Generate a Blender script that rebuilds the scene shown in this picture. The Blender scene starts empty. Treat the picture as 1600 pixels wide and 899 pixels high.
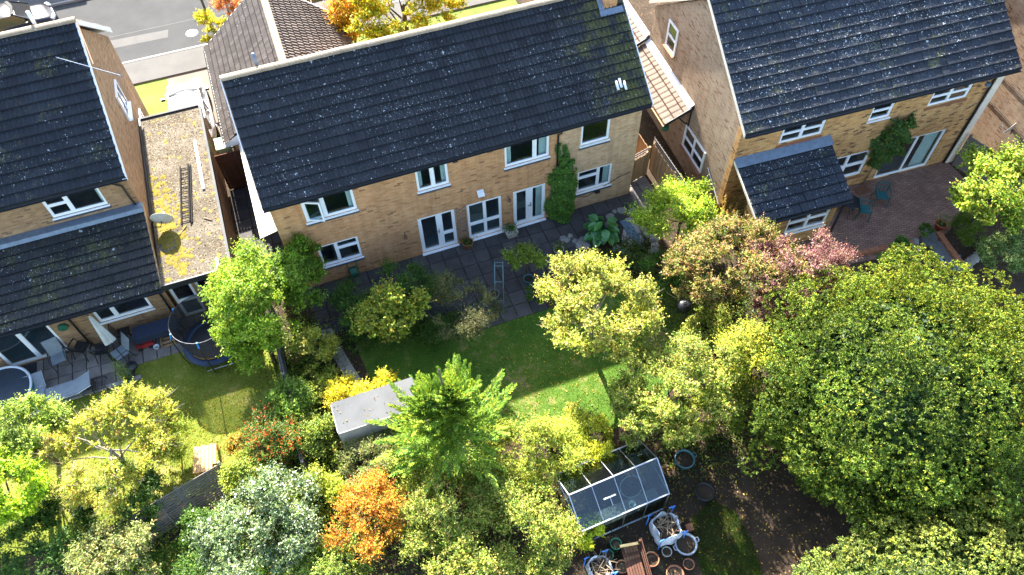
import bpy, math, random
import numpy as np
from mathutils import Matrix, Vector

scene = bpy.context.scene
col = scene.collection
R = math.radians

# ------------------------------------------------------------------ camera
CAM = np.array([5.7286, -19.0379, 24.0383])
ROT = np.array([[0.93789365, -0.34653542, -0.01639188],
                [-0.29089787, -0.75980804, -0.58143802],
                [0.18903419, 0.55009539, -0.81342556]])
FPX = 1200.0
cam_d = bpy.data.cameras.new('camera')
cam = bpy.data.objects.new('camera', cam_d)
col.objects.link(cam)
cam.matrix_world = Matrix([[ROT[0][i], -ROT[1][i], -ROT[2][i], CAM[i]] for i in range(3)] + [[0, 0, 0, 1]])
cam_d.sensor_width = 36.0
cam_d.lens = 36.0 * FPX / 1600.0
cam_d.clip_start = 0.1
cam_d.clip_end = 2000
scene.camera = cam

# ------------------------------------------------------------------ sky, sun, exposure
SUN = Vector((-0.01, 1.34, 1.0)).normalized()          # towards the sun
world = bpy.data.worlds.new('World')
scene.world = world
world.use_nodes = True
wn = world.node_tree.nodes
sky = wn.new('ShaderNodeTexSky')
sky.sky_type = 'NISHITA'
sky.sun_disc = False
sky.sun_elevation = math.asin(SUN.z)
sky.sun_rotation = math.atan2(SUN.x, SUN.y)
sky.air_density = 1.0
sky.dust_density = 1.2
wn['Background'].inputs[1].default_value = 0.115
world.node_tree.links.new(sky.outputs[0], wn['Background'].inputs[0])
sun_d = bpy.data.lights.new('sun', 'SUN')
sun_d.energy = 5.0
sun_d.angle = R(0.53)
sun_d.color = (1.0, 0.95, 0.87)
sun = bpy.data.objects.new('sun', sun_d)
sun.rotation_euler = (-SUN).to_track_quat('-Z', 'Y').to_euler()
sun.location = (0, 40, 60)
col.objects.link(sun)
vs = scene.view_settings
vs.view_transform = 'Standard'
vs.look = 'None'
vs.exposure = 2.6
vs.gamma = 1.0
scene.cycles.max_bounces = 8
scene.cycles.transparent_max_bounces = 12


def at(u, v, z):
    """point at height z seen at photo position (u, v), used to survey the place"""
    d = ROT.T @ np.array([(u - 800) / FPX, (v - 449.5) / FPX, 1.0])
    return CAM + d * ((z - CAM[2]) / d[2])


def mpp(p):
    return float((ROT @ (np.asarray(p) - CAM))[2] / FPX)


# ------------------------------------------------------------------ materials
class NT:
    def __init__(s, name):
        s.m = bpy.data.materials.new(name)
        s.m.use_nodes = True
        s.t = s.m.node_tree
        s.t.nodes.clear()
        s.out = s.t.nodes.new('ShaderNodeOutputMaterial')

    def n(s, typ, ins=None, **kw):
        nd = s.t.nodes.new('ShaderNode' + typ)
        for k, v in kw.items():
            setattr(nd, k, v)
        for k, v in (ins or {}).items():
            if hasattr(v, 'is_output'):
                s.t.links.new(v, nd.inputs[k])
            else:
                nd.inputs[k].default_value = v
        return nd

    def math(s, op, a, b=0.0, c=0.0):
        return s.n('Math', {0: a, 1: b, 2: c}, operation=op).outputs[0]

    def mix(s, f, a, b, mode='MIX'):
        nd = s.n('MixRGB', {0: f, 1: a, 2: b}, blend_type=mode)
        return nd.outputs[0]

    def ramp(s, f, stops, interp='LINEAR'):
        nd = s.n('ValToRGB', {0: f})
        cr = nd.color_ramp
        cr.interpolation = interp
        while len(cr.elements) < len(stops):
            cr.elements.new(0.5)
        for e, (p, c) in zip(cr.elements, stops):
            e.position = p
            e.color = (*c, 1) if len(c) == 3 else c
        return nd.outputs[0]

    def noise(s, vec, scale, detail=3, rough=0.55):
        return s.n('TexNoise', {'Vector': vec, 'Scale': scale, 'Detail': detail, 'Roughness': rough}).outputs[0]

    def pos(s):
        return s.n('NewGeometry').outputs['Position']

    def done(s, color, rough=0.8, bump=None, bstr=0.4, bdist=0.02, spec=0.3, metal=0.0, **kw):
        p = s.n('BsdfPrincipled', {'Base Color': color, 'Roughness': rough, 'Metallic': metal, 'Specular IOR Level': spec, **kw})
        if bump is not None:
            b = s.n('Bump', {'Height': bump, 'Strength': bstr, 'Distance': bdist})
            s.t.links.new(b.outputs[0], p.inputs['Normal'])
        s.t.links.new(p.outputs[0], s.out.inputs[0])
        return s.m


def c4(c):
    return (c[0], c[1], c[2], 1.0)


def plain(name, c, rough=0.6, metal=0.0, spec=0.4, var=0.18, scale=6.0, **kw):
    t = NT(name)
    P = t.pos()
    nz = t.noise(P, scale, 4)
    nz2 = t.noise(P, scale * 9, 2)
    f = t.math('ADD', t.math('MULTIPLY', nz, 0.7), t.math('MULTIPLY', nz2, 0.3))
    lo = tuple(x * (1 - var) for x in c)
    hi = tuple(min(1, x * (1 + var)) for x in c)
    cc = t.ramp(f, [(0.3, lo), (0.7, hi)])
    return t.done(cc, rough, nz2, 0.15, 0.01, spec, metal, **kw)


def brick_mat(name, ramp, mortar, bw=0.225, bh=0.075, yaw=0.0, stain=0.25):
    t = NT(name)
    P = t.pos()
    if yaw:
        P = t.n('VectorRotate', {'Vector': P, 'Angle': -yaw}, rotation_type='Z_AXIS').outputs[0]
    x = t.n('SeparateXYZ', {0: P})
    u = t.math('ADD', x.outputs[0], x.outputs[1])
    v = x.outputs[2]
    row = t.math('FLOOR', t.math('DIVIDE', v, bh))
    off = t.math('MULTIPLY', t.math('MODULO', t.math('ADD', row, 200.0), 2.0), 0.5)
    uu = t.math('ADD', t.math('DIVIDE', u, bw), off)
    cl = t.math('FLOOR', uu)
    wn_ = t.n('TexWhiteNoise', {'Vector': t.n('CombineXYZ', {0: cl, 1: row}).outputs[0]}, noise_dimensions='2D')
    c = t.ramp(wn_.outputs[0], ramp, 'CONSTANT')
    fu = t.math('FRACT', uu)
    fv = t.math('FRACT', t.math('DIVIDE', v, bh))
    mu = t.math('GREATER_THAN', t.math('ABSOLUTE', t.math('SUBTRACT', fu, 0.5)), 0.5 - 0.022)
    mv = t.math('GREATER_THAN', t.math('ABSOLUTE', t.math('SUBTRACT', fv, 0.5)), 0.5 - 0.07)
    mm = t.math('MAXIMUM', mu, mv)
    nz = t.noise(P, 0.7, 5, 0.6)
    nz3 = t.noise(P, 40, 2)
    c = t.mix(mm, c, c4(mortar))
    c = t.mix(stain, c, t.ramp(nz, [(0.3, (0.45, 0.42, 0.4)), (0.7, (1.15, 1.12, 1.05))]), 'MULTIPLY')
    st = t.noise(t.n('Mapping', {'Vector': P, 'Scale': (2.6, 2.6, 0.22)}).outputs[0], 1.6, 4, 0.6)
    c = t.mix(0.55, c, t.ramp(st, [(0.3, (0.62, 0.6, 0.58)), (0.55, (1.0, 1.0, 1.0)), (0.75, (1.16, 1.14, 1.1))]), 'MULTIPLY')
    c = t.mix(0.35, c, t.ramp(nz3, [(0.25, (0.6, 0.6, 0.6)), (0.75, (1.3, 1.3, 1.3))]), 'MULTIPLY')
    h = t.math('SUBTRACT', t.math('MULTIPLY', nz3, 0.4), mm)
    return t.done(c, 0.9, h, 0.5, 0.012, 0.15)


def tile_mat(name, base, dark, lichen=1.0, moss=0.0, spec=0.3, rough=0.75, mossx=None):
    t = NT(name)
    P = t.pos()
    nz = t.noise(P, 1.1, 5, 0.6)
    nf = t.noise(P, 30, 3, 0.7)
    oi = t.n('NewGeometry').outputs['Random Per Island']
    c = t.ramp(nz, [(0.3, dark), (0.7, base)])
    c = t.mix(0.55, c, t.ramp(nf, [(0.25, (0.45, 0.45, 0.45)), (0.78, (1.7, 1.7, 1.7))]), 'MULTIPLY')
    c = t.mix(0.7, c, t.ramp(oi, [(0, (0.65, 0.65, 0.65)), (1, (1.35, 1.35, 1.35))]), 'MULTIPLY')
    if moss > 0:
        mz = t.noise(P, 0.9, 4, 0.65)
        mz2 = t.noise(P, 9, 3, 0.7)
        f = t.math('MULTIPLY', t.math('ADD', t.math('MULTIPLY', mz, 0.6), t.math('MULTIPLY', mz2, 0.4)), 1.0)
        if mossx:
            sx = t.n('SeparateXYZ', {0: P}).outputs[0]
            w = t.n('MapRange', {0: sx, 1: mossx[0], 2: mossx[1], 3: -0.14, 4: 0.09}).outputs[0]
            f = t.math('ADD', f, w)
        fm = t.n('MapRange', {0: f, 1: 0.56 - 0.1 * moss, 2: 0.66 - 0.1 * moss}).outputs[0]
        c = t.mix(t.math('MULTIPLY', fm, 0.8), c, t.ramp(mz2, [(0.3, (0.045, 0.055, 0.012)), (0.7, (0.13, 0.12, 0.035))]))
    # lichen: irregular pale crusts of many sizes, some cells without any
    warp = t.n('VectorMath', {0: P, 1: t.n('TexNoise', {'Vector': P, 'Scale': 9.0}).outputs['Color']}, operation='MULTIPLY_ADD')
    warp.inputs[1].default_value = (1, 1, 1)
    nzc = t.n('TexNoise', {'Vector': P, 'Scale': 14.0, 'Detail': 2.0}).outputs['Color']
    wv = t.n('VectorMath', {0: nzc, 1: (0.12, 0.12, 0.12)}, operation='MULTIPLY').outputs[0]
    wp = t.n('VectorMath', {0: P, 1: wv}, operation='ADD').outputs[0]
    patch = t.noise(P, 0.45, 3)
    for sc, th, den in ((3.2, 0.17, 0.22), (6.5, 0.2, 0.28), (13.0, 0.3, 0.26), (24.0, 0.34, 0.22)):
        vo = t.n('TexVoronoi', {'Vector': wp, 'Scale': sc, 'Randomness': 1.0})
        rnd = t.n('SeparateColor', {0: vo.outputs['Color']})
        thr = t.math('MULTIPLY', rnd.outputs[0], th)
        on = t.math('LESS_THAN', t.math('ADD', rnd.outputs[1], t.math('MULTIPLY', t.math('SUBTRACT', patch, 0.5), -1.7)), den * lichen)
        f = t.math('MULTIPLY', t.math('LESS_THAN', vo.outputs['Distance'], thr), on)
        c = t.mix(t.math('MULTIPLY', f, 0.85), c, t.ramp(rnd.outputs[2], [(0, (0.32, 0.36, 0.38)), (1, (0.62, 0.66, 0.66))]))
    return t.done(c, rough, nf, 0.5, 0.01, spec)


def leaf_material(name, trans=0.36, gloss=0.015, rough=0.5):
    t = NT(name)
    a = t.n('Attribute', attribute_name='col')
    c = a.outputs['Color']
    ct = t.mix(1.0, c, (1.15, 1.1, 0.55, 1), 'MULTIPLY')
    d = t.n('BsdfDiffuse', {0: c})
    tr = t.n('BsdfTranslucent', {0: ct})
    g = t.n('BsdfGlossy', {0: (0.9, 0.95, 1, 1), 1: rough})
    m1 = t.n('MixShader', {0: trans, 1: d.outputs[0], 2: tr.outputs[0]})
    m2 = t.n('MixShader', {0: gloss, 1: m1.outputs[0], 2: g.outputs[0]})
    t.t.links.new(m2.outputs[0], t.out.inputs[0])
    return t.m


def glass_mat(name, tint=(0.84, 0.93, 0.95), refl=0.08):
    t = NT(name)
    fc = t.n('LayerWeight', {0: 0.5}).outputs['Facing']
    f = t.math('MULTIPLY_ADD', t.math('POWER', fc, 4.0), 0.9, refl)
    tr = t.n('BsdfTransparent', {0: c4(tint)})
    g = t.n('BsdfGlossy', {0: (1, 1, 1, 1), 1: 0.02})
    m = t.n('MixShader', {0: f, 1: tr.outputs[0], 2: g.outputs[0]})
    t.t.links.new(m.outputs[0], t.out.inputs[0])
    return t.m


def net_mat(name, c, alpha):
    t = NT(name)
    d = t.n('BsdfDiffuse', {0: c4(c)})
    tr = t.n('BsdfTransparent', {0: (1, 1, 1, 1)})
    m = t.n('MixShader', {0: alpha, 1: tr.outputs[0], 2: d.outputs[0]})
    t.t.links.new(m.outputs[0], t.out.inputs[0])
    return t.m


def ground_mat(name, stops, scale=1.5, fine=40, bstr=0.6, bdist=0.03, rough=0.95, flecks=None):
    t = NT(name)
    P = t.pos()
    a = t.noise(P, scale, 6, 0.65)
    b = t.noise(P, fine, 4, 0.7)
    f = t.math('ADD', t.math('MULTIPLY', a, 0.6), t.math('MULTIPLY', b, 0.4))
    c = t.ramp(f, stops)
    for sc, den, cc in flecks or []:
        vo = t.n('TexVoronoi', {'Vector': P, 'Scale': sc})
        rr = t.n('SeparateColor', {0: vo.outputs['Color']})
        k = t.math('MULTIPLY', t.math('LESS_THAN', vo.outputs['Distance'], 0.38), t.math('LESS_THAN', rr.outputs[0], den))
        c = t.mix(k, c, c4(cc))
    return t.done(c, rough, b, bstr, bdist, 0.15)


def wood_mat(name, c, var=0.35, rough=0.8, axis=0):
    t = NT(name)
    tc = t.n('TexCoord').outputs['Object']
    sc = [14, 14, 14]
    sc[axis] = 1.2
    mp = t.n('Mapping', {'Vector': t.pos(), 'Scale': tuple(sc)}).outputs[0]
    a = t.noise(mp, 2.0, 5, 0.65)
    oi = t.n('ObjectInfo').outputs['Random']
    c0 = t.ramp(a, [(0.25, tuple(x * (1 - var) for x in c)), (0.75, tuple(min(1, x * (1 + var)) for x in c))])
    c0 = t.mix(0.5, c0, t.ramp(oi, [(0, (0.7, 0.7, 0.7)), (1, (1.25, 1.25, 1.25))]), 'MULTIPLY')
    return t.done(c0, rough, a, 0.4, 0.006, 0.2)


BUFF = [(0.0, (0.582, 0.296, 0.134)), (0.22, (0.530, 0.259, 0.113)), (0.42, (0.624, 0.329, 0.155)), (0.6, (0.562, 0.277, 0.122)), (0.80, (0.510, 0.240, 0.101)), (0.93, (0.416, 0.188, 0.080)), (0.98, (0.270, 0.122, 0.059))]
M = {}
M['brick_main'] = brick_mat('buff_brick', BUFF, (0.44, 0.32, 0.21))
M['brick_ext'] = brick_mat('pale_brick', [(0.0, (0.562, 0.362, 0.210)), (0.3, (0.520, 0.329, 0.185)), (0.6, (0.603, 0.399, 0.239)), (0.9, (0.468, 0.282, 0.155))], (0.499, 0.395, 0.277), stain=0.18)
M['brick_left'] = brick_mat('tan_brick', [(0.0, (0.36, 0.215, 0.11)), (0.25, (0.32, 0.185, 0.095)), (0.5, (0.39, 0.24, 0.125)), (0.75, (0.29, 0.165, 0.085)), (0.95, (0.2, 0.11, 0.06))], (0.33, 0.25, 0.17))
YAW = R(-2.9)
M['brick_right'] = brick_mat('mottled_brick', [(0.0, (0.603, 0.324, 0.122)), (0.3, (0.541, 0.277, 0.101)), (0.52, (0.645, 0.371, 0.151)), (0.74, (0.437, 0.216, 0.084)), (0.87, (0.281, 0.136, 0.063)), (0.95, (0.135, 0.073, 0.042))], (0.437, 0.310, 0.176), yaw=YAW)
M['brick_gable'] = brick_mat('pinkish_gable_brick', [(0.0, (0.37, 0.27, 0.185)), (0.3, (0.335, 0.235, 0.155)), (0.55, (0.40, 0.295, 0.205)), (0.78, (0.32, 0.205, 0.135)), (0.90, (0.28, 0.165, 0.105)), (0.97, (0.19, 0.11, 0.08))], (0.50, 0.40, 0.28), yaw=YAW)
M['brick_red'] = brick_mat('red_brick', [(0.0, (0.36, 0.13, 0.075)), (0.4, (0.42, 0.17, 0.09)), (0.75, (0.3, 0.1, 0.06))], (0.36, 0.24, 0.18), 0.11, 0.22)
M['blue_brick'] = plain('blue_sill_brick', (0.055, 0.058, 0.075), 0.7)
M['tile_main'] = tile_mat('charcoal_tile', (0.031, 0.034, 0.040), (0.016, 0.018, 0.022), 0.5, 0.6, mossx=(14.0, 16.8))
M['tile_right'] = tile_mat('lichen_tile', (0.027, 0.032, 0.042), (0.013, 0.016, 0.022), 1.35, 0.1)
M['tile_left'] = tile_mat('blue_black_tile', (0.026, 0.030, 0.039), (0.013, 0.016, 0.021), 0.4, 0.1)
M['tile_annex'] = tile_mat('mossy_roman_tile', (0.042, 0.042, 0.041), (0.019, 0.02, 0.021), 0.6, 0.4)
M['tile_brown'] = tile_mat('brown_tile', (0.145, 0.118, 0.095), (0.095, 0.076, 0.062), 0.2)
M['tile_pink'] = tile_mat('pink_brown_tile', (0.165, 0.118, 0.085), (0.11, 0.075, 0.055), 0.15)
M['ridge'] = tile_mat('buff_ridge_tile', (0.34, 0.26, 0.17), (0.22, 0.165, 0.11), 0.5)
# the nose of each tile gets a darker colour that marks the courses
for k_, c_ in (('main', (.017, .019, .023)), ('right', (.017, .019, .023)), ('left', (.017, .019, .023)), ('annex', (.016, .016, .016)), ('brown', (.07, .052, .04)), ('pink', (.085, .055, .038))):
    M['tile_%s_edge' % k_] = plain('dark_tile_nose_' + k_, c_, 0.9, spec=0.1, var=0.3)
M['lead'] = plain('lead_flashing', (0.15, 0.19, 0.24), 0.5, 0.3, 0.4, 0.25)
M['upvc'] = plain('white_upvc', (0.82, 0.83, 0.84), 0.35, var=0.03, scale=2)
M['white_board'] = plain('white_board', (0.72, 0.73, 0.74), 0.5, var=0.1, scale=3)
M['cream'] = plain('cream_render', (0.70, 0.62, 0.50), 0.8, var=0.12, scale=3)
M['black'] = plain('black_plastic', (0.02, 0.021, 0.024), 0.4, var=0.2)
M['matt_black'] = plain('matt_dark_metal', (0.03, 0.028, 0.027), 0.95, 0.0, 0.0)
M['darkmetal'] = plain('dark_metal', (0.05, 0.053, 0.06), 0.4, 0.6)
M['alu'] = plain('aluminium', (0.45, 0.47, 0.49), 0.35, 0.85, var=0.15)
M['rust'] = plain('rusty_iron', (0.16, 0.075, 0.04), 0.8)
M['glass'] = glass_mat('window_glass')
M['glass_gh'] = glass_mat('greenhouse_glass', (0.58, 0.67, 0.68), 0.05)
M['carpet'] = plain('room_floor', (0.16, 0.18, 0.18), 0.9)
M['plaster'] = plain('room_plaster', (0.22, 0.24, 0.25), 0.9, var=0.05)
M['curtain'] = plain('curtain_cloth', (0.78, 0.78, 0.70), 0.9, var=0.1)
M['sofa'] = plain('pale_armchair', (0.4, 0.38, 0.33), 0.9)
M['soil'] = ground_mat('garden_soil', [(0.3, (0.018, 0.013, 0.009)), (0.55, (0.055, 0.037, 0.024)), (0.75, (0.11, 0.075, 0.045))], 1.3, 28, flecks=[(14, 0.10, (0.17, 0.10, 0.035)), (22, 0.06, (0.06, 0.08, 0.02))])
def turf(name, lush, mid, dry, worn, bias):
    t = NT(name)
    P = t.pos()
    a = t.noise(P, 0.55, 5, 0.62)
    b = t.noise(P, 55, 4, 0.7)
    d = t.noise(P, 2.6, 5, 0.7)
    f = t.math('ADD', t.math('MULTIPLY', a, 0.45), t.math('ADD', t.math('MULTIPLY', d, 0.25), t.math('MULTIPLY', b, 0.3)))
    c = t.ramp(f, [(0.36, lush), (0.5, mid), (0.64, dry)])
    w = t.n('MapRange', {0: t.math('ADD', t.math('MULTIPLY', a, 0.5), t.math('MULTIPLY', d, 0.5)), 1: bias, 2: bias + 0.09}).outputs[0]
    c = t.mix(t.math('MULTIPLY', w, 0.75), c, c4(worn))
    return t.done(c, 0.95, b, 0.6, 0.03, 0.12)


M['lawn'] = turf('lawn_turf', (0.03, 0.078, 0.01), (0.066, 0.13, 0.017), (0.15, 0.18, 0.035), (0.24, 0.19, 0.085), 0.54)
M['shade_turf'] = turf('shade_darkened_turf', (0.02, 0.05, 0.008), (0.035, 0.065, 0.012), (0.06, 0.07, 0.02), (0.06, 0.042, 0.026), 0.48)  # turf colour darkened to carry the shade over the back lawn
M['half_dry'] = turf('worn_turf', (0.08, 0.12, 0.015), (0.16, 0.19, 0.03), (0.28, 0.27, 0.07), (0.36, 0.28, 0.11), 0.53)
M['dry_lawn'] = ground_mat('dry_turf', [(0.3, (0.08, 0.12, 0.02)), (0.52, (0.14, 0.18, 0.035)), (0.72, (0.22, 0.22, 0.07))], 1.0, 60)
M['asphalt'] = ground_mat('asphalt', [(0.3, (0.042, 0.042, 0.041)), (0.7, (0.066, 0.065, 0.062))], 0.8, 70, 0.4, 0.01)
M['footway'] = ground_mat('footway_asphalt', [(0.3, (0.08, 0.077, 0.071)), (0.7, (0.125, 0.118, 0.107))], 0.8, 60, 0.4, 0.01)
M['concrete'] = ground_mat('drive_concrete', [(0.3, (0.13, 0.105, 0.08)), (0.7, (0.19, 0.16, 0.125))], 1.2, 50, 0.3, 0.01)
M['kerb'] = ground_mat('kerb_concrete', [(0.3, (0.22, 0.205, 0.185)), (0.7, (0.31, 0.295, 0.27))], 2, 40, 0.3, 0.01)
M['felt'] = ground_mat('gravel_flat_roof', [(0.28, (0.042, 0.034, 0.023)), (0.5, (0.118, 0.098, 0.07)), (0.74, (0.2, 0.178, 0.142))], 1.1, 26, 0.8, 0.04, flecks=[(9, 0.16, (0.07, 0.045, 0.022)), (16, 0.2, (0.30, 0.25, 0.18)), (5, 0.12, (0.2, 0.16, 0.04))])
M['shed_felt'] = ground_mat('grey_roof_felt', [(0.3, (0.085, 0.085, 0.085)), (0.7, (0.145, 0.145, 0.14))], 1.0, 50, 0.2, 0.01)
M['felt_side'] = ground_mat('weathered_felt', [(0.3, (0.26, 0.255, 0.24)), (0.7, (0.42, 0.41, 0.385))], 1.6, 40, 0.3, 0.01)


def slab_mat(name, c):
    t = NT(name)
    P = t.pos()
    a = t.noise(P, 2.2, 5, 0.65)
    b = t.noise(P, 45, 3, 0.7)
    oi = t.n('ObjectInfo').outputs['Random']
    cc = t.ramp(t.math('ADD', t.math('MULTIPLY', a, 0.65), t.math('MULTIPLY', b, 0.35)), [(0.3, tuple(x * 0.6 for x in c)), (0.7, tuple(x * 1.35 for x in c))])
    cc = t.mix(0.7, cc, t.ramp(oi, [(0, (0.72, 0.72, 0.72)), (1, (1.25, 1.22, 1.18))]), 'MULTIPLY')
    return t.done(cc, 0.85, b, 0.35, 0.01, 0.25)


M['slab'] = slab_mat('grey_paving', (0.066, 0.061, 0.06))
M['slab_left'] = slab_mat('pale_paving', (0.19, 0.165, 0.15))
M['slab_path'] = slab_mat('concrete_path', (0.27, 0.25, 0.215))
M['stone'] = slab_mat('grey_rock', (0.26, 0.25, 0.23))
M['slate'] = slab_mat('dark_slate', (0.12, 0.125, 0.13))
M['paver'] = brick_mat('block_paving', [(0.0, (0.26, 0.135, 0.09)), (0.3, (0.22, 0.12, 0.085)), (0.6, (0.29, 0.165, 0.115)), (0.85, (0.18, 0.10, 0.075))], (0.10, 0.07, 0.055), 0.22, 0.11)
M['leaf'] = leaf_material('leaf')
M['leaf_gloss'] = leaf_material('glossy_leaf', 0.35, 0.06, 0.4)
M['needle'] = leaf_material('needle', 0.2, 0.012, 0.5)
M['bark'] = ground_mat('bark', [(0.3, (0.05, 0.038, 0.026)), (0.7, (0.17, 0.135, 0.1))], 8, 40, 0.7, 0.01)
M['pale_bark'] = ground_mat('pale_bark', [(0.3, (0.20, 0.16, 0.115)), (0.7, (0.40, 0.34, 0.26))], 8, 40, 0.6, 0.01)
M['fence'] = wood_mat('weathered_fence', (0.21, 0.185, 0.165))
M['fence_tan'] = wood_mat('tan_fence', (0.36, 0.23, 0.12), axis=2)
M['fence_red'] = wood_mat('red_brown_boards', (0.12, 0.045, 0.025), axis=2)
M['pine'] = wood_mat('fresh_pine', (0.62, 0.38, 0.17))
M['bench_wood'] = wood_mat('bench_wood', (0.085, 0.038, 0.024))
M['terracotta'] = plain('terracotta', (0.27, 0.11, 0.055), 0.8, var=0.25)
M['glazed_red'] = plain('glazed_red', (0.30, 0.05, 0.025), 0.2, spec=0.6)
M['pot_blue'] = plain('blue_glaze', (0.05, 0.16, 0.2), 0.3)
M['pot_grey'] = plain('grey_tub', (0.30, 0.34, 0.38), 0.5)
M['pot_teal'] = plain('teal_tub', (0.09, 0.19, 0.20), 0.5)
M['pot_stone'] = plain('stone_planter', (0.38, 0.35, 0.29), 0.9)
M['green_plastic'] = plain('green_plastic', (0.02, 0.11, 0.06), 0.4)
M['teal_chair'] = plain('teal_plastic', (0.015, 0.10, 0.105), 0.45)
M['green_bin'] = plain('pale_green_bin', (0.22, 0.36, 0.20), 0.5)
M['grey_mesh'] = plain('grey_sling', (0.20, 0.23, 0.25), 0.7)
M['navy'] = plain('navy_cover', (0.022, 0.032, 0.06), 0.5)
M['blue_pad'] = plain('blue_pad', (0.012, 0.03, 0.075), 0.5)
M['blue_foam'] = plain('blue_foam', (0.03, 0.2, 0.5), 0.6)
M['yellow'] = plain('yellow_strap', (0.75, 0.42, 0.02), 0.6)
M['net'] = net_mat('safety_net', (0.045, 0.045, 0.05), 0.7)
M['canvas'] = plain('cream_canvas', (0.58, 0.57, 0.5), 0.9)
M['tub_cover'] = plain('dark_tub_cover', (0.03, 0.045, 0.06), 0.5)
M['tub_side'] = plain('teal_tub_side', (0.05, 0.16, 0.2), 0.5)
M['white_bag'] = plain('woven_white_bag', (0.66, 0.69, 0.72), 0.6, var=0.12, scale=9)
M['blue_strap'] = plain('blue_webbing', (0.06, 0.22, 0.62), 0.6)
M['red_paint'] = plain('red_paint', (0.35, 0.03, 0.03), 0.4)
M['water'] = NT('pond_water').done((0.012, 0.02, 0.032, 1), 0.06, spec=0.5)
M['pond_liner'] = plain('blue_pond_shelf', (0.10, 0.17, 0.26), 0.6)
M['car_white'] = plain('white_car_paint', (0.80, 0.80, 0.80), 0.2, var=0.02, spec=0.6)
M['car_black'] = plain('black_car_paint', (0.008, 0.009, 0.014), 0.22, var=0.05, spec=0.4)
M['car_glass'] = plain('car_glass', (0.015, 0.018, 0.02), 0.06, var=0.05, spec=0.8)
M['lamp_lens'] = plain('lamp_lens', (0.6, 0.62, 0.66), 0.1, spec=0.8)
M['rubber'] = plain('rubber', (0.02, 0.02, 0.02), 0.8)
M['twig'] = plain('dry_sticks', (0.22, 0.16, 0.10), 0.9, var=0.4)
M['moss'] = ground_mat('yellow_moss', [(0.3, (0.10, 0.08, 0.014)), (0.7, (0.25, 0.19, 0.028))], 3, 40, 0.8, 0.02)
M['hose'] = plain('hose_blue', (0.25, 0.36, 0.62), 0.4)


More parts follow.
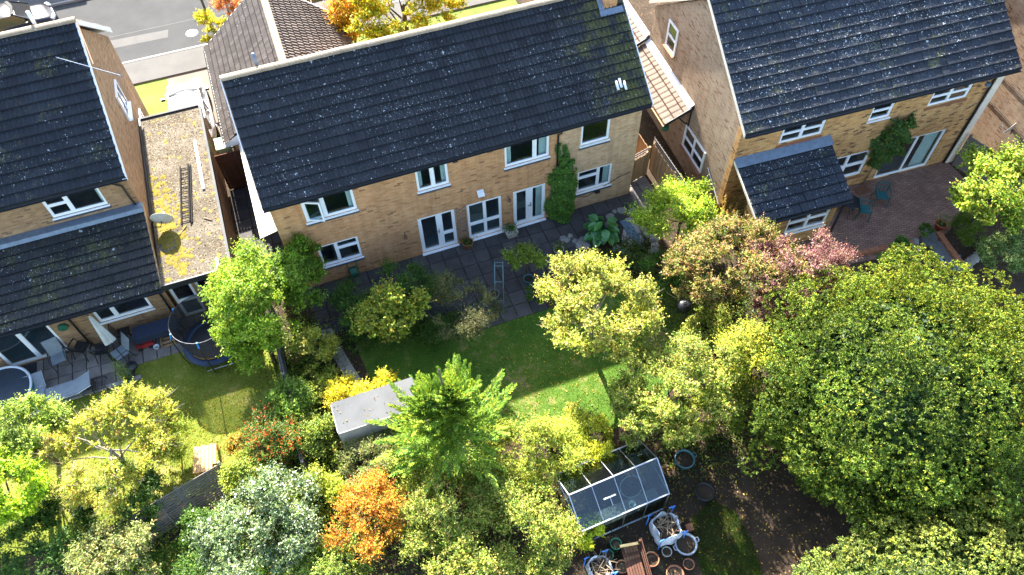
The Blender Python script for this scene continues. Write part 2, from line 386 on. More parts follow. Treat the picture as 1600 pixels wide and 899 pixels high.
# ------------------------------------------------------------------ mesh helpers
class MB:
    def __init__(s, M4=None):
        s.v = []
        s.f = []
        s.M = M4

    def pts(s, P):
        b = len(s.v)
        if s.M is not None:
            s.v += [tuple(s.M @ Vector(p)) for p in P]
        else:
            s.v += [tuple(p) for p in P]
        return b

    def poly(s, P):
        b = s.pts(P)
        s.f.append(tuple(range(b, b + len(P))))

    def box(s, a, b):
        x0, y0, z0 = a
        x1, y1, z1 = b
        k = s.pts([(x0, y0, z0), (x1, y0, z0), (x1, y1, z0), (x0, y1, z0), (x0, y0, z1), (x1, y0, z1), (x1, y1, z1), (x0, y1, z1)])
        s.f += [tuple(k + i for i in q) for q in ((0, 3, 2, 1), (4, 5, 6, 7), (0, 1, 5, 4), (1, 2, 6, 5), (2, 3, 7, 6), (3, 0, 4, 7))]

    def obox(s, c, ax, ay, az):
        c, ax, ay, az = map(Vector, (c, ax, ay, az))
        k = s.pts([c + ax * i + ay * j + az * l for l in (-1, 1) for j in (-1, 1) for i in (-1, 1)])
        s.f += [tuple(k + i for i in q) for q in ((0, 2, 3, 1), (4, 5, 7, 6), (0, 1, 5, 4), (1, 3, 7, 5), (3, 2, 6, 7), (2, 0, 4, 6))]

    def bar(s, a, b, w, h=None, up=(0, 0, 1)):
        a, b = Vector(a), Vector(b)
        d = (b - a)
        L = d.length
        d = d.normalized()
        up = Vector(up)
        sd = d.cross(up)
        if sd.length < 1e-4:
            sd = d.cross(Vector((1, 0, 0)))
        sd.normalize()
        up = sd.cross(d)
        s.obox((a + b) / 2, d * L / 2, sd * w / 2, up * (h or w) / 2)

    def tube(s, P, r, n=8, cap=True):
        P = [Vector(p) for p in P]
        if not hasattr(r, '__len__'):
            r = [r] * len(P)
        rings = []
        ref = Vector((0.31, 0.17, 0.93))
        for i, p in enumerate(P):
            d = (P[min(i + 1, len(P) - 1)] - P[max(i - 1, 0)])
            if d.length < 1e-7:
                d = Vector((0, 0, 1))
            d.normalize()
            a = d.cross(ref)
            if a.length < 0.05:
                a = d.cross(Vector((1, 0, 0)))
            a.normalize()
            b = d.cross(a)
            rings.append(s.pts([p + (a * math.cos(2 * math.pi * k / n) + b * math.sin(2 * math.pi * k / n)) * r[i] for k in range(n)]))
        for i in range(len(P) - 1):
            for k in range(n):
                s.f.append((rings[i] + k, rings[i] + (k + 1) % n, rings[i + 1] + (k + 1) % n, rings[i + 1] + k))
        if cap:
            s.f.append(tuple(rings[0] + k for k in reversed(range(n))))
            s.f.append(tuple(rings[-1] + k for k in range(n)))

    def lathe(s, prof, c=(0, 0, 0), n=20, closed=False):
        rings = [s.pts([(c[0] + r * math.cos(2 * math.pi * k / n), c[1] + r * math.sin(2 * math.pi * k / n), c[2] + z) for k in range(n)]) for r, z in prof]
        for i in range(len(prof) - 1):
            for k in range(n):
                s.f.append((rings[i] + k, rings[i] + (k + 1) % n, rings[i + 1] + (k + 1) % n, rings[i + 1] + k))
        if closed:
            s.f.append(tuple(rings[0] + k for k in reversed(range(n))))
            s.f.append(tuple(rings[-1] + k for k in range(n)))

    def prism(s, P, d):
        """extrude polygon P by vector d"""
        d = Vector(d)
        n = len(P)
        b = s.pts(P)
        t = s.pts([Vector(p) + d for p in P])
        s.f.append(tuple(range(b + n - 1, b - 1, -1)))
        s.f.append(tuple(range(t, t + n)))
        for i in range(n):
            j = (i + 1) % n
            s.f.append((b + i, b + j, t + j, t + i))

    def panel(s, w, h, th, holes):
        """upright panel in local x (0..w), z (0..h), from y=0 (front) to y=th, with holes (x0,x1,z0,z1)"""
        xs = sorted({0, w, *[q for o in holes for q in o[:2]]})
        zs = sorted({0, h, *[q for o in holes for q in o[2:]]})
        xs = [x for x in xs if 0 <= x <= w]
        zs = [z for z in zs if 0 <= z <= h]

        def hole(i, j):
            if i < 0 or j < 0 or i >= len(xs) - 1 or j >= len(zs) - 1:
                return True
            cx, cz = (xs[i] + xs[i + 1]) / 2, (zs[j] + zs[j + 1]) / 2
            return any(o[0] < cx < o[1] and o[2] < cz < o[3] for o in holes)
        for i in range(len(xs) - 1):
            for j in range(len(zs) - 1):
                if hole(i, j):
                    continue
                x0, x1, z0, z1 = xs[i], xs[i + 1], zs[j], zs[j + 1]
                s.poly([(x0, 0, z0), (x1, 0, z0), (x1, 0, z1), (x0, 0, z1)])
                s.poly([(x1, th, z0), (x0, th, z0), (x0, th, z1), (x1, th, z1)])
                if hole(i - 1, j): s.poly([(x0, th, z0), (x0, 0, z0), (x0, 0, z1), (x0, th, z1)])
                if hole(i + 1, j): s.poly([(x1, 0, z0), (x1, th, z0), (x1, th, z1), (x1, 0, z1)])
                if hole(i, j - 1): s.poly([(x0, th, z0), (x1, th, z0), (x1, 0, z0), (x0, 0, z0)])
                if hole(i, j + 1): s.poly([(x0, 0, z1), (x1, 0, z1), (x1, th, z1), (x0, th, z1)])

    def build(s, name, mat, parent=None, smooth=False, kind=None, label=None):
        me = bpy.data.meshes.new(name)
        me.from_pydata(s.v, [], s.f)
        me.materials.append(M[mat] if isinstance(mat, str) else mat)
        if smooth:
            me.polygons.foreach_set('use_smooth', [True] * len(me.polygons))
        return link(name, me, parent, kind, label)


def link(name, me, parent=None, kind=None, label=None):
    o = bpy.data.objects.new(name, me)
    col.objects.link(o)
    if parent is not None:
        o.parent = parent
        if parent.type == 'EMPTY':
            o.matrix_parent_inverse = Matrix.Translation(-Vector(parent.location))
    if kind:
        o['kind'] = kind
    if label:
        o['label'] = label
    return o


def tag(o, label, cat, group=None):
    o['label'] = label
    o['category'] = cat
    if group:
        o['group'] = group
    return o


def thing(name, label, cat, loc=(0, 0, 0), group=None):
    o = bpy.data.objects.new(name, None)
    o.location = loc
    o.empty_display_size = 0.2
    col.objects.link(o)
    return tag(o, label, cat, group)


def dup(o, parent=None):
    c = o.copy()
    col.objects.link(c)
    c.parent = parent
    for ch in list(o.children):
        dup(ch, c)
    return c


def place(o, loc, rz=0.0, label=None, group=None):
    o.location = loc
    o.rotation_euler = (0, 0, rz)
    if label:
        o['label'] = label
    if group:
        o['group'] = group
    return o


def struct(name, mb, mat):
    return mb.build(name, mat, kind='structure')


def sheet(name, P, z, mat, kind='structure', parent=None):
    mb = MB()
    mb.poly([(x, y, z) for x, y in P])
    o = mb.build(name, mat, parent, kind=kind)
    return o


def inside(P, x, y):
    r = False
    j = len(P) - 1
    for i in range(len(P)):
        if (P[i][1] > y) != (P[j][1] > y) and x < (P[j][0] - P[i][0]) * (y - P[i][1]) / (P[j][1] - P[i][1]) + P[i][0]:
            r = not r
        j = i
    return r


# ------------------------------------------------------------------ ground and street
mb = MB()
mb.poly([(-260, -260, 0), (300, -260, 0), (300, 300, 0), (-260, 300, 0)])
struct('ground', mb, 'soil')
sheet('road', [(-80, 17.0), (110, 16.3), (110, 24.0), (-80, 22.4)], 0.004, 'asphalt')
mb = MB()
mb.prism([(-80, 15.1, 0), (110, 14.5, 0), (110, 16.18, 0), (-80, 16.88, 0)], (0, 0, 0.11))
struct('pavement', mb, 'footway')
mb = MB()
mb.prism([(-80, 22.52, 0), (110, 24.12, 0), (110, 26, 0), (-80, 24.4, 0)], (0, 0, 0.11))
struct('pavement_far', mb, 'footway')
for nm, yo in (('kerb', 16.88), ('kerb_far', 22.4)):
    k = MB()
    b = 16.18 if yo < 20 else 24.0
    k.prism([(-80, yo, 0), (110, b, 0), (110, b + 0.12, 0), (-80, yo + 0.12, 0)], (0, 0, 0.125))
    struct(nm, k, 'kerb')
sheet('front_lawn', [(-8, 9), (0.05, 9), (0.05, 15.08), (-8, 15.1)], 0.03, 'dry_lawn')
sheet('driveway', [(0.05, 8.9), (2.75, 8.9), (2.85, 15.05), (0.05, 15.06)], 0.034, 'concrete')
sheet('front_garden', [(2.85, 6.9), (17.9, 6.9), (17.9, 14.9), (2.85, 15.0)], 0.02, 'dry_lawn')
sheet('far_lawn', [(-40, 24.5), (60, 25.4), (60, 40), (-40, 40)], 0.03, 'lawn')
sheet('far_drive', [(-9.5, 21.2 + 3.3), (-5.1, 24.5), (-5.1, 30), (-9.5, 30)], 0.04, 'concrete')

# lawns
LAWN = [(4.95, -2.2), (5.3, -5.5), (6.2, -6.3), (7.2, -7.0), (9.0, -8.6), (11.0, -8.9), (12.2, -9.6), (14.0, -9.4), (16, -8.4), (17.6, -6.0), (16.8, -4.6), (14.0, -4.3), (12.4, -4.2), (11.8, -4.1), (10.0, -4.12), (8.0, -3.3)]
sheet('lawn', LAWN, 0.02, 'lawn')
LLAWN = [(-8, -1.75), (-2.68, -1.8), (-2.6, -1.2), (-0.9, -1.05), (2.3, -1.0), (2.3, -6.4), (0.2, -6.9), (-8, -7.0)]
sheet('left_lawn', LLAWN, 0.02, 'half_dry')
LAWN3 = [(13.5, -13.2), (14.4, -12.9), (14.9, -13.5), (14.9, -14.6), (14.4, -16.5), (12.9, -15.6), (13.1, -14.2)]
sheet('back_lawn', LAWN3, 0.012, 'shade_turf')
LAWN4 = [(-6, -12), (2.2, -12.5), (1.8, -8.3), (-2, -8.2), (-6, -8.5)]
sheet('neighbour_lawn', LAWN4, 0.012, 'lawn')


def slabs(name, poly_, x0, y0, sx, sy, th, gap, mat, seed, yaw=0.0, rnd=0.006):
    rs = random.Random(seed)
    P = [(p[0], p[1], 0.006) for p in poly_]
    b = MB()
    b.poly(P)
    base = b.build(name, 'soil', kind='structure')
    mbs = MB()
    w, h = sx - gap, sy - gap
    e = 0.012
    mbs.v = [(-w / 2, -h / 2, 0), (w / 2, -h / 2, 0), (w / 2, h / 2, 0), (-w / 2, h / 2, 0),
             (-w / 2 + e, -h / 2 + e, th), (w / 2 - e, -h / 2 + e, th), (w / 2 - e, h / 2 - e, th), (-w / 2 + e, h / 2 - e, th)]
    mbs.f = [(4, 5, 6, 7), (0, 1, 5, 4), (1, 2, 6, 5), (2, 3, 7, 6), (3, 0, 4, 7)]
    first = None
    xs = [p[0] for p in poly_]
    ys = [p[1] for p in poly_]
    i0, i1 = int((min(xs) - x0) / sx) - 1, int((max(xs) - x0) / sx) + 2
    j0, j1 = int((min(ys) - y0) / sy) - 1, int((max(ys) - y0) / sy) + 2
    for j in range(j0, j1):
        for i in range(i0, i1):
            x, y = x0 + (i + 0.5) * sx, y0 + (j + 0.5) * sy
            if not inside(poly_, x, y):
                continue
            if first is None:
                o = mbs.build('paving_slab', mat, base)
                first = o
            else:
                o = first.copy()
                col.objects.link(o)
            o.location = (x, y, 0.008 + rs.uniform(0, rnd))
            o.rotation_euler = (rs.uniform(-.006, .006), rs.uniform(-.006, .006), rs.uniform(-.004, .004))
    return base


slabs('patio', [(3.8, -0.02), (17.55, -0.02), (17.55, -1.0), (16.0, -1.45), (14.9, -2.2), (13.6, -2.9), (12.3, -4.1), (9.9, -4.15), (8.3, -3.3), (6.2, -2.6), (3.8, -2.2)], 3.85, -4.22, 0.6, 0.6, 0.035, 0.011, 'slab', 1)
slabs('left_patio', [(-8.2, 0.28), (0.6, 0.28), (0.6, -0.55), (-0.7, -1.0), (-2.55, -1.15), (-2.6, -1.68), (-8.2, -1.68)], -8.2, -1.69, 0.49, 0.49, 0.04, 0.016, 'slab_left', 2)
slabs('side_path', [(17.62, -1.2), (18.62, -1.2), (18.62, 6.0), (17.62, 6.0)], 17.62, -1.2, 0.5, 0.75, 0.035, 0.015, 'slab_left', 3)
slabs('side_passage', [(1.82, 0.2), (3.68, 0.2), (3.68, 6.2), (1.82, 6.2)], 1.82, 0.2, 0.62, 0.6, 0.03, 0.015, 'slab', 4)
mb = MB()
for i in range(6):   # garden path, concrete lengths
    pass
pts = [(4.18, -2.1), (4.3, -3.0), (4.5, -3.9), (4.72, -4.8), (5.0, -5.7), (5.35, -6.4)]
path = sheet('garden_path', [(p[0] - 0.22, p[1]) for p in pts] + [(p[0] + 0.25, p[1] - 0.06) for p in reversed(pts)], 0.01, 'soil')
for (a, b) in zip(pts[:-1], pts[1:]):
    mb = MB()
    mb.prism([(a[0] - .21, a[1], .012), (b[0] - .21, b[1] + .012, .012), (b[0] + .24, b[1] - .048, .012), (a[0] + .24, a[1] - .06, .012)], (0, 0, .035))
    mb.build('path_slab', 'slab_path', path)

# right neighbour's block paved patio
RO = Vector((20.2, -2.63, 0))
RM = Matrix.Translation(RO) @ Matrix.Rotation(YAW, 4, 'Z')
mb = MB(RM)
mb.prism([(4.0, 0.0, 0.0), (10.9, 0.0, 0), (11.0, -1.4, 0), (10.1, -2.4, 0), (8.6, -3.4, 0), (6.6, -3.9, 0), (3.2, -3.5, 0), (2.6, -2.16, 0)], (0, 0, 0.03))


def paver_flat():
    t = NT('block_paving_flat')
    P = t.pos()
    P = t.n('VectorRotate', {'Vector': P, 'Angle': -YAW + 0.5}, rotation_type='Z_AXIS').outputs[0]
    b = t.n('TexBrick', {'Vector': P, 'Color1': (0.29, 0.165, 0.12, 1), 'Color2': (0.20, 0.115, 0.085, 1), 'Mortar': (0.10, 0.07, 0.055, 1), 'Scale': 1.0, 'Mortar Size': 0.012, 'Brick Width': 0.21, 'Row Height': 0.105})
    nz = t.noise(P, 1.2, 5)
    c = t.mix(0.6, b.outputs[0], t.ramp(nz, [(0.3, (0.6, 0.6, 0.6)), (0.7, (1.25, 1.25, 1.25))]), 'MULTIPLY')
    return t.done(c, 0.85, b.outputs['Fac'], -0.4, 0.01, 0.2)


M['paver_flat'] = paver_flat()
struct('brick_patio', mb, 'paver_flat')


# ------------------------------------------------------------------ roofs
def tile_profile(kind, w, n=13):
    out = []
    for i in range(n):
        x = w * i / (n - 1)
        t = i / (n - 1)
        if kind == 'roman':      # two rolls and two pans
            ph = (t * 2) % 1.0
            z = 0.055 * max(0.0, math.sin(math.pi * min(1, ph / 0.42))) if ph < 0.42 else 0.0
        elif kind == 'bold':
            z = 0.075 * (1 - t) ** 1.3 if t > .12 else 0.075 * t / .12 * .85
        else:                    # flat interlocking tile with one edge roll
            z = 0.018 * math.exp(-((t - 0.06) / 0.06) ** 2) + 0.004 * math.sin(t * math.pi)
        out.append((x, z))
    return out


def tile_mesh(name, kind, tw, gauge, mat, n=13, gap=0.008):
    prof = tile_profile(kind, tw - gap, n)
    L = gauge + 0.055
    lift, th = 0.062, 0.014
    v, f = [], []
    for (x, z) in prof: v.append((x, 0.042, z + lift - 0.004))
    for (x, z) in prof: v.append((x, L, z + 0.004))
    for (x, z) in prof: v.append((x, 0.012, z + lift - 0.010))
    for (x, z) in prof: v.append((x, 0.0, z + lift - th - 0.014))
    k = len(prof)
    mi = []
    for i in range(k - 1):
        f.append((i, i + 1, k + i + 1, k + i))
        f.append((2 * k + i, 2 * k + i + 1, i + 1, i))
        f.append((3 * k + i, 3 * k + i + 1, 2 * k + i + 1, 2 * k + i))
        mi += [0, 1, 1]
    f.append((k, 3 * k, 2 * k, 0))
    f.append((k - 1, 3 * k - 1, 4 * k - 1, 2 * k - 1))
    mi += [0, 0]
    me = bpy.data.meshes.new(name)
    me.from_pydata(v, [], f)
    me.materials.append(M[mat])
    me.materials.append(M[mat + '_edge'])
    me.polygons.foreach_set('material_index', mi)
    return me


def tile_roof(roof, O, ux, us, width, slope, tw, gauge, mat, kind='roman', nobj=300, keep=None, seed=0, name='roof_tile', jit=1.0, gap=0.008):
    """courses of tiles from the eave corner O along ux, rising along us; nearest nobj are single objects"""
    rs = random.Random(seed)
    O, ux, us = Vector(O), Vector(ux).normalized(), Vector(us).normalized()
    nn = ux.cross(us)
    ncol = max(1, round(width / tw))
    tw = width / ncol
    nrow = max(1, round(slope / gauge))
    g = slope / nrow
    me = tile_mesh(name, kind, tw, g, mat, gap=gap)
    items = []
    for r in range(nrow):
        for c in range(ncol):
            p = O + ux * (c * tw) + us * (r * g)
            mid = p + ux * tw / 2 + us * g / 2
            if keep and not keep(mid):
                continue
            items.append((p, (mid - Vector(CAM)).length))
    items.sort(key=lambda q: q[1])
    verts, faces = [], []
    mv = np.array([v.co[:] for v in me.vertices])
    mf = [tuple(q.vertices) for q in me.polygons]
    mi = [q.material_index for q in me.polygons]
    mis = []
    for i, (p, d) in enumerate(items):
        a = rs.gauss(0, 0.006) * jit
        lift = rs.gauss(0, 0.004) * jit
        x2 = (ux + us * a).normalized()
        s2 = (us - ux * a).normalized()
        n2 = x2.cross(s2)
        q = p + nn * (lift + 0.004)
        if i < nobj:
            o = link(name, me, roof)
            o.matrix_basis = Matrix([[x2[k], s2[k], n2[k], q[k]] for k in range(3)] + [[0, 0, 0, 1]])
        else:
            b = len(verts)
            T = np.array([x2, s2, n2])
            verts += (mv @ T + np.array(q)).tolist()
            faces += [tuple(b + k for k in t) for t in mf]
            mis += mi
    if verts:
        m2 = bpy.data.meshes.new('roof_tiles')
        m2.from_pydata(verts, [], faces)
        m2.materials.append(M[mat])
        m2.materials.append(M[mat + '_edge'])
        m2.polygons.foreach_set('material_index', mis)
        link('roof_tiles', m2, roof, 'stuff')
    return roof


def ridge_tiles(roof, a, b, mat='ridge', r=0.13, L=0.45, seed=5):
    a, b = Vector(a), Vector(b)
    d = (b - a)
    n = max(1, round(d.length / L))
    L = d.length / n
    d.normalize()
    mbr = MB()
    k = 9
    for e, x, rr in ((0, 0, r * 1.0), (1, L * 0.995, r * 1.06)):
        mbr.pts([(x, math.cos(R(200 * i / (k - 1) - 10)) * rr, math.sin(R(200 * i / (k - 1) - 10)) * rr * 0.75) for i in range(k)])
    for i in range(k - 1):
        mbr.f.append((i, i + 1, k + i + 1, k + i))
    mbr.f.append(tuple(range(k)))
    mbr.f.append(tuple(range(2 * k - 1, k - 1, -1)))
    first = None
    side = Vector((0, 0, 1)).cross(d).normalized()
    up = d.cross(side)
    rs = random.Random(seed)
    for i in range(n):
        p = a + d * (i * L)
        if first is None:
            o = first = mbr.build('ridge_tile', mat, roof)
        else:
            o = first.copy()
            col.objects.link(o)
        z = rs.uniform(-.006, .006)
        o.matrix_basis = Matrix([[d[q], side[q], up[q], p[q] + (z if q == 2 else 0)] for q in range(3)] + [[0, 0, 0, 1]])


# ------------------------------------------------------------------ windows and doors
def window(parent, Mx, w, h, panes, name='window', fr=0.06, sill='upvc', curt=None, label=None, frame_mat='upvc', depth=0.07, brick_sill=None, glass='glass'):
    """Mx: local frame, x along wall, y into the wall, z up, origin at the lower left of the opening.
    panes: rects as fractions (x0,x1,z0,z1) of glass inside the frame"""
    holes = [(a * w, b * w, c * h, d * h) for a, b, c, d in panes]
    mb = MB(Mx @ Matrix.Translation((0, 0.035, 0)))
    mb.panel(w, h, depth, holes)
    win = mb.build(name, frame_mat, parent, label=label)
    for (a, b, c, d) in holes:
        # inner beading and the pane
        g = MB(Mx @ Matrix.Translation((0, 0.07, 0)))
        g.box((a - 0.01, 0, c - 0.01), (b + 0.01, 0.012, d + 0.01))
        g.build('pane', glass, win)
        bd = MB(Mx @ Matrix.Translation((0, 0.045, 0)))
        t = 0.022
        bd.panel(b - a, d - c, 0.02, [(t, b - a - t, t, d - c - t)])
        for i, q in enumerate(bd.v):
            bd.v[i] = tuple(Vector(q) + (Mx.to_3x3() @ Vector((a, 0, c))))
        bd.build('beading', frame_mat, win)
    if sill:
        s_ = MB(Mx)
        s_.box((-0.04, -0.06, -0.045), (w + 0.04, 0.09, -0.002))
        s_.build('sill', sill, win)
    if brick_sill:
        n = max(3, int((w + 0.1) / 0.075))
        bs = MB(Mx)
        for i in range(n):
            x = -0.05 + (w + 0.1) * i / n
            bs.box((x + 0.004, -0.035, -0.16), (x + (w + 0.1) / n - 0.004, 0.05, -0.047))
        bs.build('brick_sill', brick_sill, win)
    for (x0, x1) in curt or []:
        cm = MB(Mx @ Matrix.Translation((0, 0.19, 0)))
        n = 22
        for i in range(n + 1):
            x = x0 * w + (x1 - x0) * w * i / n
            y = 0.025 * math.sin(i * 1.9)
            cm.pts([(x, y, 0.0), (x, y, h)])
        for i in range(n):
            cm.f.append((2 * i, 2 * i + 2, 2 * i + 3, 2 * i + 1))
        cm.build('curtain', 'curtain', win, smooth=True)
    return win


def wall_frame(o, ex):
    """matrix for a wall face: x along ex, y = into the wall, z up"""
    ex = Vector(ex).normalized()
    ez = Vector((0, 0, 1))
    ey = ez.cross(ex)
    return Matrix([[ex[k], ey[k], ez[k], o[k]] for k in range(3)] + [[0, 0, 0, 1]])


def gutter(parent, a, b, r=0.055, mat='black'):
    mb = MB()
    a, b = Vector(a), Vector(b)
    d = (b - a).normalized()
    sd = d.cross(Vector((0, 0, 1)))
    k = 7
    for rr in (r, r * 0.82):
        for p in (a, b):
            mb.pts([p + sd * math.cos(R(180 + 180 * i / (k - 1))) * rr + Vector((0, 0, math.sin(R(180 + 180 * i / (k - 1))) * rr)) for i in range(k)])
    for i in range(k - 1):
        mb.f.append((i, i + 1, k + i + 1, k + i))
        mb.f.append((2 * k + i + 1, 2 * k + i, 3 * k + i, 3 * k + i + 1))
    return mb.build('gutter', mat, parent, smooth=True)


# ------------------------------------------------------------------ main house
HX0, HX1 = 3.70, 17.60
YE, ZE, YR, ZR = -0.35, 5.13, 3.21, 7.78
house = thing('house', 'large buff brick detached house in the middle with patio doors and long dark tiled roof', 'house', (10.6, 3.2, 0))
UPW = [(4.74, 6.55), (8.79, 9.98), (12.13, 13.88), (15.15, 16.33)]
GRD = [(8.58, 10.04), (10.53, 11.94), (12.42, 13.77)]
LOW = [(4.77, 6.28), (15.14, 16.63)]
holes = [(a - HX0, b - HX0, 3.55, 4.62) for a, b in UPW] + [(a - HX0, b - HX0, 0.06, 2.12) for a, b in GRD] + [(a - HX0, b - HX0, 0.96, 2.15) for a, b in LOW]
XJ = 14.32 - HX0
F0 = wall_frame((HX0, 0, 0), (1, 0, 0))
mb = MB(F0)
mb.panel(XJ, 5.0, 0.28, [h for h in holes if h[1] < XJ])
mb.build('wall', 'brick_main', house)
mb = MB(F0 @ Matrix.Translation((XJ, 0.02, 0)))
mb.panel(HX1 - HX0 - XJ, 5.0, 0.26, [(h[0] - XJ, h[1] - XJ, h[2], h[3]) for h in holes if h[1] > XJ])
mb.build('wall', 'brick_ext', house, label='paler brick wall of the right-hand bay of the middle house')
mb = MB()
for x0, x1 in ((HX0, HX0 + 0.28), (HX1 - 0.28, HX1)):
    mb.prism([(x0, 0.281, 0), (x0, 6.42, 0), (x0, 6.42, 5.1), (x0, 3.21, 7.5), (x0, 0.281, 5.3)], (x1 - x0, 0, 0))
mb.build('side_wall', 'brick_main', house)
mb = MB()
mb.box((HX0 + 0.281, 6.14, 0), (HX1 - 0.281, 6.42, 5.05))
mb.build('front_wall', 'brick_main', house)
mb = MB()
mb.box((HX0 + 0.29, 0.29, 2.55), (HX1 - 0.29, 6.13, 2.75))
mb.box((HX0 + 0.29, 0.29, 0.0), (HX1 - 0.29, 6.13, 0.05))
mb.build('floor', 'carpet', house)
mb = MB()
for x in (7.6, 10.3, 12.15, 14.4):
    mb.box((x, 0.29, 0.06), (x + 0.1, 6.1, 2.54))
    mb.box((x - 0.4, 0.29, 2.76), (x - 0.3, 6.1, 4.95))
mb.box((HX0 + .3, 3.4, 0.06), (HX1 - .3, 3.5, 2.5))
mb.box((HX0 + .3, 3.4, 2.8), (HX1 - .3, 3.5, 4.9))
mb.build('inner_wall', 'plaster', house)
mb = MB()
for x, y in ((11.25, 1.2), (12.95, 1.15), (13.4, 1.9), (5.6, 1.0)):
    mb.box((x - .35, y - .3, .06), (x + .35, y + .35, .45))
    mb.box((x - .35, y + .25, .45), (x + .35, y + .42, .9))
mb.build('armchairs', 'sofa', house)

two = lambda s, m=.045, z=.06: [(m, s - m / 2, z, 1 - z), (s + m / 2, 1 - m, z, 1 - z)]


def Wm(x, z, y=0.0):
    return wall_frame((x, y, z), (1, 0, 0))


w1 = window(house, Wm(4.74, 3.55), 1.81, 1.07, [(.04, .36, .07, .93), (.42, .96, .07, .93)], curt=[(.86, .99)], brick_sill='blue_brick')
window(house, Wm(8.79, 3.55), 1.19, 1.07, [(.06, .46, .07, .93), (.56, .94, .07, .93)], curt=[(.05, .2), (.8, .96)], brick_sill='blue_brick')
window(house, Wm(12.13, 3.55), 1.75, 1.07, [(.04, .64, .07, .93), (.71, .96, .07, .93)], curt=[(.03, .17), (.8, .98)], brick_sill='blue_brick')
window(house, Wm(15.15, 3.55, .02), 1.18, 1.07, [(.06, .94, .07, .93)], brick_sill='blue_brick')
window(house, Wm(4.77, .96), 1.51, 1.19, [(.04, .41, .07, .93), (.47, .96, .07, .62), (.47, .96, .70, .93)], brick_sill='blue_brick')
window(house, Wm(15.14, .96, .02), 1.49, 1.19, [(.04, .58, .07, .62), (.04, .58, .70, .93), (.64, .96, .07, .93)], curt=[(.8, .97)], brick_sill='blue_brick')
# casement standing open
Mo = Wm(4.80, 3.60, .03) @ Matrix.Rotation(R(-24), 4, 'Z')
mb = MB(Mo)
mb.panel(.60, .96, .05, [(.06, .54, .06, .90)])
cs = mb.build('open_casement', 'upvc', w1)
mb = MB(Mo)
mb.box((.055, .02, .055), (.545, .03, .905))
mb.build('pane', 'glass', cs)
d = window(house, Wm(8.58, .06), 1.46, 2.06, [(.085, .50, .06, .95), (.64, .93, .06, .36), (.64, .93, .42, .95)], name='door', sill=None)
window(house, Wm(10.53, .06), 1.41, 2.06, [(.06, .48, .06, .38), (.54, .94, .06, .38), (.06, .48, .44, .95), (.54, .94, .44, .95)], name='door', sill=None)
d2 = window(house, Wm(12.42, .06), 1.35, 2.06, [(.10, .42, .08, .94), (.60, .92, .08, .94)], name='door', sill=None, curt=[(.75, .95)])
for x in (9.34, 13.14):
    mb = MB()
    mb.box((x, -.005, 1.0), (x + .03, .034, 1.22))
    mb.box((x - .1, -.03, 1.09), (x + .03, -.006, 1.12))
    mb.build('door_handle', 'alu', d if x < 10 else d2)
for a, b in GRD:
    mb = MB()
    mb.box((a - .03, -.12, .02), (b + .03, .06, .058))
    mb.build('threshold', 'upvc', house)

# roof
roof = MB()
for s in (1, -1):
    y0 = YE if s == 1 else 2 * YR - YE
    roof.prism([(3.55, y0, ZE - .10), (17.74, y0, ZE - .10), (17.74, YR, ZR - .10), (3.55, YR, ZR - .10)], (0, 0, .055))
roof = roof.build('roof', 'black', house)
us = Vector((0, YR - YE, ZR - ZE))
tile_roof(roof, (3.55, YE, ZE - .05), (1, 0, 0), us, 14.19, us.length, 0.30, 0.34, 'tile_main', 'roman', 300, seed=11)
us2 = Vector((0, -(YR - YE), ZR - ZE))
tile_roof(roof, (17.74, 2 * YR - YE, ZE - .05), (-1, 0, 0), us2, 14.19, us2.length, 0.30, 0.34, 'tile_brown', 'roman', 0, seed=12)
ridge_tiles(roof, (3.52, YR, ZR - .01), (17.77, YR, ZR - .01))
for x, sx in ((3.53, -1), (17.76, 1)):
    for s in (1, -1):
        y0 = YE if s == 1 else 2 * YR - YE
        mb = MB()
        mb.prism([(x, y0, ZE - .17), (x, YR, ZR - .17), (x, YR, ZR + .0), (x, y0, ZE + .0)], (0.03 * sx, 0, 0))
        mb.build('bargeboard', 'upvc', house)
mb = MB()
mb.box((3.55, YE + .04, 4.93), (17.74, YE + .065, 5.02))
mb.box((3.72, YE + .07, 4.95), (17.58, -0.004, 4.98))
mb.build('soffit', 'black', house)
gutter(house, (3.55, YE - .03, 5.03), (17.74, YE - .03, 5.03), .06)
mb = MB()
mb.tube([(14.2, YE - .02, 4.98), (14.2, YE + .02, 4.85), (14.2, -.06, 4.55), (14.2, -.06, .05)], .036, 8)
mb.build('downpipe', 'black', house, smooth=True)
mb = MB()   # overflow hood on the eave line
mb.prism([(10.1, -.36, 4.86), (10.3, -.36, 4.86), (10.28, -.36, 5.0), (10.12, -.36, 5.0)], (0, .3, 0))
mb.build('soil_vent', 'black', house)
# chimney with lead apron
mb = MB()
mb.box((16.96, 2.62, 6.9), (17.48, 3.3, 8.75))
ch = mb.build('chimney', 'brick_main', house)
mb = MB()
mb.box((16.91, 2.57, 8.75), (17.53, 3.35, 8.85))
mb.lathe([(.11, 8.85), (.12, 8.93), (.1, 9.25), (.12, 9.28)], (17.22, 2.96, 0), 12)
mb.build('chimney_pot', 'terracotta', ch)
nrm = Vector((0, -(ZR - ZE), YR - YE)).normalized()
usn = us.normalized()


def on_roof(x, t, lift=.07):
    return Vector((x, YE, ZE - .05)) + usn * t + nrm * lift


mb = MB()
mb.obox(on_roof(17.2, 3.58, .095), Vector((.45, 0, 0)), usn * .11, nrm * .008)
mb.obox(on_roof(16.86, 3.95, .095), Vector((.1, 0, 0)), usn * .25, nrm * .008)
mb.build('lead_apron', 'lead', ch)
for dx, t in ((0.0, .80), (.14, .86), (.29, .74)):   # pale repair pieces on the roof
    mb = MB()
    mb.tube([on_roof(16.62 + dx, t, .075), on_roof(16.62 + dx, t + .34, .075)], .052, 8)
    mb.build('replacement_cap', 'white_board', roof, smooth=True)
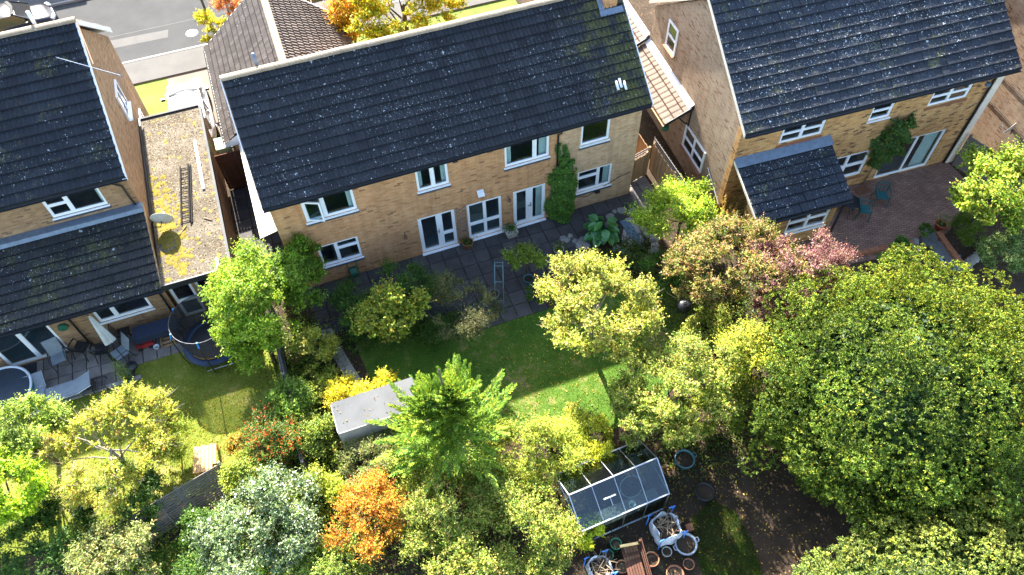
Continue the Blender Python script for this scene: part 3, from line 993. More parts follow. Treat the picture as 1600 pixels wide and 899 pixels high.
# flue pipe at the far ridge end
mb = MB()
mb.tube([(4.75, 3.6, 7.3), (4.75, 3.6, 8.15)], .055, 8)
mb.build('vent_pipe', 'lead', house, smooth=True)
# wall furniture
mb = MB()
mb.box((11.0, -.10, 2.62), (11.2, 0.0, 2.74))
mb.prism([(10.97, -.22, 2.6), (11.23, -.22, 2.6), (11.23, -.02, 2.76), (10.97, -.02, 2.76)], (0, 0, .02))
mb.build('wall_light', 'white_board', house)
for x, z in ((8.0, 1.6), (12.2, 2.0)):
    mb = MB()
    mb.bar((x, 0, z), (x, -.22, z + .05), .02)
    mb.lathe([(.02, -.13), (.07, -.1), (.075, -.02), (.02, .02)], (x, -.2, z), 10)
    mb.build('wall_basket', 'rust', house)
mb = MB()   # diamond trellis between the doors
for i in range(9):
    z = .25 + i * .2
    mb.bar((10.12, -.03, z), (10.45, -.03, z + .3), .02, .012)
    mb.bar((10.45, -.045, z), (10.12, -.045, z + .3), .02, .012)
for x in (10.11, 10.46):
    mb.bar((x, -.035, .2), (x, -.035, 2.2), .025)
mb.build('trellis', 'fence', house)
mb = MB()
mb.tube([(14.45, -.012, 1.0), (15.6, -.012, .62), (17.0, -.012, 1.25), (17.5, -.012, 1.35)], .012, 6)
mb.build('cable', 'black', house)
mb = MB()
mb.box((15.95, -.1, .72), (16.15, .0, .82))
mb.build('meter_box', 'black', house)

# front wing with brown gabled roof
mb = MB()
mb.prism([(2.75, 6.43, 0), (2.75, 12.5, 0), (8.4, 12.5, 0), (8.4, 6.43, 0)], (0, 0, 2.35))
mb.prism([(2.8, 12.45, 2.36), (8.35, 12.45, 2.36), (5.58, 12.45, 4.75)], (0, -.2, 0))
mb.build('wing_wall', 'brick_main', house)
XW, ZW, ZWE = 5.58, 4.95, 2.42
mb = MB()
mb.prism([(2.45, 6.45, ZWE - .1), (2.45, 12.95, ZWE - .1), (XW, 12.95, ZW - .1), (XW, 4.3, ZW - .1), (XW, 6.45, ZW - .1)][:3] + [(XW, 6.45, ZW - .1)], (0, 0, .05))
mb.prism([(8.71, 6.45, ZWE - .1), (8.71, 12.95, ZWE - .1), (XW, 12.95, ZW - .1), (XW, 6.45, ZW - .1)], (0, 0, .05))
wing = mb.build('wing_roof', 'black', house)
usl = Vector((XW - 2.45, 0, ZW - ZWE))
tile_roof(wing, (2.45, 12.95, ZWE - .05), (0, -1, 0), usl, 6.6, usl.length, 0.20, 0.30, 'tile_brown', 'bold', 0, seed=21)
usr = Vector((XW - 8.71, 0, ZW - ZWE))
tile_roof(wing, (8.71, 6.35, ZWE - .05), (0, 1, 0), usr, 6.6, usr.length, 0.20, 0.30, 'tile_brown', 'bold', 0, seed=22)
ridge_tiles(wing, (XW, 6.0, ZW + .0), (XW, 13.0, ZW + .0), r=.15)
mb = MB()
for x0, s in ((2.45, 1), (8.71, -1)):
    mb.prism([(x0, 12.97, ZWE - .16), (XW, 12.97, ZW - .16), (XW, 12.97, ZW + .03), (x0, 12.97, ZWE + .03)], (0, .03, 0))
mb.prism([(2.40, 6.40, ZWE - .2), (3.5, 6.40, ZWE - .2), (3.5, 6.40, ZWE + .5), (2.40, 6.40, ZWE)], (0, .03, 0))
mb.build('wing_bargeboard', 'upvc', house)
gutter(house, (2.38, 6.4, ZWE - .1), (2.38, 12.95, ZWE - .1), .05)
# pale lean-to roof over the side passage
mb = MB()
for i in range(5):
    y = 1.0 + i * 1.08
    mb.prism([(2.92, y, 2.32), (3.68, y, 2.5), (3.68, y + 1.07, 2.5), (2.92, y + 1.07, 2.32)], (0, 0, .03))
mb.build('side_canopy', 'cream', house)
mb = MB()
for y in (1.2, 3.6, 6.0):
    mb.box((2.95, y, 0), (3.03, y + .08, 2.32))
mb.build('canopy_post', 'fence', house)
# red brown boarded gate across the passage
gate = thing('boarded_gate', 'dark red boarded gate closing the narrow passage beside the middle house', 'gate', (2.3, 6.3, 0))
for i in range(9):
    mb = MB()
    x = 1.84 + i * .12
    mb.box((x, 6.3, .04), (x + .114, 6.33, 2.0))
    mb.build('board', 'fence_red', gate)
for z in (.4, 1.6):
    mb = MB()
    mb.box((1.84, 6.27, z), (2.92, 6.299, z + .1))
    mb.build('rail', 'fence_red', gate)
binm = thing('wheelie_bin', 'pale green bin in the sunlit gap behind the red gate', 'bin', (2.25, 6.95, 0))
mb = MB()
mb.prism([(2.0, 6.68, .1), (2.5, 6.68, .1), (2.5, 7.18, .1), (2.0, 7.18, .1)], (0, 0, 1.85))
mb.build('bin_body', 'green_bin', binm)
mb = MB()
mb.prism([(1.96, 6.62, 1.97), (1.96, 7.22, 2.06), (1.96, 7.22, 2.11), (1.96, 6.62, 2.02)], (.58, 0, 0))
mb.build('lid', 'green_bin', binm)

# ------------------------------------------------------------------ left neighbour
lh = thing('house', 'tan brick house at the left edge with white-edged gable and mossy lean-to roof', 'house', (-6, 6, 0))
LX = -0.75
LYW, LYE, LZE, LYR, LZR = 3.2, 2.87, 5.13, 7.27, 8.42
mb = MB(wall_frame((-12, LYW, 0), (1, 0, 0)))
up_h = [(-3.56 + 12, -1.70 + 12, 3.79, 4.80), (-7.4 + 12, -5.5 + 12, 3.79, 4.80)]
mb.panel(12 + LX, 5.05, .28, up_h)
mb.build('wall', 'brick_left', lh)
mb = MB()
mb.prism([(LX, LYW + .281, 0), (LX, 2 * LYR - LYW, 0), (LX, 2 * LYR - LYW, 5.0), (LX, LYR, 8.2), (LX, LYW + .281, 5.2)], (-.28, 0, 0))
mb.build('gable_wall', 'brick_left', lh)
mb = MB()
mb.prism([(-12, LYW + .281, 0), (-12, 2 * LYR - LYW, 0), (-12, 2 * LYR - LYW, 5.0), (-12, LYR, 8.2), (-12, LYW + .281, 5.2)], (.28, 0, 0))
mb.build('gable_wall', 'brick_left', lh)
mb = MB()
mb.box((-11.7, 11.06, 0), (LX - .281, 11.34, 5.0))
mb.build('front_wall', 'brick_left', lh)
mb = MB()
mb.box((-11.7, .6, 2.55), (LX - .3, 11, 2.7)) if False else mb.box((-11.7, 3.5, 2.6), (LX - .3, 11, 2.75))
mb.build('floor', 'carpet', lh)
lw = window(lh, Wm(-3.56, 3.79, LYW), 1.86, 1.01, [(.04, .36, .08, .5), (.04, .36, .58, .92), (.42, .97, .08, .93)], curt=[(.9, .98)], brick_sill='blue_brick')
window(lh, Wm(-7.4, 3.79, LYW), 1.9, 1.01, two(.4), brick_sill='blue_brick')
mb = MB(Wm(-3.53, 4.38, LYW) @ Matrix.Translation((0, .02, .38)) @ Matrix.Rotation(R(38), 4, 'X') @ Matrix.Translation((0, 0, -.4)))
mb.panel(.62, .4, .05, [(.06, .56, .06, .34)])
cs = mb.build('open_casement', 'upvc', lw)
gw = wall_frame((LX, 7.6, 3.7), (0, 1, 0))
window(lh, gw @ Matrix.Translation((0, -.10, 0)), 1.1, 1.15, two(.5), sill='upvc', glass='car_glass')
gw = wall_frame((LX, 9.2, 1.2), (0, 1, 0))
window(lh, gw @ Matrix.Translation((0, -.10, 0)), 0.8, 1.1, two(.5), sill='upvc', glass='car_glass')
mb = MB()
for s in (1, -1):
    y0 = LYE if s == 1 else 2 * LYR - LYE
    mb.prism([(-12.2, y0, LZE - .1), (-.6, y0, LZE - .1), (-.6, LYR, LZR - .1), (-12.2, LYR, LZR - .1)], (0, 0, .055))
lroof = mb.build('roof', 'black', lh)
us3 = Vector((0, LYR - LYE, LZR - LZE))
tile_roof(lroof, (-12.2, LYE, LZE - .05), (1, 0, 0), us3, 11.6, us3.length, .30, .345, 'tile_left', 'roman', 300, keep=lambda p: p.x > -9, seed=31)
us4 = Vector((0, -(LYR - LYE), LZR - LZE))
tile_roof(lroof, (-.6, 2 * LYR - LYE, LZE - .05), (-1, 0, 0), us4, 11.6, us4.length, .30, .345, 'tile_brown', 'roman', 0, keep=lambda p: p.x > -9, seed=32)
ridge_tiles(lroof, (-9, LYR, LZR - .01), (-.57, LYR, LZR - .01))
for s in (1, -1):
    y0 = LYE if s == 1 else 2 * LYR - LYE
    mb = MB()
    mb.prism([(-.62, y0, LZE - .2), (-.62, LYR, LZR - .2), (-.62, LYR, LZR + .01), (-.62, y0, LZE + .01)], (.04, 0, 0))
    mb.prism([(-.74, y0, LZE - .14), (-.74, LYR, LZR - .14), (-.74, LYR, LZR - .11), (-.74, y0, LZE - .11)], (.115, 0, 0))
    mb.build('bargeboard', 'white_board', lh)
mb = MB()
mb.tube([(-1.9, 7.6, 8.2), (-1.9, 7.6, 8.85)], .06, 8)
mb.build('vent_pipe', 'white_board', lh, smooth=True)
gutter(lh, (-12.2, LYE - .03, 5.02), (-.6, LYE - .03, 5.02), .06)
mb = MB()
mb.tube([(-1.25, LYE, 4.98), (-1.2, LYW - .1, 4.75), (-.95, LYW - .07, 4.5), (-.9, LYW - .07, 3.5)], .036, 8)
mb.build('downpipe', 'black', lh, smooth=True)
# single storey rear part
AX1 = -0.78
mb = MB(wall_frame((-12, .3, 0), (1, 0, 0)))
mb.panel(12 + AX1, 2.5, .25, [(-6.84 + 12, -4.77 + 12, .06, 2.12), (-3.30 + 12, -1.43 + 12, 1.08, 1.95)])
mb.build('rear_wall', 'brick_left', lh)
mb = MB()
mb.prism([(AX1, .551, 0), (AX1, 3.19, 0), (AX1, 3.19, 3.3), (AX1, .551, 2.5)], (-.25, 0, 0))
mb.build('rear_side_wall', 'brick_left', lh)
mb = MB()
mb.box((-11.9, .56, 0), (AX1 - .26, 3.19, .05))
mb.build('rear_floor', 'carpet', lh)
window(lh, Wm(-6.84, .06, .3), 2.07, 2.06, [(.04, .47, .05, .95), (.53, .96, .05, .95)], name='sliding_door', sill=None)
window(lh, Wm(-3.30, 1.08, .3), 1.87, .87, [(.04, .31, .1, .92), (.37, .96, .1, .92)])
AY0, AZ0, AY1, AZ1 = -.10, 2.42, 3.19, 3.42
mb = MB()
mb.prism([(-12.2, AY0, AZ0 - .1), (-.68, AY0, AZ0 - .1), (-.68, AY1, AZ1 - .1), (-12.2, AY1, AZ1 - .1)], (0, 0, .055))
aroof = mb.build('lean_to_roof', 'black', lh)
usa = Vector((0, AY1 - AY0, AZ1 - AZ0))
tile_roof(aroof, (-12.2, AY0, AZ0 - .05), (1, 0, 0), usa, 11.52, usa.length, .30, .345, 'tile_annex', 'roman', 300, keep=lambda p: p.x > -9, seed=33)
mb = MB()
mb.box((-12.1, AY1 - .3, AZ1 - .04), (-.66, AY1 - .005, AZ1 + .10))
mb.prism([(-12.1, AY1 - .36, AZ1 - .06), (-.66, AY1 - .36, AZ1 - .06), (-.66, AY1 - .29, AZ1 + .09), (-12.1, AY1 - .29, AZ1 + .09)], (0, 0, .01))
mb.build('lead_flashing', 'lead', lh)
mb = MB()
mb.prism([(-.70, AY0, AZ0 - .16), (-.70, AY1, AZ1 - .16), (-.70, AY1, AZ1 - .01), (-.70, AY0, AZ0 - .01)], (.03, 0, 0))
mb.build('verge_board', 'fence_tan', lh)
gutter(lh, (-12.2, AY0 - .03, 2.33), (-.68, AY0 - .03, 2.33), .06)
mb = MB()
mb.tube([(-4.1, AY0, 2.3), (-4.05, .24, 2.05), (-4.05, .24, .05)], .034, 8)
mb.build('downpipe', 'black', lh, smooth=True)
mb = MB()
mb.tube([(-.95, AY0, 2.3), (-.95, .24, 2.05), (-.95, .24, .05)], .034, 8)
mb.build('downpipe', 'black', lh, smooth=True)
mb = MB()
mb.lathe([(.0, 0), (.16, .0), (.17, .05), (.16, .1), (0, .1)], (0, 0, 0), 20)
for i, v in enumerate(mb.v):
    mb.v[i] = (-4.39 + v[0], .295 - v[2], 1.5 + v[1])
mb.build('hose_reel', 'green_plastic', lh, smooth=False)

# flat roofed garage
gar = thing('garage', 'flat-roofed brick garage with stony mossy roof beside the tan house', 'garage', (.5, 4.5, 0))
GX0, GX1, GY0, GY1 = -.68, 1.79, -.12, 9.0
mb = MB(wall_frame((GX0 + .02, .3, 0), (1, 0, 0)))
mb.panel(GX1 - GX0 - .1, 2.35, .2, [(.02, .80, .05, 2.1), (.92, 1.75, .9, 2.1)])
mb.build('rear_wall', 'brick_left', gar)
mb = MB()
mb.box((1.5, .501, 0), (1.7, 8.8, 2.35))
mb.build('side_wall', 'brick_left', gar)
mb = MB()
mb.box((GX0 + .02, 8.6, 1.9), (1.499, 8.8, 2.35))
mb.build('front_lintel', 'brick_left', gar)
mb = MB()
mb.box((GX0 + .05, 8.62, .05), (1.49, 8.68, 1.89))
mb.build('garage_door', 'white_board', gar)
window(gar, Wm(-.64, .05, .3), .78, 2.05, [(.1, .9, .04, .42), (.1, .9, .48, .95)], name='back_door', sill=None)
window(gar, Wm(.26, .9, .3), .83, 1.2, [(.08, .92, .07, .93)])
mb = MB()
mb.box((GX0 + .02, GY0 + .06, 2.36), (GX1 - .06, GY1 - .05, 2.52))
gr = mb.build('flat_roof', 'felt', gar)
mb = MB()
for a, b in (((GX0, GY0 - .01), (GX1, GY0 + .05)), ((GX0, GY1 - .04), (GX1, GY1 + .02))):
    mb.box((a[0], a[1], 2.3), (b[0], b[1], 2.57))
mb.box((GX1 - .055, GY0 + .051, 2.3), (GX1, GY1 - .041, 2.57))
mb.box((GX0 - .02, 3.2, 2.35), (GX0 + .04, GY1 - .041, 2.62))
mb.build('fascia', 'black', gar)
mb = MB()
mb.box((GX1 - .08, GY0 + .06, 2.572), (GX1 + .01, GY1 - .05, 2.59))
mb.box((GX0 + .05, GY1 - .06, 2.572), (GX1 - .09, GY1 + .03, 2.59))
mb.build('roof_trim', 'shed_felt', gar)
# moss cushions and leaf litter on the flat roof
rs = random.Random(4)
mb = MB()
for i in range(420):
    y = rs.gauss(2.6, 1.5)
    x = rs.gauss(-.25 + .1 * (2.6 - y), .32)
    if not (GX0 + .1 < x < 1.6 and .1 < y < 5.6):
        continue
    r = rs.uniform(.04, .13)
    k = 7
    b = mb.pts([(x + r * math.cos(6.28 * j / k) * rs.uniform(.7, 1.2), y + r * math.sin(6.28 * j / k) * rs.uniform(.7, 1.2), 2.522) for j in range(k)] + [(x, y, 2.522 + r * .28)])
    for j in range(k):
        mb.f.append((b + j, b + (j + 1) % k, b + k))
mb.build('moss', 'moss', gr, True, 'stuff')
mb = MB()
for i in range(2600):
    x, y = rs.uniform(GX0 + .1, 1.62), rs.uniform(0, 8.8)
    r = rs.uniform(.012, .035)
    a = rs.uniform(0, 6.28)
    h = rs.uniform(.004, .03)
    mb.poly([(x + r * math.cos(a), y + r * math.sin(a), 2.523 + h), (x + r * .5 * math.cos(a + 1.8), y + r * .5 * math.sin(a + 1.8), 2.525), (x - r * math.cos(a), y - r * math.sin(a), 2.524), (x + r * .5 * math.cos(a - 1.6), y + r * .5 * math.sin(a - 1.6), 2.527 + h)])
mb.build('gravel', plain('leaf_grit', (0.30, 0.22, 0.13), 0.9, var=.6, scale=25), gr, kind='stuff')

# ladder lying on the garage roof
lad = thing('ladder', 'dark extension ladder lying on the gravel garage roof', 'ladder', (.65, 4, 2.53))
a0, a1 = Vector((.52, 2.5, 2.56)), Vector((.80, 5.55, 2.56))
dl = (a1 - a0).normalized()
sl = dl.cross(Vector((0, 0, 1)))
for k, off, zz in ((0, -.19, 0), (1, .19, 0), (2, .13, .065)):
    mb = MB()
    mb.bar(a0 + sl * off + Vector((0, 0, zz)), a1 + sl * off + Vector((0, 0, zz)), .05, .05)
    mb.build('rail', 'matt_black', lad)
n = 12
for i in range(n):
    p = a0 + (a1 - a0) * ((i + .5) / n)
    mb = MB()
    mb.tube([p - sl * .19, p + sl * .19], .017, 6)
    mb.build('rung', 'matt_black', lad)
pl = MB()
pl.box((1.27, 4.05, 2.53), (1.37, 6.85, 2.60))
pl = pl.build('gutter_length', 'upvc')
tag(pl, 'long white plastic gutter length lying along the garage roof edge', 'gutter')
for i, (a, b, lb) in enumerate((((.2, 2.05, 2.55), (.48, 2.4, 2.55), 'thin pale stick lying below the foot of the roof ladder'), ((1.15, 2.55, 2.55), (1.4, 2.35, 2.55), 'short pale stick lying right of the roof ladder'))):
    mb = MB()
    mb.tube([a, b], .022, 6)
    tag(mb.build('stick', 'twig'), lb, 'stick')
mb = MB()
mb.box((1.28, -.02, 2.53), (1.37, .45, 2.575))
tag(mb.build('plastic_strip', 'upvc'), 'short white plastic strip at the near edge of the garage roof', 'strip')

# satellite dish on the lean-to verge


def dish(loc, aim, label, r=.36, arm=(0, 0, 0)):
    t = thing('satellite_dish', label, 'satellite dish', loc)
    aim = Vector(aim).normalized()
    q = aim.to_track_quat('Z', 'Y').to_matrix().to_4x4()
    mm = Matrix.Translation(loc) @ q
    mb = MB(mm)
    prof = [(r * i / 6, .18 * r * (i / 6) ** 2 * 1.6) for i in range(1, 7)]
    mb.lathe([(0.002, 0)] + prof + [(r * 1.01, prof[-1][1] - .012)] + [(p[0], p[1] - .014) for p in reversed(prof)], (0, 0, 0), 24)
    mb.build('reflector', 'pot_stone', t, smooth=True)
    mb = MB(mm)
    mb.tube([(0, -r * .9, .02), (0, -r * .6, r * 1.1)], .012, 6)
    mb.box((-.03, -r * .66, r * 1.05), (.03, -r * .5, r * 1.25))
    mb.build('feed_arm', 'lead', t)
    mb = MB()
    L = Vector(loc)
    mb.tube([L - aim * .03, L - aim * .12 + Vector((-.08, .0, -.12)), L + Vector(arm)], .02, 6)
    mb.build('bracket', 'black', t)
    return t


dish((-.20, 2.45, 3.05), (.2, .9, .22), 'grey satellite dish on a black bracket above the flat garage roof', .40, (-.46, .1, -.25))
# television aerial on the gable
t = thing('television_aerial', 'long television aerial on a thin mast fixed to the left gable', 'aerial', (-.55, 7.2, 8.2))
mb = MB()
E_ = Vector(at(146, 101, 8.75))
mb.tube([(-.56, 7.2, 8.1), (-.5, 7.0, 8.55), E_], .02, 6)
mb.build('mast', 'rust', t)
mb = MB()
A, B = Vector(at(88, 90, 8.8)), Vector(at(188, 118, 8.8))
mb.tube([A, B], .009, 6)
for i in range(14):
    p = A + (B - A) * ((i + .3) / 14)
    q = Vector((-(B - A).y, (B - A).x, 0)).normalized() * (.05 + .003 * i)
    mb.tube([p - q, p + q], .005, 4)
for dz in (-.12, 0, .12):
    q = Vector((-(B - A).y, (B - A).x, 0)).normalized() * .17
    mb.tube([B - q + Vector((0, 0, dz)), B + q + Vector((0, 0, dz))], .006, 4)
mb.build('boom', 'lead', t)

# ------------------------------------------------------------------ right neighbour (turned a few degrees)
rh = thing('house', 'mottled yellow brick house on the right with a lichen-speckled dark roof', 'house', tuple(RM @ Vector((5.3, 3.5, 0))))


def RW(x, z, y=0.0):
    return RM @ wall_frame((x, y, z), (1, 0, 0))


RH = [(1.75, 3.56, 3.74, 4.58), (5.51, 6.45, 3.77, 4.58), (8.09, 9.87, 3.78, 4.60), (7.29, 9.87, .05, 2.16), (4.5, 6.44, .65, 2.06)]
mb = MB(RW(0, 0))
mb.panel(10.75, 5.0, .28, RH)
mb.build('wall', 'brick_right', rh)
RYR, RZR = 3.85, 7.98
GH = 2 * RYR
mb = MB(RM)
gp = [(.281, 0), (GH, 0), (GH, 5.0), (RYR, 7.78), (.281, 5.2)]
mb.prism([(0, y, z) for y, z in gp], (.28, 0, 0))
mb.build('gable_wall', 'brick_gable', rh)
mb = MB(RM)
mb.prism([(10.47, y, z) for y, z in gp], (.28, 0, 0))
mb.box((.281, GH - .28, 0), (10.46, GH, 4.95))
mb.build('far_wall', 'brick_right', rh)
mb = MB(RM)
mb.box((.3, .3, 2.5), (10.4, GH - .3, 2.7))
mb.box((.3, .3, 0), (10.4, GH - .3, .04))
mb.box((.3, 3.3, .05), (10.4, 3.4, 5))
mb.build('floor', 'carpet', rh)
mb = MB(RM)
mb.box((10.76, -.12, 0), (11.1, .1, 4.95))
mb.build('corner_pier', 'cream', rh)
four = lambda s: [(.05, s - .025, .08, .46), (s + .025, .95, .08, .46), (.05, s - .025, .54, .93), (s + .025, .95, .54, .93)]
window(rh, RW(1.75, 3.74), 1.81, .84, four(.5), brick_sill='terracotta', sill=None)
window(rh, RW(5.51, 3.77), .94, .81, [(.08, .92, .08, .48), (.08, .92, .56, .93)], sill='upvc')
window(rh, RW(8.09, 3.78), 1.78, .82, four(.5), brick_sill='terracotta', sill=None)
window(rh, RW(4.5, .65), 1.94, 1.41, four(.5), brick_sill='terracotta', sill=None)
window(rh, RW(7.29, .05), 2.58, 2.11, [(.03, .485, .04, .96), (.515, .97, .04, .96)], name='sliding_door', sill=None, curt=[(.7, .95)])
gl = lambda y, z: RM @ wall_frame((0, y, z), (0, -1, 0))
window(rh, gl(3.55, 1.05) @ Matrix.Translation((0, -.085, 0)), 1.78, 1.15, four(.5), sill='terracotta', glass='car_glass')
window(rh, gl(6.35, 4.1) @ Matrix.Translation((0, -.085, 0)), .85, 1.2, [(.1, .9, .06, .47), (.1, .9, .53, .94)], sill='terracotta', glass='car_glass')
mb = MB(RM)
for s in (1, -1):
    y0 = -.35 if s == 1 else GH + .35
    mb.prism([(-.1, y0, 5.0), (11.35, y0, 5.0), (11.35, RYR, RZR - .1), (-.1, RYR, RZR - .1)], (0, 0, .055))
rroof = mb.build('roof', 'black', rh)
ex3 = RM.to_3x3()
usR = Vector((0, RYR + .35, RZR - 5.10))
tile_roof(rroof, RM @ Vector((-.1, -.35, 5.05)), ex3 @ Vector((1, 0, 0)), ex3 @ usR, 11.45, usR.length, .30, .36, 'tile_right', 'flat', 300, seed=41)
usR2 = Vector((0, -(RYR + .35), RZR - 5.10))
tile_roof(rroof, RM @ Vector((11.35, GH + .35, 5.05)), ex3 @ Vector((-1, 0, 0)), ex3 @ usR2, 11.45, usR2.length, .30, .36, 'tile_brown', 'flat', 0, seed=42)
ridge_tiles(rroof, RM @ Vector((-.12, RYR, RZR - .02)), RM @ Vector((11.4, RYR, RZR - .02)))
mb = MB(RM)
for y0 in (-.35, GH + .35):
    mb.prism([(-.13, y0, 4.93), (-.13, RYR, RZR - .17), (-.13, RYR, RZR - .03), (-.13, y0, 5.08)], (.028, 0, 0))
mb.build('verge', 'cream', rh)
mb = MB(RM)
mb.box((-.1, -.31, 4.9), (11.35, -.285, 4.99))
mb.box((0, -.28, 4.93), (10.75, -.004, 4.96))
mb.build('soffit', 'black', rh)
gutter(rh, RM @ Vector((-.1, -.4, 5.0)), RM @ Vector((11.35, -.4, 5.0)), .06)
mb = MB(RM)
mb.tube([(10.72, -.36, 4.95), (10.72, -.07, 4.6), (10.72, -.07, .03)], .036, 8)
mb.build('downpipe', 'black', rh, smooth=True)
mb = MB(RM)
mb.tube([(10.3, 0, 4.55), (10.3, -.2, 4.55)], .02, 6)
mb.lathe([(.03, -.1), (.1, -.08), (.1, .04), (.03, .06)], (10.3, -.22, 4.5), 10)
mb.build('wall_light', 'lead', rh)
# rear bay with mono-pitch roof
mb = MB(RM @ wall_frame((.25, -2.05, 0), (1, 0, 0)))
mb.panel(3.5, 2.35, .25, [(1.45, 3.25, .85, 2.0)])
mb.build('bay_wall', 'brick_right', rh)
mb = MB(RM)
mb.prism([(3.5, -1.799, 0), (3.5, -.002, 0), (3.5, -.002, 3.2), (3.5, -1.799, 2.4)], (.25, 0, 0))
mb.build('bay_side_wall', 'brick_right', rh)
mb = MB(RM)
mb.prism([(.25, -1.799, 0), (.25, -1.2, 0), (.25, -1.2, 2.55), (.25, -1.799, 2.4)], (.25, 0, 0))
mb.build('bay_side_wall', 'brick_right', rh)
window(rh, RM @ wall_frame((1.70, -2.05, .85), (1, 0, 0)), 1.8, 1.15, four(.5), sill='upvc')
mb = MB(RM)
mb.prism([(.05, -2.35, 2.35), (3.95, -2.35, 2.35), (4.02, -.01, 3.38), (.02, -.01, 3.38)], (0, 0, .055))
bay = mb.build('bay_roof', 'black', rh)
usB = Vector((0, 2.34, 1.03))
tile_roof(bay, RM @ Vector((.04, -2.35, 2.4)), ex3 @ Vector((1, 0, 0)), ex3 @ usB, 3.94, usB.length, .30, .35, 'tile_right', 'flat', 300, seed=43)
mb = MB(RM)
mb.prism([(.02, -.34, 3.36), (4.02, -.34, 3.36), (4.02, -.01, 3.55), (.02, -.01, 3.55)], (0, 0, .02))
mb.build('lead_flashing', 'lead', rh)
mb = MB(RM)
mb.prism([(.02, -2.36, 2.3), (.02, -.01, 3.33), (.02, -.01, 3.46), (.02, -2.36, 2.43)], (.03, 0, 0))
mb.build('verge_board', 'cream', rh)
gutter(rh, RM @ Vector((.04, -2.4, 2.35)), RM @ Vector((3.98, -2.4, 2.35)), .05)
mb = MB(RM)
mb.bar((3.72, -2.3, 2.3), (3.72, -2.3, .05), .07)
mb.build('bay_post', 'black', rh)
# lean-to on the gable side
for k, (ya, yb, x0, z0, x1, z1) in enumerate(((3.3, 7.75, -1.2, 2.72, -.01, 3.3), (7.78, 12.0, -1.25, 2.85, -.01, 3.5))):
    mb = MB(RM)
    mb.prism([(x0, ya, z0 - .09), (x1, ya, z1 - .09), (x1, yb, z1 - .09), (x0, yb, z0 - .09)], (0, 0, .05))
    lr = mb.build('canopy_roof', 'black', rh)
    uL = Vector((x1 - x0, 0, z1 - z0))
    tile_roof(lr, RM @ Vector((x0, yb, z0 - .045)), ex3 @ Vector((0, -1, 0)), ex3 @ uL, yb - ya, uL.length, .30, .42, 'tile_pink', 'flat', 120, seed=50 + k, jit=.6, gap=.03)
    mb = MB(RM)
    mb.prism([(x1 - .22, ya + .02, z1 - .07), (x1, ya + .02, z1 + .1), (x1, yb, z1 + .1), (x1 - .22, yb, z1 - .07)], (0, 0, .012))
    mb.build('white_flashing', 'white_board', lr)
    mb = MB(RM)
    mb.prism([(x0, ya - .03, z0 - .12), (x1, ya - .03, z1 - .12), (x1, ya - .03, z1 + .04), (x0, ya - .03, z0 + .04)], (0, .028, 0))
    mb.build('end_board', 'black', lr)
    gutter(rh, RM @ Vector((x0 - .04, ya, z0 - .06)), RM @ Vector((x0 - .04, yb, z0 - .06)), .05, 'fence_tan')
mb = MB(RM)
mb.tube([(-.03, 3.4, 2.3), (-.25, 3.4, 2.45), (-.6, 3.4, 2.85), (-.95, 3.4, 2.75)], .03, 6)
mb.bar((-.03, 3.4, 2.2), (-.03, 3.4, 3.2), .05)
mb.build('canopy_bracket', 'black', rh)
mb = MB(RM)
mb.tube([(-.02, 1.4, 1.75), (-.02, .1, .95)], .018, 6)
mb.build('cable', 'white_board', rh)
mb = MB(RM)
mb.lathe([(.02, -.1), (.13, -.08), (.14, .1), (.03, .13)], (-1.0, 3.5, 2.3), 12)
mb.build('hanging_bowl', 'green_plastic', rh)

# far right neighbour
fh = thing('house', 'sunlit brick house whose side wall fills the far right edge', 'house', (38, 2, 0))
FM = Matrix.Translation((32.7, -6.2, 0)) @ Matrix.Rotation(R(-5), 4, 'Z')
mb = MB(FM)
mb.prism([(0, 0, 0), (0, 9, 0), (0, 9, 5.1), (0, 4.5, 8.2), (0, 0, 5.1)], (9, 0, 0))
mb.build('wall', 'brick_gable', fh)
mb = MB(FM)
for y0 in (-.35, 9.35):
    mb.prism([(-.2, y0, 4.95), (9.2, y0, 4.95), (9.2, 4.5, 8.3), (-.2, 4.5, 8.3)], (0, 0, .08))
froof = mb.build('roof', 'tile_left', fh)
mb = MB(FM)
for z in (1.9, 3.1):
    mb.tube([(-.02, .2, z), (-.02, 8.5, z + .05)], .012, 5)
mb.tube([(-.05, .15, .1), (-.05, .15, 5)], .035, 6)
mb.build('cable', 'black', fh)
dish(tuple(FM @ Vector((-.3, 2.2, 2.0))), (-.3, .9, .25), 'satellite dish on the sunlit wall at the far right edge', .3, (.28, .1, -.15))

# house across the street, its shadow falls on the road
oh = thing('house', 'house across the street beyond the top left corner', 'house', (-6, 33, 0))
mb = MB()
mb.prism([(-12, 29.5, 0), (-3.6, 29.5, 0), (-3.6, 29.5, 4.9), (-7.8, 29.5, 4.9), (-12, 29.5, 4.9)], (0, 8, 0))
mb.prism([(-3.6, 29.5, 4.9), (-3.6, 37.5, 4.9), (-3.6, 33.5, 7.4)], (-8.4, 0, 0))
mb.build('wall', 'brick_main', oh)
mb = MB()
for y0 in (29.1, 37.9):
    mb.prism([(-12.2, y0, 4.8), (-3.4, y0, 4.8), (-3.4, 33.5, 7.55), (-12.2, 33.5, 7.55)], (0, 0, .08))
mb.build('roof', 'tile_left', oh)
for x in (-10.5, -6.0):
    window(oh, Wm(x, .9, 29.45), 1.7, 1.2, two(.5))
    window(oh, Wm(x, 3.3, 29.45), 1.7, 1.1, two(.5))

# ------------------------------------------------------------------ vegetation
def nrmz(a):
    return a / np.maximum(np.linalg.norm(a, axis=-1, keepdims=True), 1e-9)


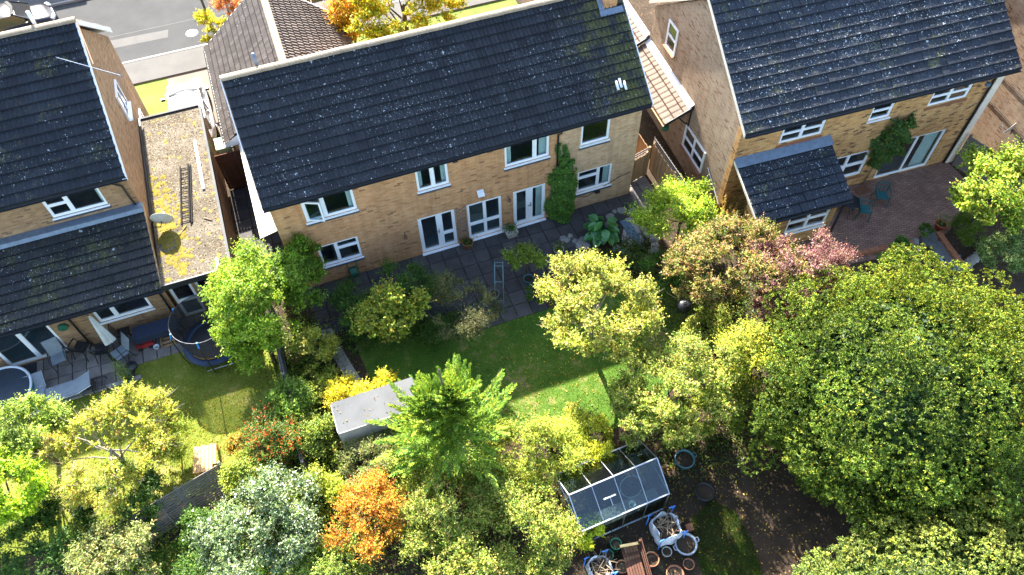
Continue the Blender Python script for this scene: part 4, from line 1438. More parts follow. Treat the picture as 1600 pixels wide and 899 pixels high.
def leaf_obj(name, P, N, T, L, W, C, parent, mat='leaf', fold=0.18, kind=None):
    """one folded leaf (quad) per point; T = leaf direction"""
    n = len(P)
    T = nrmz(T - (T * N).sum(1, keepdims=True) * N)
    B = np.cross(N, T)
    L = L[:, None]
    W = W[:, None]
    V = np.empty((n, 4, 3), np.float32)
    V[:, 0] = P - T * L * 0.5
    V[:, 2] = P + T * L * 0.5
    V[:, 1] = P + B * W * 0.5 + N * W * fold + T * L * .08
    V[:, 3] = P - B * W * 0.5 + N * W * fold + T * L * .08
    me = bpy.data.meshes.new(name)
    me.vertices.add(4 * n)
    me.vertices.foreach_set('co', V.ravel())
    me.loops.add(4 * n)
    me.loops.foreach_set('vertex_index', np.arange(4 * n, dtype=np.int32))
    me.polygons.add(n)
    me.polygons.foreach_set('loop_start', np.arange(0, 4 * n, 4, dtype=np.int32))
    me.update(calc_edges=True)
    at_ = me.attributes.new('col', 'FLOAT_COLOR', 'FACE')
    C4 = np.ones((n, 4), np.float32)
    C4[:, :3] = C
    at_.data.foreach_set('color', C4.ravel())
    me.materials.append(M[mat])
    return link(name, me, parent, kind)


def colours(rng, n, pal, clump=None, jit=0.22):
    """pick a palette entry per leaf (weights in the 4th slot), clumps lean to one entry"""
    pal = np.array(pal, float)
    w = pal[:, 3] / pal[:, 3].sum()
    idx = rng.choice(len(pal), n, p=w)
    if clump is not None:
        fav = rng.choice(len(pal), clump.max() + 1, p=w)
        m = rng.random(n) < 0.45
        idx[m] = fav[clump[m]]
    return pal[idx, :3] * np.array([1.44, 1.38, .74]) * (1 + jit * rng.standard_normal((n, 1))).clip(.45, 1.7) * (1 + .08 * rng.standard_normal((n, 3)))


def crown_clumps(rng, c, rad, ncl, cr, low=-.35, inner=.5):
    d = nrmz(rng.standard_normal((ncl * 3, 3)))
    d = d[d[:, 2] > low][:ncl]
    f = inner + (.97 - inner) * rng.random((len(d), 1)) ** .6
    az = np.arctan2(d[:, 1], d[:, 0])
    q = rng.uniform(0, 6.28, 4)
    lob = 1 + .08 * np.sin(2 * az + q[0]) + .08 * np.sin(3 * az + q[1]) + .07 * np.sin(5 * az + q[2] + d[:, 2] * 3)
    cc = np.asarray(c) + d * f * lob[:, None] * np.asarray(rad) * (1 - cr * .55)
    rr = float(np.mean(rad)) * cr * rng.uniform(.5, 1.35, len(d))
    return cc, rr


def sprigs(rng, cc, rr, n, per=13, up=.45, start=.3, reach=.95, flat=.85, out=None, ow=.5):
    """short leafy shoots growing out of every clump: positions, normals, leaf directions, clump and shoot index, place along the shoot"""
    ns = max(1, n // per)
    w = rr ** 2
    k = rng.choice(len(cc), ns, p=w / w.sum())
    d = rng.standard_normal((ns, 3))
    if out is not None:
        d = nrmz(d) + out[k] * ow
    d[:, 2] = np.where(d[:, 2] < -.25, -d[:, 2] * .6, d[:, 2])
    d = nrmz(nrmz(d) + np.array([0, 0, up]))
    L = rr[k] * reach * rng.uniform(.55, 1.25, ns)
    S = cc[k] + d * np.array([1, 1, flat]) * (rr[k] * start * rng.uniform(.4, 1.2, ns))[:, None]
    i = np.repeat(np.arange(ns), per)
    t = np.tile((np.arange(per) + .5) / per, ns) + rng.uniform(-.04, .04, ns * per)
    bend = nrmz(rng.standard_normal((ns, 3))) * .18
    side = nrmz(np.cross(d[i], rng.standard_normal((len(i), 3))))
    P = S[i] + (d[i] + bend[i] * t[:, None]) * (L[i] * t)[:, None]
    T = nrmz(d[i] * .55 + side * .9 - np.array([0, 0, .12]))
    N = nrmz(np.cross(T, np.cross(np.array([0, 0, 1.0]), T)) + rng.standard_normal((len(i), 3)) * .45 + d[i] * .25)
    return P, N, T, k[i], i, t


def limbs(mb, base, top, cc, rng, r0, k=8, twigs=0, reach=1.15):
    base, top = Vector(base), Vector(top)
    mid = base.lerp(top, .5) + Vector((rng.uniform(-.08, .08), rng.uniform(-.08, .08), 0))
    mb.tube([base, mid, top], [r0, r0 * .78, r0 * .5], 8)
    sel = rng.permutation(len(cc))[:k]
    for i in sel:
        e = Vector(cc[i])
        t = rng.uniform(.35, .95)
        s = base.lerp(top, t)
        m = s.lerp(e, .5) + Vector((0, 0, (e - s).length * .12))
        mb.tube([s, m, e], [r0 * .42, r0 * .28, r0 * .1], 5, False)
    for q in range(twigs):
        i = rng.integers(len(cc))
        e = Vector(cc[i])
        dr = (e - top.lerp(base, .35)).normalized()
        dr = (dr + Vector(rng.standard_normal(3)) * .45).normalized()
        ln = rng.uniform(.35, .9)
        s = e - dr * .2
        mb.tube([s, s + dr * ln * .5 + Vector(rng.standard_normal(3)) * .05, s + dr * ln], [r0 * .13, r0 * .09, r0 * .035], 4, False)


def plant(name, label, cat, u, v, zc, ru, rz, pal, n, leaf=(.11, .06), ncl=24, cr=.34, seed=0, mat='leaf', base=None, ry=None, trunk=.07, twigs=0, up=.45, spread=.8, bark='bark', group=None, inner=.5, low=-.35, edge=.5, nl=8, per=13, parts=('trunk', 'crown')):
    """tree or shrub: crown centre seen at (u, v) at height zc, half width ru photo pixels, half height rz metres"""
    rng = np.random.default_rng(seed + 100)
    c = at(u, v, zc)
    rx = 1.17 * ru * mpp(c)
    n = int(n * 2.3)
    rad = (rx, 1.17 * (ry * mpp(c)) if ry else rx, rz * 1.05)
    b = base if base is not None else (c[0] + .05, c[1] + .05, 0.0)
    t = thing(name, label, cat, tuple(b), group)
    cc, rr = crown_clumps(rng, c, rad, ncl, cr, low, inner)
    mb = MB()
    limbs(mb, b, (c[0], c[1], c[2] + rz * .2), cc, rng, trunk, nl, twigs)
    mb.build(parts[0], bark, t, True)
    out = nrmz((cc - c) / np.array(rad))
    P, N, T, k, si, tt = sprigs(rng, cc, rr, n, per, up, out=out)
    n = len(P)
    L = .84 * leaf[0] * rng.uniform(.55, 1.4, n) * (1.12 - .35 * tt)
    W = .84 * leaf[1] * rng.uniform(.6, 1.35, n) * (1.12 - .35 * tt)
    P = P + T * (L * .5)[:, None]
    P[:, 2] = np.maximum(P[:, 2], .04)
    C = colours(rng, n, pal, si, .26) * (1 + .14 * rng.standard_normal(len(cc)))[k].clip(.6, 1.5)[:, None]
    leaf_obj(parts[1], P, N, T, L, W, C, t, mat)
    return t


SH = ('stem', 'foliage')
# palettes (linear base colour, weight)
LIME = [(.17, .27, .03, 5), (.25, .34, .045, 3), (.10, .18, .02, 4), (.35, .39, .09, 1)]
ASH = [(.09, .17, .02, 4), (.14, .22, .025, 3), (.055, .11, .015, 3)]
YELL = [(.31, .32, .09, 4), (.23, .27, .06, 4), (.42, .37, .17, 2), (.13, .18, .03, 4), (.38, .26, .14, 1)]
ACER = [(.14, .19, .03, 4), (.24, .25, .04, 3), (.35, .27, .04, 1), (.08, .12, .02, 3)]
DARK = [(.035, .08, .018, 4), (.055, .11, .025, 3), (.09, .15, .035, 1)]
OLIVE = [(.075, .085, .045, 4), (.11, .115, .06, 2), (.05, .06, .03, 3), (.15, .11, .07, 1)]
RUSSET = [(.14, .17, .04, 4), (.25, .19, .09, 4), (.33, .22, .15, 3), (.08, .11, .025, 4), (.28, .13, .13, 1.5)]
PLUM = [(.18, .07, .13, 4), (.25, .13, .20, 3), (.10, .04, .08, 4), (.30, .21, .26, 2), (.18, .14, .07, 1)]
YEW = [(.062, .105, .022, 4), (.095, .145, .028, 4), (.038, .072, .016, 4), (.19, .21, .04, 2)]
YEW2 = [(.09, .13, .055, 4), (.125, .17, .07, 3), (.055, .09, .04, 3), (.19, .22, .06, 2)]
LEY = [(.13, .24, .06, 5), (.20, .31, .065, 4), (.08, .17, .06, 3), (.30, .37, .07, 3)]
SILV = [(.11, .165, .075, 4), (.165, .215, .11, 3), (.05, .095, .03, 6), (.24, .27, .17, 1)]
ORNG = [(.38, .12, .02, 3), (.46, .22, .025, 4), (.27, .075, .015, 2), (.26, .22, .04, 3), (.13, .16, .03, 2)]
MIXG = [(.16, .21, .045, 4), (.24, .28, .07, 3), (.085, .14, .025, 4), (.36, .34, .13, 2), (.36, .26, .14, 1)]
GREY = [(.15, .18, .09, 4), (.22, .25, .14, 3), (.09, .11, .05, 3), (.30, .24, .13, 1)]
GOLD = [(.50, .40, .03, 4), (.38, .36, .03, 3), (.22, .25, .03, 2)]
AUTUMN = [(.42, .36, .02, 4), (.31, .33, .03, 4), (.18, .24, .03, 3), (.42, .24, .04, 1)]

# left boundary and patio edge
plant('ash_tree', 'bright lime-green leafy tree between the trampoline and the fence', 'tree', 400, 480, 2.4, 64, 2.1, LIME, 21000, (.13, .055), 100, .23, 1, low=-.85, inner=.25, base=(2.15, -2.9, 0), ry=72, trunk=.09, up=.4)
plant('ash_tree', 'shaded green tree against the left corner of the middle house', 'tree', 470, 425, 2.3, 40, 1.5, ASH, 7500, (.13, .055), 36, .32, 2, low=-.8, inner=.3, base=(3.7, -1.6, 0), ry=44, trunk=.07)
plant('shrub', 'loose yellow-green shrub beside the concrete path below the lime tree', 'shrub', 490, 552, .8, 32, .8, [(.24, .25, .05, 4), (.34, .32, .08, 2), (.13, .17, .03, 3)], 4500, (.09, .05), 18, .38, 3, trunk=.03, parts=SH)
plant('shrub', 'dark green bushy shrub at the left end of the patio', 'shrub', 550, 488, .7, 42, .7, DARK, 6000, (.09, .04), 18, .38, 4, trunk=.03, parts=SH)
plant('maple_tree', 'small yellow-green maple at the edge of the shaded lawn', 'tree', 612, 500, 1.4, 52, 1.1, ACER, 6500, (.12, .10), 24, .34, 5, trunk=.05, up=.6)
plant('shrub', 'dense dark evergreen shrub behind the small maple', 'shrub', 640, 452, .9, 42, .85, DARK, 6500, (.08, .04), 20, .38, 6, trunk=.03, parts=SH)
plant('olive_tree', 'grey-green small-leaved tree with a slim trunk on the lawn edge', 'tree', 722, 488, 1.4, 56, 1.0, OLIVE, 8000, (.075, .028), 26, .32, 7, trunk=.035, twigs=25)
plant('shrub', 'low dark shrub between the maple and the grey-green tree', 'shrub', 682, 520, .4, 26, .4, DARK, 2500, (.09, .04), 10, .42, 8, trunk=.02, parts=SH)
plant('rose_bush', 'light green bush growing through the metal garden arch', 'shrub', 822, 412, .95, 27, .8, [(.13, .19, .03, 4), (.2, .25, .05, 2), (.08, .12, .02, 3)], 2600, (.09, .05), 14, .4, 9, trunk=.03, twigs=12, parts=SH)
plant('shrub', 'small dark bush at the patio edge below the arch', 'shrub', 838, 458, .35, 20, .35, DARK, 1600, (.08, .04), 8, .45, 10, trunk=.02, parts=SH)
plant('cherry_tree', 'round pale yellow tree in the middle of the garden', 'tree', 934, 486, 3.2, 86, 1.6, YELL, 17000, (.10, .065), 80, .19, 11, base=(13.0, -6.3, 0), ry=86, trunk=.10, twigs=150, bark='pale_bark', up=.35)
plant('laurel_shrub', 'lit yellow-green shrub beside the slatted fence', 'shrub', 1062, 345, 1.4, 62, 1.35, [(.20, .30, .03, 4), (.30, .38, .05, 3), (.10, .18, .02, 3), (.42, .42, .08, 1)], 10000, (.10, .06), 30, .33, 12, trunk=.06, parts=SH)
plant('box_shrub', 'dark green dense shrub right of the pond', 'shrub', 1035, 425, .7, 38, .7, [(.05, .11, .02, 4), (.08, .15, .025, 3), (.03, .07, .015, 3)], 6500, (.06, .035), 22, .36, 13, trunk=.03, parts=SH)
plant('box_shrub', 'small rounded green shrub under the russet tree', 'shrub', 1078, 400, .8, 30, .7, [(.10, .17, .03, 4), (.16, .22, .04, 3)], 4500, (.06, .035), 16, .38, 14, trunk=.03, parts=SH)
plant('hawthorn_tree', 'green tree with russet tips in front of the yellow brick house', 'tree', 1148, 425, 2.6, 96, 1.7, RUSSET, 19000, (.10, .06), 80, .2, 15, ry=80, trunk=.1, twigs=60)
plant('plum_tree', 'loose purple-leaved tree beside the brick patio', 'tree', 1246, 432, 3.1, 74, 2.1, PLUM, 11000, (.07, .045), 46, .22, 16, ry=72, trunk=.05, twigs=130, bark='bark', edge=.3)
plant('shrub', 'broad green and pinkish hedge shrub above the greenhouse', 'shrub', 1058, 622, 2.1, 116, 2.0, MIXG, 24000, (.09, .055), 90, .19, 17, ry=60, trunk=.07, twigs=60, parts=SH)
plant('shrub', 'low leafy shrub hanging over the soil above the round tubs', 'shrub', 1080, 655, 1.0, 88, 1.0, [(.17, .22, .04, 4), (.27, .29, .06, 3), (.09, .14, .025, 3)], 9500, (.09, .05), 44, .25, 90, ry=34, trunk=.04, parts=SH)
plant('shrub', 'yellow lit shrub left of the big clipped evergreen', 'shrub', 1172, 572, 2.3, 48, 1.8, [(.27, .29, .05, 4), (.36, .33, .06, 2), (.13, .19, .03, 3)], 7000, (.09, .055), 26, .33, 18, trunk=.05, parts=SH)
plant('shrub', 'small green shrub by the kettle barbecue', 'shrub', 1105, 520, .9, 38, .8, MIXG, 4500, (.09, .05), 18, .36, 19, trunk=.03, parts=SH)
plant('plum_tree', 'small dusky purple bush below the larger purple tree', 'tree', 1212, 492, 1.9, 44, 1.4, PLUM, 6000, (.065, .04), 30, .27, 89, trunk=.04, twigs=50)
plant('shrub', 'dark shaded bush below the purple tree', 'shrub', 1250, 490, .7, 40, .7, DARK, 4000, (.09, .05), 16, .4, 20, trunk=.03, parts=SH)
plant('shrub', 'leafy yellow-green mass between the fern conifer and greenhouse', 'shrub', 838, 704, 1.2, 92, 1.25, [(.22, .28, .05, 4), (.32, .34, .07, 3), (.12, .17, .04, 3), (.40, .36, .06, 1)], 15000, (.10, .035), 40, .27, 21, ry=66, trunk=.05, twigs=40, parts=SH)
plant('shrub', 'low yellow flowering shrub just left of the greenhouse roof', 'shrub', 925, 690, 1.0, 34, .8, [(.42, .42, .04, 4), (.3, .34, .04, 3), (.16, .2, .03, 2)], 3600, (.08, .045), 16, .38, 22, trunk=.03, parts=SH)
plant('berberis_shrub', 'vivid orange autumn shrub at the bottom of the garden', 'shrub', 584, 812, 1.4, 62, 1.2, ORNG, 9500, (.07, .05), 34, .3, 23, ry=72, trunk=.05, twigs=30, parts=SH)
plant('variegated_shrub', 'silvery green variegated shrub near the bottom edge', 'shrub', 412, 828, 1.5, 88, 1.3, SILV, 15000, (.10, .05), 40, .28, 24, ry=76, trunk=.05, mat='leaf_gloss', parts=SH)
plant('shrub', 'olive-green shrub at bottom centre right of the orange shrub', 'shrub', 700, 800, 1.4, 72, 1.2, MIXG, 11000, (.09, .045), 36, .28, 25, trunk=.05, twigs=40, parts=SH)
plant('shrub', 'light olive shrub left of the lower greenhouse corner', 'shrub', 825, 820, 1.3, 62, 1.15, MIXG, 9500, (.09, .05), 30, .3, 26, ry=74, trunk=.05, twigs=30, parts=SH)
plant('shrub', 'leafy shrub cut by the bottom edge under the olive shrub', 'shrub', 730, 905, 1.2, 70, 1.1, MIXG, 8000, (.09, .05), 28, .3, 27, trunk=.05, parts=SH)
plant('buddleia_shrub', 'grey-green wispy shrub in front of the shed', 'shrub', 575, 728, 1.1, 44, .9, GREY, 6000, (.12, .03), 24, .33, 28, trunk=.04, twigs=40, parts=SH)
plant('shrub', 'yellow-green shrub between the silvery and orange shrubs', 'shrub', 492, 770, 1.0, 38, .95, [(.26, .30, .05, 4), (.15, .2, .03, 3)], 5000, (.09, .05), 18, .36, 29, trunk=.03, parts=SH)
plant('berry_shrub', 'dark green shrub with red berries left of the shed', 'shrub', 432, 692, 1.1, 44, 1.0, [(.05, .10, .02, 5), (.09, .15, .03, 3), (.38, .07, .02, 2)], 7000, (.08, .045), 24, .34, 30, trunk=.04, parts=SH)
plant('shrub', 'green bush behind the shed by the boundary fence', 'shrub', 455, 632, 1.0, 38, .9, [(.09, .16, .03, 4), (.15, .22, .04, 3)], 5000, (.09, .05), 18, .36, 31, trunk=.03, parts=SH)
plant('hedge_shrub', 'bright yellow-leaved shrub showing behind the shed roof', 'shrub', 570, 612, 1.0, 58, .75, GOLD, 6500, (.09, .06), 26, .3, 32, ry=22, trunk=.04, parts=SH)
plant('shrub', 'small green shrub under the left end of the shed', 'shrub', 490, 680, .9, 34, .85, [(.12, .18, .03, 4), (.22, .25, .05, 3), (.05, .09, .02, 3)], 4500, (.09, .05), 16, .38, 33, trunk=.03, parts=SH)
plant('crab_apple_tree', 'twiggy yellow-orange tree in the lower left garden', 'tree', 175, 705, 2.0, 100, 1.45, [(.29, .31, .06, 4), (.36, .32, .11, 3), (.19, .24, .04, 5), (.42, .25, .10, .7)], 13000, (.08, .055), 90, .17, 34, ry=86, trunk=.09, twigs=300, bark='pale_bark', up=.35)
plant('shrub', 'small-leaved green bush at the right side of the twiggy tree', 'shrub', 262, 690, 1.1, 40, 1.0, [(.17, .24, .03, 4), (.26, .30, .04, 3), (.09, .14, .02, 2)], 6500, (.05, .035), 24, .33, 35, trunk=.03, parts=SH)
plant('tree', 'pale green leafy tree cut off by the left edge', 'tree', 30, 680, 2.4, 64, 1.6, [(.18, .26, .06, 4), (.28, .34, .10, 3), (.09, .15, .03, 3)], 10000, (.11, .05), 34, .29, 36, ry=60, trunk=.08)
plant('tree', 'vivid lime-green tree at the lower left edge', 'tree', 8, 775, 2.6, 56, 1.3, [(.24, .38, .02, 4), (.34, .44, .03, 3), (.12, .22, .02, 3)], 8000, (.11, .06), 28, .31, 37, trunk=.08)
plant('shrub', 'dark shaded bush at the bottom left corner', 'shrub', 70, 862, 1.2, 78, 1.1, DARK, 8000, (.10, .05), 30, .3, 38, trunk=.05, parts=SH)
plant('shrub', 'dark green bush below the twiggy yellow tree', 'shrub', 190, 800, .9, 66, .85, DARK, 7500, (.09, .05), 28, .3, 39, trunk=.04, parts=SH)
plant('elder_shrub', 'grey-green leafy shrub at the bottom edge left of centre', 'shrub', 185, 885, 1.3, 60, 1.0, GREY, 5500, (.13, .05), 26, .31, 40, trunk=.04, parts=SH)
plant('shrub', 'green bush beside the grey fence panel', 'shrub', 325, 826, .8, 32, .8, [(.06, .13, .02, 4), (.1, .18, .03, 3)], 4500, (.10, .045), 18, .36, 41, trunk=.03, parts=SH)
plant('shrub', 'yellow-green bush above the silvery variegated shrub', 'shrub', 388, 748, .9, 36, .85, [(.20, .25, .05, 4), (.3, .32, .07, 2), (.1, .15, .03, 3)], 5500, (.09, .05), 20, .35, 42, trunk=.03, parts=SH)
plant('rowan_shrub', 'low orange-berried shrub at the end of the left lawn', 'shrub', 378, 698, .5, 24, .45, [(.30, .22, .05, 3), (.42, .2, .05, 2), (.16, .2, .04, 3)], 2600, (.08, .05), 12, .4, 43, trunk=.02, parts=SH)
plant('shrub', 'green ground shrub at the bottom edge under the silvery shrub', 'shrub', 330, 900, .6, 50, .6, DARK, 4000, (.1, .05), 18, .36, 44, trunk=.03, parts=SH)
plant('shrub', 'bright yellow-green potted bush at the greenhouse corner', 'shrub', 925, 842, .7, 26, .45, [(.38, .40, .03, 4), (.25, .32, .03, 3)], 2600, (.06, .05), 14, .4, 45, trunk=.02, parts=SH)
plant('shrub', 'bright green shrub at the foot of the feathery conifer', 'shrub', 655, 752, .9, 44, .9, [(.2, .26, .05, 4), (.3, .33, .08, 2), (.1, .16, .03, 3)], 5500, (.09, .045), 26, .3, 91, trunk=.03, parts=SH)
plant('shrub', 'yellowish shrub below the leafy mass left of the greenhouse', 'shrub', 772, 770, .9, 48, .9, MIXG, 6000, (.09, .045), 26, .3, 92, trunk=.03, parts=SH)
plant('shrub', 'pale sunlit shrub at the sunny end of the middle lawn', 'shrub', 880, 668, .4, 44, .4, [(.28, .30, .06, 4), (.38, .34, .09, 3), (.16, .2, .04, 2)], 5500, (.08, .045), 26, .3, 93, ry=26, trunk=.02, parts=SH)
plant('shrub', 'lit green shrub between the boundary fence and the berry shrub', 'shrub', 418, 748, .8, 34, .8, [(.18, .25, .05, 4), (.27, .3, .08, 2), (.08, .13, .03, 3)], 5500, (.09, .05), 24, .32, 94, trunk=.03, parts=SH)
plant('shrub', 'yellow-green shrub in the bed beside the garden path', 'shrub', 512, 612, .6, 30, .55, [(.24, .27, .05, 4), (.13, .17, .03, 3)], 3600, (.08, .045), 18, .36, 95, trunk=.02, parts=SH)
plant('shrub', 'sunlit olive shrub behind the orange shrub', 'shrub', 640, 800, 1.0, 40, 1.0, [(.26, .27, .06, 4), (.38, .30, .08, 2), (.13, .17, .03, 3)], 5000, (.09, .045), 24, .32, 96, trunk=.03, parts=SH)
plant('shrub', 'leafy green shrub at the bottom edge under the orange shrub', 'shrub', 520, 900, .9, 56, .9, [(.17, .24, .06, 4), (.26, .31, .1, 3), (.08, .13, .03, 3)], 6500, (.1, .05), 26, .3, 97, trunk=.03, parts=SH)
plant('shrub', 'shaded shrub left of the bag of branches at the bottom edge', 'shrub', 855, 890, .9, 40, .85, MIXG, 5000, (.09, .05), 22, .33, 98, trunk=.03, parts=SH)
plant('sycamore_tree', 'sunlit yellow-green young tree at the right edge', 'tree', 1548, 305, 2.4, 66, 1.7, [(.17, .25, .035, 4), (.27, .33, .06, 3), (.09, .15, .02, 4), (.36, .28, .09, 1)], 9500, (.12, .09), 36, .28, 46, ry=64, trunk=.06, edge=.3)
plant('shrub', 'grey-green shrub under the tree at the right edge', 'shrub', 1572, 400, 1.1, 38, 1.0, [(.13, .2, .1, 4), (.2, .27, .14, 3), (.08, .13, .05, 3)], 4500, (.10, .05), 20, .35, 47, trunk=.04, parts=SH)
plant('fern_clump', 'feathery green clump in the raised bed by the brick edging', 'plant', 1508, 362, .4, 26, .4, [(.07, .13, .02, 4), (.11, .17, .03, 2)], 2600, (.13, .02), 12, .42, 48, trunk=.015, parts=SH)
plant('shrub', 'small potted evergreen at the head of the garden steps', 'shrub', 1443, 362, .45, 11, .35, DARK, 1100, (.06, .03), 8, .45, 49, trunk=.015, parts=SH)
plant('flower_bed_shrub', 'green flower border along the low brick edging', 'plant', 1400, 398, .3, 34, .35, [(.05, .12, .02, 5), (.09, .17, .03, 3), (.4, .3, .3, .3)], 4000, (.10, .06), 18, .36, 50, ry=18, trunk=.015, parts=SH)
plant('maple_tree', 'large golden autumn tree in the front garden behind the long roof', 'tree', 632, 22, 3.0, 92, 2.4, AUTUMN, 17000, (.14, .09), 64, .25, 51, ry=76, trunk=.13)
plant('maple_tree', 'orange tinted autumn tree beside the brown gabled roof', 'tree', 545, 26, 2.6, 42, 2.0, [(.5, .28, .03, 4), (.45, .36, .04, 3), (.36, .16, .03, 2)], 5500, (.13, .08), 24, .34, 52, trunk=.08)
plant('shrub', 'yellow autumn shrub beyond the brown gabled roof near the road', 'shrub', 335, 48, 1.4, 20, 1.2, AUTUMN, 3200, (.11, .07), 18, .38, 53, trunk=.04, parts=SH)
plant('shrub', 'pinkish red shrub beyond the brown gable at the roadside', 'shrub', 355, 14, 1.4, 20, 1.0, [(.42, .16, .1, 4), (.5, .26, .16, 2), (.25, .1, .05, 2)], 2600, (.1, .06), 16, .38, 54, trunk=.04, parts=SH)


# big clipped evergreens: many small upright tufts over a domed body
def dome(name, label, u, v, zc, ru, rz, pal, ntuft, per, seed, ry=None, tuft=(.30, .55), needle=(.10, .03), stretch=.7):
    rng = np.random.default_rng(seed)
    c = at(u, v, zc)
    rx = ru * mpp(c)
    rad = np.array([rx, (ry or ru) * mpp(c), rz])
    t = thing(name, label, 'tree', (c[0], c[1], 0))
    mb = MB()
    ii = np.arange(ntuft) + .5
    zz_ = 1 - 1.7 * ii / ntuft
    aa_ = ii * 2.39996
    d = np.stack([np.sqrt(1 - zz_ ** 2) * np.cos(aa_), np.sqrt(1 - zz_ ** 2) * np.sin(aa_), zz_], 1)
    d = nrmz(d + rng.standard_normal(d.shape) * .05)
    az_ = np.arctan2(d[:, 1], d[:, 0])
    lump = 1 + .05 * np.sin(az_ * 15 + 2 * np.sin(d[:, 2] * 4)) + .04 * np.sin(d[:, 0] * 7 + 1.3) * np.sin(d[:, 1] * 6 + .4) + .05 * np.sin(d[:, 2] * 9 + d[:, 0] * 5) + .075 * rng.standard_normal(len(d))
    cc = c + d * rad * lump[:, None] * .92
    cc[:, 2] = np.maximum(cc[:, 2], .1)
    rr = rng.uniform(tuft[0], tuft[1], len(d))
    limbs(mb, (c[0], c[1], 0), (c[0], c[1], c[2] + rz * .5), cc * .6 + c * .4, rng, .2, 30)
    mb.build('trunk', 'bark', t, True)
    # rosettes of needles sitting on the outer face of every lump
    nb = 11
    ns = len(d) * per // nb
    k0 = rng.choice(len(d), ns, p=rr ** 2 / (rr ** 2).sum())
    e = nrmz(rng.standard_normal((ns, 3)) + d[k0] * .7 + np.array([0, 0, .15]))
    Bp = cc[k0] + e * (rr[k0] * rng.uniform(.78, 1.06, ns))[:, None]
    Bp = Bp + d[k0] * ((Bp - cc[k0]) * d[k0]).sum(1, keepdims=True) * stretch
    si = np.repeat(np.arange(ns), nb)
    k = k0[si]
    T = nrmz(e[si] * .75 + np.array([0, 0, .25]) + rng.standard_normal((len(si), 3)) * .62)
    tt = rng.random(len(si))
    P = Bp[si] + T * needle[0] * .5
    N = nrmz(np.cross(T, rng.standard_normal(T.shape)) + e[si] * .5 + np.array([0, 0, .25]))
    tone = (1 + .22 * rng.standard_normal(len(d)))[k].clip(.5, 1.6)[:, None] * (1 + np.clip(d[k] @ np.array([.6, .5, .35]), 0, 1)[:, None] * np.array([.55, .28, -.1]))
    n = len(P)
    L = needle[0] * rng.uniform(.7, 1.35, n)
    W = needle[1] * rng.uniform(.7, 1.4, n)
    # dense inner foliage, coloured dark to stand for shade in the creases
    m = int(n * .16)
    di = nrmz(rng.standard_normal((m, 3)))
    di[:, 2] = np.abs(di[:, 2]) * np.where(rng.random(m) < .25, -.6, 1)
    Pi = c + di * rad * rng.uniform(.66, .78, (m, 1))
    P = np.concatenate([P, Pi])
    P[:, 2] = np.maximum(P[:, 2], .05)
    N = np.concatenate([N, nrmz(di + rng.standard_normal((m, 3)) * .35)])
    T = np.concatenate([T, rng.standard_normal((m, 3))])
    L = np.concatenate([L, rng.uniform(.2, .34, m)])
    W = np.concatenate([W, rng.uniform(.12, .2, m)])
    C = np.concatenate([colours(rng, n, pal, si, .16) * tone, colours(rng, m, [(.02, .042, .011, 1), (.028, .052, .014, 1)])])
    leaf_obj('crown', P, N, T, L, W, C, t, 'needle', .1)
    return t


dome('yew_tree', 'huge rounded dark-green clipped evergreen filling the right side', 1406, 614, 2.9, 210, 3.3, YEW, 420, 720, 61, ry=200, tuft=(.36, .62), needle=(.085, .03), stretch=.3)
dome('spruce_tree', 'blue-green bushy conifer across the bottom right corner', 1440, 922, 2.2, 270, 2.0, YEW2, 380, 380, 62, ry=92, tuft=(.28, .48), needle=(.085, .026), stretch=.3)
dome('yew_shrub', 'low blue-green conifer tucked below the big evergreen', 1520, 815, 1.2, 60, 1.0, YEW2, 60, 200, 63, tuft=(.2, .34), needle=(.07, .028))


